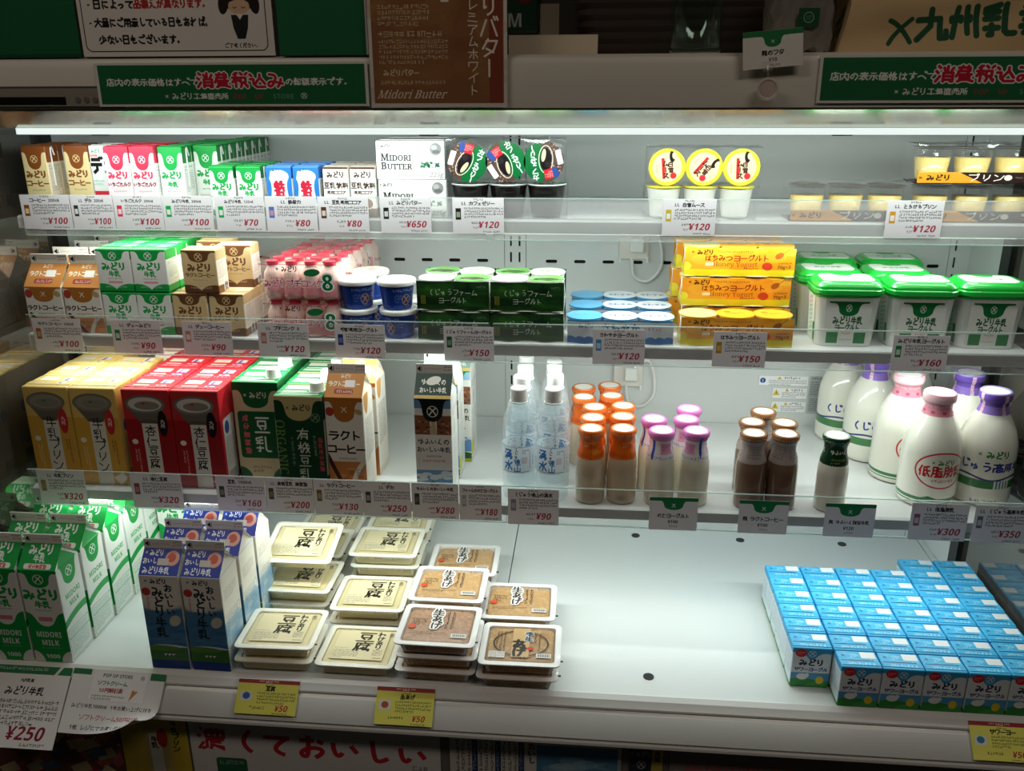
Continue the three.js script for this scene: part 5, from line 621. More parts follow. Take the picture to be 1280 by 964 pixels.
const tofuInk = inkMat(460, 390, (c, q) => { rect(c, 40, 26, 372, 330, q('#e9dcb2')); jp(c, '豆腐', 244, 150, 116, { vert: true, col: q('#15130f'), w: 0.095, sx: 1.25, sp: 0.95 }); jp(c, 'わけあり', 352, 132, 54, { vert: true, col: q('#15130f'), w: 0.13, sp: 0.95, sx: 1.1 }); emblem(c, 420, 50, 15, q('#222'), true); jp(c, 'みどり', 424, 76, 13, { col: q('#222') }); tiny(c, 46, 250, 180, 6, 11, q('#555')); tiny(c, 46, 226, 100, 1, 10, q('#777')); c.strokeStyle = q('#333'); c.lineWidth = 1.5; c.strokeRect(330, 240, 60, 60); tiny(c, 334, 246, 50, 5, 8, q('#444')); tiny(c, 30, 14, 80, 1, 9, q('#666')); rect(c, 340, 330, 60, 5, q('#333')); });
P.tofu = tray('tofu_tray', 'tofu', 'trays of white tofu printed with black brush characters', tofuBlock, tofuMat, phys(0xf3f0e2, 0.4, { clearcoat: 0.2 }), tofuInk);
function friedBlock() { const g = loft([[0.108, 0.09, 0.008, 0.002], [0.116, 0.098, 0.012, 0.012], [0.115, 0.097, 0.012, 0.021], [0.108, 0.09, 0.01, 0.0244]]), u = g.attributes.uv, p = g.attributes.position; for (let i = 0; i < u.count; i++) u.setXY(i, p.getX(i) / 0.12 + 0.5, p.getZ(i) / 0.12 + 0.5 + p.getY(i)); return g; }
const friedMat = (a, b) => std(0xffffff, 0.5, { map: tex(canvas(256, 256, (c, w, h) => { rect(c, 0, 0, w, h, a); for (let i = 0; i < 500; i++) { c.globalAlpha = 0.25; ell(c, rnd() * w, rnd() * h, 3 + rnd() * 9, 2 + rnd() * 6, b[i % b.length], rnd() * 3); } c.globalAlpha = 1; })), bumpMap: noiseTex(128, 128, 128, 120, 16, 16), bumpScale: 0.0012 });
const friedInk = inkMat(460, 390, (c, q) => { jp(c, '生あげ', 206, 124, 84, { vert: true, col: q('#2a1d18'), out: q('#f2efe8'), w: 0.12, ow: 0.26, sp: 0.95 }); tiny(c, 270, 36, 190, 1, 24, q('#3a2418'), { vert: true }); tiny(c, 310, 40, 190, 1, 24, q('#3a2418'), { vert: true }); emblem(c, 366, 24, 11, q('#222'), false); tiny(c, 384, 18, 50, 1, 11, q('#222')); tiny(c, 36, 130, 90, 3, 20, q('#6a3a1c')); ell(c, 46, 226, 26, 24, q('#d9502c')); tiny(c, 40, 280, 250, 2, 12, q('#5a3016')); rect(c, 330, 292, 106, 46, q('#e9e6de')); for (let x = 340; x < 428; x += 5) rect(c, x, 298, 1.5 + (x % 3), 30, q('#222')); });
P.fried = tray('fried_tofu_tray', 'fried tofu', 'white trays of golden fried tofu', friedBlock(), friedMat('#c39a66', ['#a87a44', '#dcbb88', '#b58a54', '#e4c898']), phys(0xe9e7e4, 0.35, { clearcoat: 0.3 }), friedInk);
P.friedPale = tray('fried_tofu_tray', 'fried tofu', 'white trays of golden fried tofu', friedBlock(), friedMat('#b58a6a', ['#c8a184', '#8f6444', '#d3b296', '#a67a58']), phys(0xe9e7e4, 0.35, { clearcoat: 0.3 }), friedInk);
const ovalInk = inkMat(460, 390, (c, q) => { c.strokeStyle = q('#2c241c'); c.lineWidth = 9; c.beginPath(); c.ellipse(230, 190, 186, 140, 0.02, 0, 7); c.stroke(); rect(c, 170, 20, 120, 330, q('#c8a472')); jp(c, 'あげ', 216, 236, 104, { vert: true, col: q('#17130f'), w: 0.17, sp: 0.85 }); jp(c, '本生', 282, 110, 58, { vert: true, col: q('#2a3a5a'), out: q('#efe8dc'), w: 0.16, ow: 0.12 }); tiny(c, 110, 60, 240, 3, 17, q('#4a3424'), { vert: true }); tiny(c, 350, 70, 200, 2, 18, q('#5a4030'), { vert: true }); ell(c, 296, 250, 24, 18, q('#d0322c')); rect(c, 20, 290, 110, 70, q('#d9d4cc')); tiny(c, 26, 298, 96, 4, 11, q('#333')); rect(c, 340, 300, 100, 46, q('#e9e6de')); for (let x = 348; x < 432; x += 5) rect(c, x, 306, 1.5 + (x % 3), 32, q('#222')); tiny(c, 180, 340, 120, 1, 18, q('#222')); });
P.oval = tray('fried_tofu_tray', 'fried tofu', 'white trays of golden fried tofu', friedBlock(), friedMat('#b28a58', ['#8a6234', '#cba673', '#9c7442', '#d8b888']), phys(0xecebe8, 0.35, { clearcoat: 0.3 }), ovalInk);

/* ---------------------------------------------------------------- top shelf */
const wob = () => jit(0.012);
function rows(proto, x, y, z0, n, step, label, dx = 0) { for (let r = 0; r < n; r++) put(proto, label(r), [x + dx * r + jit(0.0006), y, z0 - r * step], wob()); }
rows(P.coffee, -0.983, S1, -0.294, 3, 0.0382, (r) => `cream and brown coffee carton at the left end of the top shelf, ${row(r)}`);
put(P.coffee, 'cream and brown coffee carton beside the white bold-lettered one, front row', [-0.9135, S1, -0.309], 0.002);
put(P.coffee, 'cream and brown coffee carton squeezed behind its two front neighbours on the top shelf', [-0.9345, S1, -0.3485], 0);
rows(P.deka, -0.869, S1, -0.309, 2, 0.0382, (r) => `white milk carton with big black katakana beside the pink ones, ${r ? 'hidden second in line' : 'first in line'}`);
rows(P.berry, -0.8265, S1, -0.2855, 3, 0.0382, (r) => `pink strawberry milk carton in the column next to the white bold-lettered carton, ${row(r)}`);
rows(P.berry, -0.7805, S1, -0.2855, 3, 0.0382, (r) => `pink strawberry milk carton in the column next to the green milk cartons, ${row(r)}`);
rows(P.milk200, -0.734, S1, -0.294, 6, 0.0378, (r) => `tall green milk carton in the column beside the pink cartons, ${row(r)}`);
rows(P.milk200, -0.6885, S1, -0.335, 7, 0.0378, (r) => `tall green milk carton in the long column behind short green ones, ${row(r)}`);
for (const [k, x] of [[0, -0.6455], [1, -0.5965]]) rows(P.milk125, x, S1, -0.294, 3, 0.0382, (r) => `short green milk carton ${k ? 'beside the blue cartons' : 'in front of the tall green ones'}, ${row(r)}`);
for (const [k, x] of [[0, -0.5435], [1, -0.495]]) rows(P.iron, x, S1, -0.294, 3, 0.0382, (r) => `short blue drink carton with red kanji, column beside the ${k ? 'brown-topped cocoa' : 'green milk'} cartons, ${row(r)}`);
for (const [k, x] of [[0, -0.443], [1, -0.395]]) rows(P.cocoa, x, S1, -0.294, 3, 0.0382, (r) => `short white and brown soy cocoa carton, column beside the ${k ? 'butter boxes' : 'blue cartons'}, ${row(r)}`);
put(P.butter, 'white butter box lying under another one at the front of the top shelf', [-0.31, S1, -0.31], 0.01); put(P.butter, 'white butter box on top of the front stack on the top shelf', [-0.311, S1 + 0.0645, -0.31], -0.006);
put(P.butter, 'white butter box at the bottom of the stack behind the front butter stack', [-0.309, S1, -0.384], 0); put(P.butter, 'white butter box peeping over the front butter stack', [-0.312, S1 + 0.0645, -0.385], 0.01);
put(P.jellyUp, 'wrapped pack of three dark coffee jelly cups standing upright beneath the tilted pack', [-0.147, S1, -0.305], 0);
put(P.jellyLay, 'wrapped pack of three coffee jelly cups laid so its green printed lids face out', [-0.149, S1 + 0.059, -0.302], 0);
put(P.mousseUp, 'wrapped pack of three white mousse cups standing upright beneath the tilted pack', [0.178, S1 - 0.0, -0.305], 0);
put(P.mousseLay, 'wrapped pack of three mousse cups laid so its yellow-rimmed lids face out', [0.18, S1 + 0.0545, -0.304], 0);
put(P.pudPack, 'wrapped pack of three custard puddings standing alone next to the stacked pudding packs', [0.42, S1, -0.308], 0.01);
put(P.pudPack, 'wrapped pack of three custard puddings under another pack at the right shelf end', [0.62, S1, -0.308], -0.012);
put(P.pudPack, 'wrapped pack of three custard puddings on top of another pack at the right end', [0.614, S1 + 0.062, -0.306], 0.006);

/* ---------------------------------------------------------------- middle shelf */
rows(P.lacto500, -0.989, S2, -0.277, 4, 0.0725, (r) => `orange-brown half litre coffee carton at the middle shelf's left end, ${row(r)}`);
rows(P.lacto500, -0.9145, S2, -0.277, 2, 0.0725, (r) => `orange-brown half litre coffee carton beside the square green cartons, ${row(r)}`);
for (const [k, x] of [[0, -0.846], [1, -0.7805]]) for (let r = 0; r < 5; r++) for (const l of [0, 1]) put(P.mini, `square green milk carton, ${l ? 'upper' : 'lower'} layer, ${k ? 'column beside the brown cartons' : 'column beside the gable-top coffee cartons'}, ${row(r)}`, [x + jit(0.0008), S2 + l * 0.078, -0.263 - r * 0.0442], jit(0.01));
for (const [k, x] of [[0, -0.7145], [1, -0.6465]]) for (let r = 0; r < 3; r++) put(P.brown, `square brown coffee carton, lower layer, ${k ? 'column beside the pink bottle packs' : 'column beside the green cartons'}, ${row(r)}`, [x, S2, -0.263 - r * 0.0442], jit(0.012));
put(P.brown, 'square brown coffee carton alone on the upper layer, nearest the shelf edge', [-0.688, S2 + 0.078, -0.262], -0.02);
put(P.brown, 'square brown coffee carton on the upper layer, set back beside the pink bottle packs', [-0.647, S2 + 0.078, -0.318], 0.03);
put(P.brown, 'square brown coffee carton on the upper layer, farthest back beside the green stack', [-0.7, S2 + 0.078, -0.354], 0.02);
for (let r = 0; r < 4; r++) for (const l of [0, 1]) put(P.pink, `shrink-wrapped pack of eight pink drink bottles, ${l ? 'upper' : 'lower'} layer, ${row(r)}`, [-0.511 + r * 0.002 + jit(0.002), S2 + l * 0.0705, -0.277 - r * 0.075], jit(0.02));
for (const [x, z, l, lab] of [[-0.4155, -0.272, 0, 'round blue yogurt cup at the stack bottom beside the pink bottles, front row'], [-0.4155, -0.272, 1, 'round blue yogurt cup on the stack top beside the pink bottles, front row'], [-0.342, -0.272, 0, 'round blue yogurt cup at the stack bottom beside the dark green packs, front row'], [-0.3438, -0.27, 1, 'round blue yogurt cup on the stack top beside the dark green packs, front row'], [-0.412, -0.345, 0, 'round blue yogurt cup under another one, behind the front stacks'], [-0.409, -0.345, 1, 'round blue yogurt cup on top, behind the front stacks'], [-0.338, -0.343, 0, 'single unstacked round blue yogurt cup in the second row']]) put(P.blueCup, lab, [x, S2 + l * 0.0521, z], jit(0.8));
for (const [k, x] of [[0, -0.2395], [1, -0.1105]]) for (const l of [0, 1]) put(P.farm, `dark green four-cup yogurt pack, ${l ? 'upper' : 'lower'} one of the stack ${k ? 'next to the pale blue packs' : 'next to the round blue cups'}`, [x, S2 + l * 0.0545, -0.304], jit(0.01));
for (const [r, z] of [[0, -0.27], [1, -0.352], [2, -0.43]]) put(P.fresh, `pale blue three-cup yogurt pack, ${row(r)}`, [0.051 + r * 0.0015, S2, z], jit(0.01));
put(P.honey, 'yellow three-cup honey yogurt pack alone at the shelf edge, below the tall stack', [0.2485, S2, -0.272], 0.005);
for (const l of [0, 1, 2]) put(P.honey, `yellow three-cup honey yogurt pack, ${['bottom', 'middle', 'top'][l]} one of the nearer tall stack`, [0.2565 + [0, -0.003, 0.0][l], S2 + l * 0.0532, -0.345], [0, 0.008, -0.01][l]);
for (const l of [0, 1, 2]) put(P.honey, `yellow three-cup honey yogurt pack, ${['bottom', 'middle', 'top'][l]} one of the stack farthest back`, [0.238 + l * 0.005, S2 + l * 0.0532, -0.418], 0);
for (const [x, z, lab] of [[0.433, -0.293, 'large yogurt tub with green lid at the shelf edge, next to the yellow packs'], [0.5535, -0.293, 'large yogurt tub with green lid at the shelf edge, middle one of three'], [0.6675, -0.296, 'large yogurt tub with green lid standing last at the right end of the middle shelf'], [0.424, -0.386, 'large yogurt tub with green lid in the second row, next to the yellow packs'], [0.5435, -0.386, 'large yogurt tub with green lid in the second row, right of its twin'], [0.445, -0.5, 'large yogurt tub with green lid against the back wall, partly behind the yellow stack'], [0.566, -0.5, 'large yogurt tub with green lid against the back wall, clear of the yellow stack']]) put(P.tub, lab, [x, S2, z], jit(0.015));

/* ---------------------------------------------------------------- lowest shelf */
rows(P.pudding, -0.979, S3, -0.213, 4, 0.0645, (r) => `yellow milk pudding carton at the left end of the lowest shelf, ${row(r)}`);
rows(P.pudding, -0.8905, S3, -0.212, 3, 0.0645, (r) => `yellow milk pudding carton beside the red almond jelly cartons, ${row(r)}`);
put(P.clover, 'cream carton with green clover leaves behind the yellow pudding cartons', [-0.855, S3, -0.44], 0.02);
for (const [k, x] of [[0, -0.7915], [1, -0.7005]]) rows(P.annin, x, S3, -0.212, 4, 0.0648, (r) => `red almond jelly carton, column beside the ${k ? 'green soy milk' : 'yellow pudding'} cartons, ${row(r)}`);
rows(P.soy, -0.6035, S3, -0.252, 4, 0.0665, (r) => `beige and green soy milk carton with white cap beside the red cartons, ${row(r)}`);
rows(P.organic, -0.5105, S3, -0.212, 4, 0.068, (r) => `dark green organic soy milk carton with white cap, ${row(r)}`);
put(P.lacto, 'orange-brown litre coffee milk carton at the edge of the lowest shelf', [-0.4285, S3, -0.215], 0.0); put(P.lacto, 'orange-brown litre coffee milk carton standing behind its twin on the lowest shelf', [-0.424, S3, -0.297], -0.02);
put(P.spa, 'dark green topped milk carton with a town street picture, standing alone on the lowest shelf', [-0.2705, S3, -0.213], 0); put(P.spaLight, 'white-topped milk carton directly behind the dark green topped one', [-0.2705, S3, -0.293], 0); put(P.spaLight, 'milk carton with yellow base peeping out behind the white-topped one', [-0.258, S3, -0.372], -0.02);
for (const [x, z, lab] of [[-0.121, -0.198, 'front row, beside the empty shelf space'], [-0.121, -0.262, 'second row, beside the empty shelf space'], [-0.119, -0.325, 'third row, beside the empty shelf space'], [-0.122, -0.388, 'rearmost, beside the empty shelf space'], [-0.061, -0.198, 'front row, beside the orange-capped bottles'], [-0.061, -0.275, 'second row, beside the orange-capped bottles'], [-0.0665, -0.358, 'rearmost, beside the orange-capped bottles']]) put(P.water, `clear spring water bottle with white cap, ${lab}`, [x, S3, z], jit(0.1));
[[0.006, -0.196], [0.0085, -0.25], [0.011, -0.304], [-0.0095, -0.358], [-0.0105, -0.416]].forEach(([x, z], r) => put(P.orange, `beige yogurt bottle with orange film, column beside the water bottles, ${row(r)}`, [x, S3, z], jit(1)));
[[0.0615, -0.2], [0.0625, -0.259], [0.0645, -0.315], [0.0445, -0.37], [0.041, -0.43]].forEach(([x, z], r) => put(P.orange, `beige yogurt bottle with orange film, column away from the water bottles, ${row(r)}`, [x, S3, z], jit(1)));
for (const [x, z, lab, t] of [[0.1275, -0.197, 'front row, beside the orange bottles', 0.4], [0.187, -0.2, 'front row, beside the empty shelf space', -0.7], [0.1175, -0.251, 'second row, beside the orange bottles', 0.1], [0.175, -0.255, 'second row, beside the empty shelf space', -0.25], [0.185, -0.309, 'rearmost of its kind', 0.7]]) put(P.purplePink, `white yogurt bottle with pink-rimmed film, ${lab}`, [x, S3, z], t);
for (const [x, z, lab] of [[0.2835, -0.196, 'front row, nearer the pink-rimmed bottles'], [0.3375, -0.197, 'front row, nearer the dark green one'], [0.2895, -0.25, 'second row, nearer the pink-rimmed bottles'], [0.3455, -0.25, 'second row, nearer the dark green one'], [0.3185, -0.305, 'rearmost of the five']]) put(P.brownMilk, `brown coffee milk bottle with clear-brown film, ${lab}`, [x, S3, z], jit(1));
put(P.greenMilk, 'single white milk bottle with dark green neck film standing alone', [0.422, S3, -0.196], 0.1);
put(P.lowfat, 'large milk bottle with pink cap and red oval label, at the shelf edge', [0.6, S3, -0.247], 0.12); put(P.lowfat, 'large milk bottle with pink cap behind the front pink-capped one', [0.58, S3, -0.3432], 0.5);
put(P.highland, 'large milk bottle with purple cap at the right end of the shelf edge', [0.6985, S3, -0.262], -0.12); put(P.highland, 'large milk bottle with purple cap directly behind the right-end one', [0.694, S3, -0.364], -0.5);
put(P.highland, 'large milk bottle with purple cap third back, behind both pink-capped ones', [0.552, S3, -0.4375], 0.5); put(P.highland, 'large milk bottle with purple cap in the rear corner by the rating label', [0.5235, S3, -0.5322], 0.5); put(P.highland, 'large milk bottle against the back wall between the pink-capped and right-end columns', [0.647, S3, -0.52], 0.2);

/* ---------------------------------------------------------------- deck: cartons and boxes */
for (const [k, x] of [[0, -1.006], [1, -0.9325]]) rows(P.green, x, DECK, -0.038, k ? 5 : 4, 0.0745, (r) => `green topped litre milk carton, ${k ? 'column away from the glass end' : 'column against the glass end'}, ${row(r)}`, k ? 0.0006 : -0.001);
put(P.green, 'green topped litre milk carton standing apart behind the blue ones', [-0.856, DECK, -0.372], 0.02);
put(P.green, 'green topped litre milk carton far back beside the apart one', [-0.78, DECK, -0.392], 0);
for (const [k, x] of [[0, -0.7175], [1, -0.6425]]) rows(P.blue, x, DECK, -0.038, 3, 0.0735, (r) => `blue topped litre milk carton, ${k ? 'column beside the tofu trays' : 'column facing the green cartons'}, ${row(r)}`, 0.0028);
for (let col = 0; col < 6; col++) for (let r = col ? 0 : 1; r < (col === 0 ? 7 : col < 4 ? 7 : 8); r++) put(P.sour, `light blue sour yogurt carton, ${COL[col]} column from the tofu side, ${row(r)}`, [0.383 + 0.0662 * col + jit(0.0006), DECK, -0.0235 - r * 0.0449 + jit(0.0004)], jit(0.008));

/* ---------------------------------------------------------------- deck: tofu */
const H = 0.0268, level = ['bottom', 'middle', 'top'];
function stack(proto, x, z, n, turn, where, dx = 0.002, top) { for (let l = 0; l < n; l++) { const p = l === n - 1 && top ? top : proto; put(p, `${p === P.tofu ? 'white tofu tray' : p === P.oval ? 'oval-printed fried tofu tray' : p === P.friedPale ? 'paler fried tofu tray' : 'golden fried tofu tray'} ${where}${n > 1 ? ', ' + (n === 2 ? ['lower', 'upper'][l] : level[l]) + ' of the stack' : ''}`, [x + (l % 2 ? dx : 0), DECK + l * H, z + (l % 2 ? -0.002 : 0)], turn + (l % 2 ? 0.01 : 0)); } }
stack(P.tofu, -0.5345, -0.062, 2, 0.015, 'at the bumper beside the blue cartons');
stack(P.tofu, -0.391, -0.0615, 1, -0.005, 'at the bumper beside the fried tofu');
stack(P.tofu, -0.555, -0.238, 2, -0.02, 'in the second row beside the blue cartons');
put(P.tofu, 'white tofu tray lying tilted on top of the second stack beside the blue cartons', [-0.556, DECK + 3 * H + 0.006, -0.272], 0.01, 0.2);
stack(P.tofu, -0.402, -0.187, 2, 0.01, 'in the second row beside the fried tofu');
stack(P.tofu, -0.568, -0.372, 2, 0, 'in the third row beside the blue cartons');
stack(P.tofu, -0.4035, -0.34, 3, 0.01, 'in the third row beside the fried tofu');
stack(P.tofu, -0.572, -0.503, 1, 0, 'in the last row beside the blue cartons');
stack(P.tofu, -0.41, -0.49, 2, 0, 'in the last row beside the empty deck');
stack(P.fried, -0.249, -0.058, 3, -0.01, 'at the bumper beside the white tofu', 0.003, P.friedPale);
stack(P.fried, -0.2515, -0.191, 3, 0, 'in the second row beside the white tofu');
stack(P.fried, -0.2455, -0.326, 2, 0.0, 'in the third row, mostly hidden');
stack(P.fried, -0.109, -0.051, 2, 0, 'at the bumper beside the empty deck', 0.003, P.oval);
stack(P.fried, -0.122, -0.184, 2, 0, 'in the second row beside the empty deck');

/* ---------------------------------------------------------------- price tags on the rails */
const TAGS = [ // title, size print, price, thumbnail colours, rail z, left, right, bottom, top, label
  ['コーヒー 200ml', 100, ['#8a4a1c', '#efd9a0'], 1, -1.0096, -0.9180, 'white 100 yen price tag at the left end of the top rail'],
  ['デカ 200ml', 100, ['#333', '#eee'], 1, -0.9165, -0.8390, 'white price tag of 100 yen with black side lettering, second on the top rail'],
  ['いちごミルク 200ml', 100, ['#dd3350', '#f7dde2'], 1, -0.8380, -0.7496, 'white price tag of 100 yen with a pink carton picture on the top rail'],
  ['みどり牛乳 200ml', 100, ['#17a548', '#eee'], 1, -0.7488, -0.6595, 'white price tag of 100 yen with a green carton picture on the top rail'],
  ['みどり牛乳 125ml', 70, ['#17a548', '#eee'], 1, -0.6538, -0.5664, 'white price tag of 70 yen on the top rail'],
  ['鉄骨力', 80, ['#5b6fc0', '#c9a'], 1, -0.5637, -0.4735, 'white price tag of 80 yen with a blue carton picture on the top rail'],
  ['豆乳専用ココア', 80, ['#5d3320', '#e8dcd0'], 1, -0.4716, -0.3831, 'white price tag of 80 yen with a brown carton picture on the top rail'],
  ['みどりバター', 650, ['#222', '#ddd'], 1, -0.3623, -0.2749, 'white price tag of 650 yen below the butter boxes'],
  ['カフェゼリー', 120, ['#222', '#9a8'], 1, -0.2379, -0.1504, 'white price tag of 120 yen below the coffee jelly packs'],
  ['白雪ムース', 120, ['#c9b43a', '#eee'], 1, 0.1143, 0.2013, 'white price tag of 120 yen below the yellow-rimmed mousse cups'],
  ['とろけるプリン', 120, ['#d99a3a', '#eee'], 1, 0.4738, 0.5626, 'white price tag of 120 yen below the custard pudding packs'],
  ['ラクトコーヒー 500ml', 100, ['#a8642c', '#cfae80'], 2, -1.0099, -0.9177, 'white price tag of 100 yen on the middle rail, below the half litre coffee cartons'],
  ['デューみどり', 90, ['#128a3c', '#ddd'], 2, -0.8600, -0.7679, 'white price tag of 90 yen below the square green cartons'],
  ['デューコーヒー', 90, ['#c98a70', '#eee'], 2, -0.7279, -0.6372, 'white price tag of 90 yen below the square brown cartons'],
  ['プチコンク 8', 120, ['#c98070', '#dbb'], 2, -0.5888, -0.4966, 'white price tag of 120 yen below the pink bottle packs'],
  ['宅配専用ヨーグルト', 120, ['#1a3f9e', '#88a'], 2, -0.4489, -0.3596, 'white price tag of 120 yen below the round blue cups'],
  ['くじゅうファームヨーグルト', 150, ['#2c5a2c', '#8a9'], 2, -0.2545, -0.1665, 'white price tag of 150 yen below the dark green yogurt packs'],
  ['さわやかヨーグルト', 120, ['#4a90d0', '#cde'], 2, 0.0046, 0.0933, 'white price tag of 120 yen below the pale blue yogurt packs'],
  ['はちみつヨーグルト', 150, ['#b88a2a', '#e0b84a'], 2, 0.2080, 0.2964, 'white price tag of 150 yen below the yellow honey yogurt packs'],
  ['みどり牛乳ヨーグルト', 160, ['#1a8a42', '#ddd'], 2, 0.5027, 0.5931, 'white price tag of 160 yen below the green-lidded tubs'],
  ['牛乳プリン', 320, ['#a08a50', '#b39a70'], 3, -1.0081, -0.9167, 'white price tag of 320 yen below the yellow pudding cartons'],
  ['杏仁豆腐', 320, ['#9a3a44', '#b88'], 3, -0.8288, -0.7325, 'white price tag of 320 yen below the red almond jelly cartons'],
  ['豆乳 1000ml', 160, ['#244a34', '#8a8a70'], 3, -0.6682, -0.5775, 'white price tag of 160 yen below the soy milk cartons'],
  ['有機豆乳 無調整', 200, ['#3a4a34', '#8a7a50'], 3, -0.5756, -0.4880, 'white price tag of 200 yen below the organic soy milk cartons'],
  ['ラクトコーヒー', 130, ['#7a5a3a', '#a89a7a'], 3, -0.4868, -0.3986, 'white price tag of 130 yen below the litre coffee milk cartons'],
  ['デカ', 250, ['#444', '#aaa'], 3, -0.3974, -0.3105, 'white price tag of 250 yen between the coffee milk and the dark green topped carton'],
  ['ゆふいんのおいしい牛乳', 280, ['#3a4438', '#666'], 3, -0.3088, -0.2245, 'white price tag of 280 yen below the dark green topped carton'],
  ['ファームののむヨーグルト', 180, ['#aaa', '#ccc'], 3, -0.2233, -0.1484, 'white price tag of 180 yen with a black lower edge on the lowest rail'],
  ['くじゅう連山の湧水', 90, ['#889', '#b8b8c0'], 3, -0.1372, -0.0476, 'white price tag of 90 yen below the water bottles'],
  ['のむヨーグルト', '¥100', null, 3, 0.1098, 0.1927, 'white card with green drop-shaped head below the pink-rimmed bottles'],
  ['瓶 ラクトコーヒー', '¥100', null, 3, 0.2624, 0.3458, 'white card with green drop-shaped head below the brown coffee milk bottles'],
  ['瓶 ゆふいん認定牛乳', '¥120', null, 3, 0.4064, 0.4902, 'white card with green drop-shaped head below the single dark green necked bottle'],
  ['低脂肪乳', 300, ['#a65a70', '#ccc'], 3, 0.5477, 0.6409, 'white price tag of 300 yen below the pink-capped large bottles'],
  ['くじゅう高原牛乳', 350, ['#667', '#ccc'], 3, 0.6510, 0.7381, 'white price tag of 350 yen at the right end of the lowest rail'],
];
{
  const CW = 252, CH = 176, COLS = 8, W = 2048, Hh = 1024;
  const draw = (c) => TAGS.forEach(([title, price, thumb], i) => {
    c.save(); c.beginPath(); c.rect((i % COLS) * 256, Math.floor(i / COLS) * 180, CW, CH); c.clip(); c.translate((i % COLS) * 256, Math.floor(i / COLS) * 180); rect(c, 0, 0, CW, CH, '#ebe7ea');
    if (!thumb) { rect(c, 0, 0, CW, 20, '#1d7a44'); c.save(); c.translate(CW * 0.14, 0); drape(c, CW * 0.72, CH, '#1d7a44', 0, 0.11, 0.4); c.restore(); emblem(c, CW / 2, 44, 15, '#dfe9df', false); jp(c, title, CW / 2, 98, title.length > 9 ? 21 : 24, { w: 0.12 }); latin(c, price, CW / 2, 130, 24, '#222'); tiny(c, CW / 2 - 18, 148, 40, 1, 11, '#777'); }
    else {
      const n = [...title].length; tiny(c, CW / 2 - 22, 5, 44, 1, 9, '#333'); jp(c, (n < 9 ? 'LL ' : '') + title, CW * 0.5, 28, n > 10 ? 18 : 21, { col: '#1c1c1c', w: 0.14 });
      rect(c, 16, 52, 26, 56, thumb[0]); rect(c, 20, 70, 18, 26, thumb[1]); tiny(c, 58, 48, 180, 4, 9.5, '#333', { a: 1 }); tiny(c, 92, 118, 36, 1, 11, '#333'); tiny(c, 100, 142, 26, 1, 9, '#844');
      jp(c, '¥' + price, 178, 132, 44, { col: '#a5152e', italic: true, w: 0.1 }); tiny(c, 150, 162, 36, 1, 8, '#111'); tiny(c, 198, 162, 30, 1, 8, '#222');
    }
    c.restore();
  });
  const m = paper(tex(canvas(W, Hh, draw)), 0.35), planes = { 1: [-0.2562, 1.1475, 1.2073], 2: [-0.2262, 0.9285, 0.9908], 3: [-0.1572, 0.6535, 0.7225] };
  TAGS.forEach(([, , thumb, s, x0, x1, label], i) => {
    const [z, y0, y1] = planes[s], a = (i % COLS) * 256, b = Math.floor(i / COLS) * 180, low = s === 3 && i > 27 ? 0.0045 : 0, w = x1 - x0, h = y1 - y0 - (thumb ? 0 : 0.006);
    const o = mesh('price_tag', softBox(w, h, 0.0007, 0.00015, { all: [(a + 1) / W, 1 - (b + CH - 1) / Hh, (a + CW - 1) / W, 1 - (b + 1) / Hh] }), m);
    o.position.set((x0 + x1) / 2, y0 - low, z); o.rotation.z = jit(0.006); tag(o, label, 'price tag', null);
  });
}
// tags lying on the slope of the bumper
const SLOPE = Math.atan2(0.047, 0.05);
function slopeTag(name, label, cat, x, y, z, w, h, draw, W, Hh, { tilt = 0, curl = 0, clear } = {}) {
  const o = group(name); o.name = numbered(name); tag(o, label, cat);
  const N = 12, pos = [], uv = [], idx = []; // a sheet with a curling lower corner
  for (const zz of [0.0008, 0]) for (let j = 0; j <= N; j++) for (let i = 0; i <= N; i++) { const u = i / N, v = j / N, k = Math.max(0, u * 0.6 + (1 - v) - 1.1); pos.push((u - 0.5) * w - k * k * curl * 0.5, (v - 1) * h + k * k * curl * 0.7, zz + k * k * curl); uv.push(u, v); }
  for (let s = 0; s < 2; s++) for (let j = 0; j < N; j++) for (let i = 0; i < N; i++) { const a = s * (N + 1) ** 2 + j * (N + 1) + i; s ? idx.push(a, a + N + 2, a + 1, a, a + N + 1, a + N + 2) : idx.push(a, a + 1, a + N + 2, a, a + N + 2, a + N + 1); }
  mesh('paper', geo(pos, null, uv, idx), paper(tex(canvas(W, Hh, draw)), 0.35), o);
  if (clear) mesh('clear_sleeve', filmBox(w + 0.008, h + 0.004, 0.0012, 0.00012).translate(-0.002, -h - 0.002, 0.0016), M.film, o);
  o.position.set(x, y, z); o.rotation.set(-SLOPE, 0, 0); o.rotateZ(tilt); scene.add(o);
}
const yellow = (title, price, pic) => (c, w, h) => { rect(c, 0, 0, w, h, '#e4de64'); rect(c, 0, 0, w, h * 0.11, '#a02a32'); latin(c, '*** SALE ***', w / 2, h * 0.06, 16, '#ecd9c0'); tiny(c, w * 0.44, h * 0.14, 40, 1, 9, '#222'); jp(c, title, w * 0.54, h * 0.25, 24, { w: 0.15 }); rect(c, w * 0.06, h * 0.36, w * 0.2, h * 0.26, '#d8d8d0'); ell(c, w * 0.16, h * 0.48, 18, 16, pic); tiny(c, w * 0.34, h * 0.36, w * 0.6, 4, 10, '#3a3a2a'); tiny(c, w * 0.24, h * 0.78, 74, 1, 12, '#222'); jp(c, '¥' + price, w * 0.76, h * 0.81, 38, { col: '#b01c30', italic: true, w: 0.12 }); tiny(c, w * 0.62, h * 0.94, 70, 1, 8, '#333'); };
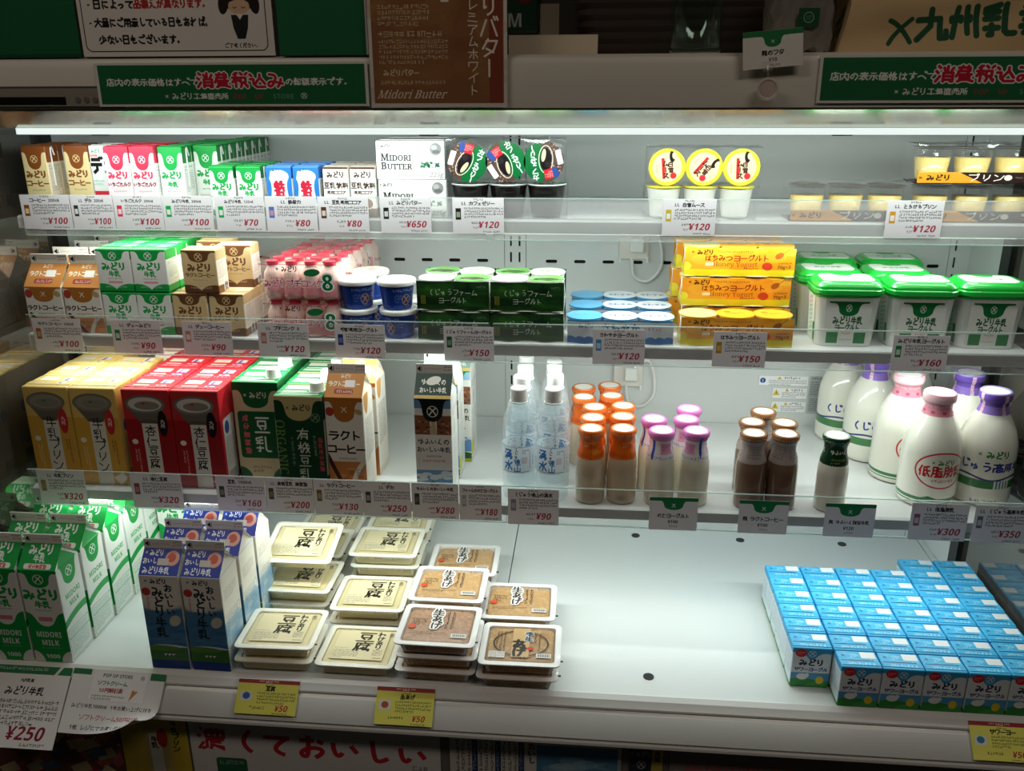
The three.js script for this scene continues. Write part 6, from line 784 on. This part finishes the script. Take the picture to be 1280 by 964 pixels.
slopeTag('price_tag', 'yellow 50 yen price tag in a loose clear sleeve below the white tofu trays', 'price tag', -0.534, 0.4205, 0.0125, 0.107, 0.056, yellow('豆腐', 50, '#2f5fb0'), 300, 160, { clear: true });
slopeTag('price_tag', 'yellow 50 yen price tag below the fried tofu trays', 'price tag', -0.2955, 0.4205, 0.0125, 0.099, 0.06, yellow('生あげ', 50, '#b0503a'), 290, 175);
slopeTag('price_tag', 'yellow 50 yen price tag with a blue picture at the right end of the bumper', 'price tag', 0.666, 0.419, 0.014, 0.094, 0.058, yellow('サワーヨー', 50, '#2f7f9a'), 280, 175);
slopeTag('price_card', 'large white milk card showing 250 yen at the left end of the bumper', 'price card', -0.966, 0.4215, 0.0115, 0.152, 0.134, (c, w, h) => { rect(c, 0, 0, w, h, '#efeeec'); rect(c, 0, 0, w, h * 0.1, '#2c7a4c'); tiny(c, 40, 8, w * 0.6, 1, 14, '#dfe9df'); poly(c, [[w * 0.86, 0], [w * 0.9, 0], [w * 0.84, h * 0.1], [w * 0.8, h * 0.1]], '#e2e0de'); jp(c, '九州乳業', w * 0.5, h * 0.18, 17); jp(c, 'みどり牛乳', w * 0.5, h * 0.31, 40, { w: 0.11, italic: true }); tiny(c, 24, h * 0.42, w - 50, 5, 17, '#333'); jp(c, '¥250', w * 0.64, h * 0.82, 84, { col: '#8f1f38', italic: true }); tiny(c, w * 0.6, h * 0.94, 120, 1, 12, '#222'); }, 420, 370);
slopeTag('coupon_sheet', 'white curling soft-serve coupon sheet with a cone picture hanging from the bumper', 'notice', -0.802, 0.4215, 0.0125, 0.168, 0.106, (c, w, h) => {
  rect(c, 0, 0, w, h, '#efeeee'); rect(c, 0, 0, w * 0.2, h * 0.09, '#2c7a4c'); rect(c, w * 0.84, 0, w * 0.16, h * 0.11, '#2c7a4c'); rect(c, w * 0.22, 2, w * 0.6, h * 0.47, '#f8f8f8'); c.strokeStyle = '#bbb'; c.strokeRect(w * 0.22, 2, w * 0.6, h * 0.47);
  latin(c, 'POP UP STORE', w * 0.49, h * 0.08, 27, '#2a5a40', { sx: 0.95 }); emblem(c, w * 0.76, h * 0.09, 10, '#2a5a40'); jp(c, 'ソフトクリーム', w * 0.45, h * 0.2, 25, { col: '#2a6a44', w: 0.13 }); jp(c, '50円割引券', w * 0.45, h * 0.31, 27, { col: '#b03a40', w: 0.15 }); tiny(c, w * 0.26, h * 0.39, w * 0.34, 2, 10, '#444');
  poly(c, [[w * 0.68, h * 0.28], [w * 0.74, h * 0.3], [w * 0.66, h * 0.46]], '#c98a3a'); ell(c, w * 0.72, h * 0.23, 17, 26, '#f6f6f4', 0.5); jp(c, 'みどり牛乳1000ml 1本お買い上げに付き', w * 0.5, h * 0.57, 25, { col: '#2a2a2e', w: 0.09 }); jp(c, 'ソフトクリーム50円引券', w * 0.5, h * 0.74, 31, { col: '#b02c38', w: 0.09 }); jp(c, '1枚 レジにてお渡し致します', w * 0.46, h * 0.9, 29, { col: '#26262a', w: 0.09 });
}, 540, 350, { tilt: -0.02, curl: 0.16 });

/* ---------------------------------------------------------------- signs and goods on the canopy */
function board(name, label, cat, x0, x1, y0, y1, z, draw, W, Hh, { skew = 0, rough = 0.4, t = 0.002 } = {}) {
  if (z < -0.1) { z += 0.028; x0 *= 0.98; x1 *= 0.98; } // hung on the fascia
  const w = x1 - x0, h = y1 - y0, o = mesh(name, softBox(w, h, t, 0.0006), paper(tex(canvas(W, Hh, draw)), rough));
  if (skew) { const p = o.geometry.attributes.position; for (let i = 0; i < p.count; i++) p.setX(i, p.getX(i) + skew * p.getY(i)); }
  o.position.set((x0 + x1) / 2, y0, z); return tag(o, label, cat);
}
const banner = (c, w, h) => { rect(c, 0, 0, w, h, '#e0dcd2'); rect(c, 12, 10, w - 24, h - 20, '#1f6a40'); jp(c, '店内の表示価格はすべて', w * 0.21, h * 0.44, 32, { col: '#efece4', w: 0.13 }); jp(c, '消費税込み', w * 0.535, h * 0.4, 66, { col: '#c42038', out: '#efece4', w: 0.13, ow: 0.14 }); jp(c, 'の総額表示です。', w * 0.82, h * 0.44, 31, { col: '#efece4', w: 0.13 }); jp(c, '×みどり工場直売所', w * 0.37, h * 0.76, 27, { col: '#efece4', w: 0.12 }); latin(c, 'POP', w * 0.53, h * 0.77, 26, '#a03a44'); latin(c, 'UP', w * 0.6, h * 0.77, 26, '#a03a44'); latin(c, 'STORE', w * 0.69, h * 0.77, 26, '#5f9a78'); emblem(c, w * 0.765, h * 0.76, 11, '#efece4'); };
board('banner', 'long green banner about tax-included prices on the fascia, left of the brown poster', 'banner', -0.782, -0.347, 1.3575, 1.4215, -0.1605, banner, 1024, 176);
board('banner', 'long green banner about tax-included prices at the right end of the fascia', 'banner', 0.3215, 0.757, 1.36, 1.4255, -0.1605, banner, 1024, 176);
board('poster', 'brown butter poster with vertical pale lettering hanging over the fascia', 'poster', -0.343, -0.1335, 1.3556, 1.545, -0.157, (c, w, h) => {
  rect(c, 0, 0, w, h, '#dcd7cc'); rect(c, 14, 0, w - 28, h - 16, '#8f6242'); for (let i = 0; i < 90; i++) { c.globalAlpha = 0.16; ell(c, 20 + rnd() * (w - 60), rnd() * (h - 40), 20 + rnd() * 60, 14 + rnd() * 30, ['#a87a4e', '#7a4a34', '#96683e', '#b08a58'][i % 4]); } c.globalAlpha = 1; rect(c, w - 70, 0, 52, h - 16, '#8a4636');
  jp(c, 'みどりバター', w * 0.87, h * 0.34, 74, { vert: true, col: '#efe8da', w: 0.09, sp: 1.0 }); jp(c, 'プレミアムホワイト', w * 0.755, h * 0.52, 42, { vert: true, col: '#ece2d0', w: 0.08, sp: 1.05 }); latin(c, '2', w * 0.56, h * 0.19, 64, '#efe8da', { font: 'serif' }); jp(c, '生乳ふるさと製品', w * 0.3, h * 0.1, 28, { col: '#e4d4b4' }); jp(c, 'ランキング第', w * 0.34, h * 0.18, 30, { col: '#e4d4b4' });
  tiny(c, 40, h * 0.25, w * 0.38, 4, 14, '#dccaa8'); tiny(c, 40, h * 0.44, w * 0.46, 1, 20, '#e4d4b4'); tiny(c, 40, h * 0.5, w * 0.5, 5, 13, '#dccaa8'); jp(c, 'みどりバター', w * 0.23, h * 0.74, 24, { col: '#e4d4b4' }); tiny(c, 40, h * 0.8, w * 0.46, 1, 13, '#dccaa8'); latin(c, 'Midori Butter', w * 0.3, h * 0.9, 42, '#ece2d0', { font: 'serif', italic: true, face: 'italic' });
}, 540, 500, { rough: 0.22, t: 0.0012 });
board('sign', 'white sign with rounded black border and a bowing figure, standing on the canopy', 'sign', -0.802, -0.493, 1.4305, 1.565, -0.172, (c, w, h) => {
  rect(c, 0, 0, w, h, '#e4dfd6'); c.strokeStyle = '#2a2a2a'; c.lineWidth = 4; c.beginPath(); c.roundRect(18, -60, w - 46, h + 40, 26); c.stroke();
  jp(c, '・日によって', 34, h * 0.45, 35, { left: true, col: '#1a1816', w: 0.16 }); jp(c, '品揃えが異なります。', 242, h * 0.45, 35, { left: true, col: '#b0302c', w: 0.16, sx: 0.92 }); jp(c, '・大量にご用意している日もあれば、', 34, h * 0.64, 35, { left: true, col: '#1a1816', w: 0.16, sx: 0.9 }); jp(c, '少ない日もございます。', 76, h * 0.82, 35, { left: true, col: '#1a1816', w: 0.16, sx: 0.95 });
  const x = w * 0.835, y = h * 0.44; ell(c, x - 62, y, 22, 46, '#201614', 0.2); ell(c, x + 62, y, 22, 46, '#201614', -0.2); ell(c, x, y - 8, 56, 52, '#201614'); ell(c, x, y + 16, 44, 30, '#e0b896'); poly(c, [[x - 54, y + 6], [x - 30, y - 34], [x + 40, y - 34], [x + 50, y + 8], [x + 8, y - 14]], '#201614'); for (const s of [-18, 18]) { c.strokeStyle = '#2a1c18'; c.lineWidth = 3; c.beginPath(); c.arc(x + s, y + 16, 7, 0.2, 2.9); c.stroke(); }
  poly(c, [[x - 36, y + 48], [x + 36, y + 48], [x + 30, y + 96], [x + 16, y + 136], [x - 16, y + 136], [x - 30, y + 96]], '#1d2420'); poly(c, [[x - 16, y + 44], [x + 16, y + 44], [x, y + 66]], '#f0ece4'); jp(c, 'ご了承ください。', x, h * 0.89, 19, { col: '#1a1816', w: 0.12 });
}, 820, 356);
board('sign', 'dark green panel at the left end above the canopy with white edge lettering', 'sign', -1.06, -0.806, 1.4305, 1.565, -0.172, (c, w, h) => { rect(c, 0, 0, w, h, '#17603a'); jp(c, 'ん', w * 0.32, h * 0.2, 130, { col: '#efece4', w: 0.12 }); tiny(c, w * 0.2, h * 0.68, w * 0.24, 1, 20, '#c8d8c8'); rect(c, 0, h * 0.97, w, h * 0.03, '#0f4a2a'); }, 480, 256);
board('sign', 'dark green panel between the white sign and the brown poster', 'sign', -0.4855, -0.3465, 1.4305, 1.565, -0.17, (c, w, h) => { rect(c, 0, 0, w, h, '#1a6640'); jp(c, 'お早めに冷蔵庫に入れて下さい', w * 0.5, h * 0.36, 22, { col: '#dfe6da', w: 0.12, sx: 0.95 }); rect(c, w - 8, 0, 8, h, '#e0dcd2'); }, 340, 330, { skew: 0.0 });
{ // goods on top of the canopy: paper roll, glass jar, basket, plastic bag, cloth sack, lid card on a hook
  const T = 1.43;
  const p = mesh('folded_paper', toCreasedNormals(prism([[-0.205, T], [-0.203, T + 0.02], [-0.208, T + 0.0285], [-0.216, T + 0.0295], [-0.28, T + 0.031], [-0.3, T + 0.022], [-0.3, T]], -0.136, 0.0, 0.9), 0.8), std(0xcdbfa6, 0.7)); tag(p, 'tan folded paper lying on the canopy beside the brown poster', 'paper');
  const jar = group('glass_jar'); jar.name = numbered('glass_jar'); tag(jar, 'clear glass jar standing on the canopy in front of the wicker basket', 'jar'); jar.position.set(0.149, T, -0.235); scene.add(jar);
  mesh('glass', lathe([[0, 0.004], [0.03, 0.003], [0.037, 0.002], [0.04, 0.006], [0.04, 0.09], [0.041, 0.115], [0.0385, 0.115], [0.0375, 0.09], [0.0375, 0.01], [0, 0.008]], 36), M.glass, jar); mesh('rim', new THREE.TorusGeometry(0.04, 0.0022, 8, 40).rotateX(Math.PI / 2).translate(0, 0.115, 0), M.glass, jar);
  const bas = group('basket'); bas.name = numbered('basket'); tag(bas, 'dark brown wicker basket on the canopy behind the jar', 'basket'); bas.position.set(0.15, T, -0.42); scene.add(bas);
  const wk = std(0x2e2019, 0.8); for (let r = 0; r < 7; r++) mesh('woven_band', loft([[0.36 + r * 0.004, 0.2, 0.03, 0.002 + r * 0.018], [0.366 + r * 0.004, 0.206, 0.03, 0.01 + r * 0.018], [0.36 + r * 0.004, 0.2, 0.03, 0.0195 + r * 0.018]], { top: false, bottom: r === 0 }), wk, bas);
  const gp = group('goods_pouch'); gp.name = numbered('goods_pouch'); tag(gp, 'dark green printed pouch with white letters leaning beside the poster on the canopy', 'pouch'); gp.position.set(-0.128, T + 0.031, -0.256); scene.add(gp);
  mesh('pouch', softBox(0.07, 0.09, 0.03, 0.008, { all: FULL }, 0.004), paper(tex(canvas(200, 260, (c, w, h) => { rect(c, 0, 0, w, h, '#0f2a1c'); ell(c, 140, 110, 30, 20, '#5a1418'); latin(c, 'M', 96, 200, 80, '#8a8f86'); })), 0.35), gp); mesh('card', softBox(0.03, 0.045, 0.002, 0.0005).translate(0.052, 0, 0.005), std(0x6f6656, 0.7), gp);
  const bag = group('plastic_bag'); bag.name = numbered('plastic_bag'); tag(bag, 'clear plastic bag with a small green square label on the canopy', 'plastic bag'); bag.position.set(0.3, T, -0.235); scene.add(bag);
  mesh('bag', filmBox(0.09, 0.11, 0.06, 0.005), phys(0xc9c4b8, 0.2, { transmission: 0.7, thickness: 0 }), bag); mesh('contents', softBox(0.075, 0.03, 0.04, 0.012), std(0x6d675c, 0.7), bag); mesh('label', softBox(0.03, 0.026, 0.001, 0.0003).translate(0.008, 0.036, 0.0375), paper(tex(canvas(120, 104, (c, w, h) => { rect(c, 0, 0, w, h, '#0d4a26'); c.strokeStyle = '#8fb09a'; c.lineWidth = 4; c.beginPath(); c.ellipse(60, 52, 28, 28, 0, 0, 7); c.stroke(); tiny(c, 44, 42, 32, 2, 9, '#8fb09a'); })), 0.4), bag);
  const sack = mesh('cloth_sack', (() => { const g = new THREE.BoxGeometry(0.44, 0.14, 0.08, 30, 12, 6), q = g.attributes.position; for (let i = 0; i < q.count; i++) { const x = q.getX(i), y = q.getY(i); q.setZ(i, q.getZ(i) + 0.004 * Math.sin(x * 38 + y * 40) + 0.003 * Math.sin(y * 90 - x * 17) - (y > 0 ? y * 0.25 : 0)); q.setX(i, x + (x < -0.21 ? (y + 0.07) * 0.22 : 0)); } g.computeVertexNormals(); return g.translate(0, 0.07, 0); })(), paper(tex(canvas(1024, 330, (c, w, h) => { rect(c, 0, 0, w, h, '#c4a87c'); for (let i = 0; i < 500; i++) { c.globalAlpha = 0.1; rect(c, rnd() * w, rnd() * h, 60, 1.5, i % 2 ? '#ab8f66' : '#d4ba90'); } c.globalAlpha = 1; c.save(); c.translate(205, 262); c.rotate(-0.06); emblem(c, 0, 0, 62, '#0f4a2a', false); jp(c, '九州乳業', 270, -16, 112, { col: '#0f4a2a', w: 0.15 }); c.restore(); })), 0.8));
  sack.position.set(0.575, T, -0.245); tag(sack, 'tan cloth sack with a large green maker name on the canopy above the right banner', 'sack');
  const card = group('lid_card'); card.name = numbered('lid_card'); tag(card, 'white 10 yen lid card with green head and a clear lid on its clip', 'price card'); card.position.set(0.2485, 1.4085, -0.122); card.rotation.z = 0.085; scene.add(card);
  mesh('card', softBox(0.083, 0.05, 0.0012, 0.0003), paper(tex(canvas(300, 190, (c, w, h) => { rect(c, 0, 0, w, h, '#e8e4dc'); rect(c, 0, 0, w, 28, '#1d7a44'); c.save(); c.translate(w * 0.25, 0); drape(c, w * 0.5, h, '#1d7a44', 0, 0.16, 0.46); c.restore(); emblem(c, w / 2, 56, 12, '#eef2ec', false); jp(c, '瓶のフタ', w / 2, 112, 28, { w: 0.14 }); latin(c, '¥10', w / 2, 148, 26, '#222'); tiny(c, w * 0.46, 170, 50, 1, 12, '#555'); })), 0.45), card);
  const cl = mesh('clip', softBox(0.014, 0.014, 0.006, 0.001).translate(-0.008, -0.004, 0.004), M.acrylic, card); mesh('hook', tube([[-0.008, 0.004, 0.006], [-0.008, -0.006, 0.009], [-0.008, -0.014, 0.007]], 0.0016, 12, 6), M.acrylic, cl);
  const l = mesh('bottle_lid', disc(0.0135, 0.004).rotateX(Math.PI / 2).translate(-0.008, -0.028, 0.002), phys(0xe9dcd6, 0.15, { transmission: 0.6, thickness: 0 }), card); mesh('lid_rim', new THREE.TorusGeometry(0.0135, 0.0018, 8, 32).translate(-0.008, -0.028, 0.006), phys(0xf2ece6, 0.1, { transmission: 0.5, thickness: 0 }), l);
}

/* ---------------------------------------------------------------- posters on the kick plate */
const kickPoster = (label, x0, x1, draw, W, Hh) => board('poster', label, 'poster', x0, x1, 0.1, 0.342, 0.0296, draw, W, Hh, { t: 0.001, rough: 0.5 });
kickPoster('dark poster of packed dairy goods at the left end of the kick plate', -1.06, -0.815, (c, w, h) => { rect(c, 0, 0, w, h, '#7a4a40'); for (let i = 0; i < 60; i++) { c.save(); c.translate(rnd() * w, rnd() * h * 0.7); c.rotate(-0.6 + jit(0.3)); rect(c, 0, 0, 60, 34, ['#d0bc8c', '#b02c38', '#4a6a8c', '#e0cc9c', '#c05a50'][i % 5]); tiny(c, 4, 6, 40, 1, 10, '#cbb'); c.restore(); } }, 400, 400);
kickPoster('yellow pudding carton poster on the kick plate below the blue cartons', -0.812, -0.688, (c, w, h) => { rect(c, 0, 0, w, h, '#dfc440'); rect(c, w * 0.34, h * 0.06, w * 0.4, h * 0.6, '#d6c070'); rect(c, w * 0.42, h * 0.14, w * 0.18, h * 0.4, '#efeadc'); ell(c, w * 0.62, h * 0.18, 16, 34, '#d0382c'); jp(c, '牛乳プリン', w * 0.82, h * 0.16, 22, { vert: true, col: '#221c10' }); jp(c, '牛乳', w * 0.5, h * 0.22, 22, { vert: true, col: '#221c10' }); }, 200, 400);
kickPoster('white poster with huge red hiragana on the kick plate below the tofu', -0.684, -0.238, (c, w, h) => { rect(c, 0, 0, w, h, '#e6e2df'); '濃くておいしい'.split('').forEach((g, i) => jp(c, g, 62 + i * 96, 62 + i * 2.5, 92, { col: '#c42834', w: i ? 0.13 : 0.085, round: false })); c.fillStyle = '#2a6a48'; c.beginPath(); c.roundRect(70, 128, 90, 60, 10); c.fill(); tiny(c, 80, 138, 70, 1, 14, '#bfc4b8'); tiny(c, 640, 118, 40, 1, 14, '#555'); }, 720, 400);
kickPoster('newspaper-like poster with vertical text and a blue picture on the kick plate', -0.222, 0.07, (c, w, h) => { rect(c, 0, 0, w, h, '#dcd8d0'); for (let i = 0; i < 12; i++) { const x = 200 - i * 16; if (i % 4 === 0) { rect(c, x - 10, 10, 16, 120, '#2a3f70'); tiny(c, x - 7, 20, 90, 1, 10, '#b9bcc2', { vert: true }); } else tiny(c, x - 6, 12, 110, 1, 10, '#3a3836', { vert: true }); } jp(c, 'おいし', 226, 46, 24, { vert: true, col: '#2a2a2c' }); rect(c, 240, 14, 220, 180, '#4f86ac'); for (let i = 0; i < 30; i++) { c.globalAlpha = 0.4; ell(c, 240 + rnd() * 220, 60 + rnd() * 120, 36, 14, ['#7aa8c4', '#b0c8d2', '#3c6c8c'][i % 3]); } c.globalAlpha = 1; }, 470, 400);
kickPoster('dark blue sign with the maker mark on the kick plate', 0.083, 0.139, (c, w, h) => { rect(c, 0, 0, w, h, '#2a3440'); rect(c, w * 0.66, 0, w * 0.34, h, '#c8b450'); jp(c, '×みどり', w * 0.34, 26, 18, { col: '#c9c6c0' }); emblem(c, w * 0.36, 64, 14, '#c9c6c0'); jp(c, '場直', w * 0.83, 30, 20, { vert: true, col: '#2a2820' }); }, 120, 420);
kickPoster('pale poster with faint red lettering at the right of the kick plate', 0.15, 0.72, (c, w, h) => { rect(c, 0, 0, w, h, '#8f8783'); jp(c, '毎日の食卓に', 190, 64, 50, { col: '#b06262', w: 0.12 }); tiny(c, 30, 110, 500, 3, 16, '#a89f9a'); }, 900, 400);

renderer.render(scene, camera);
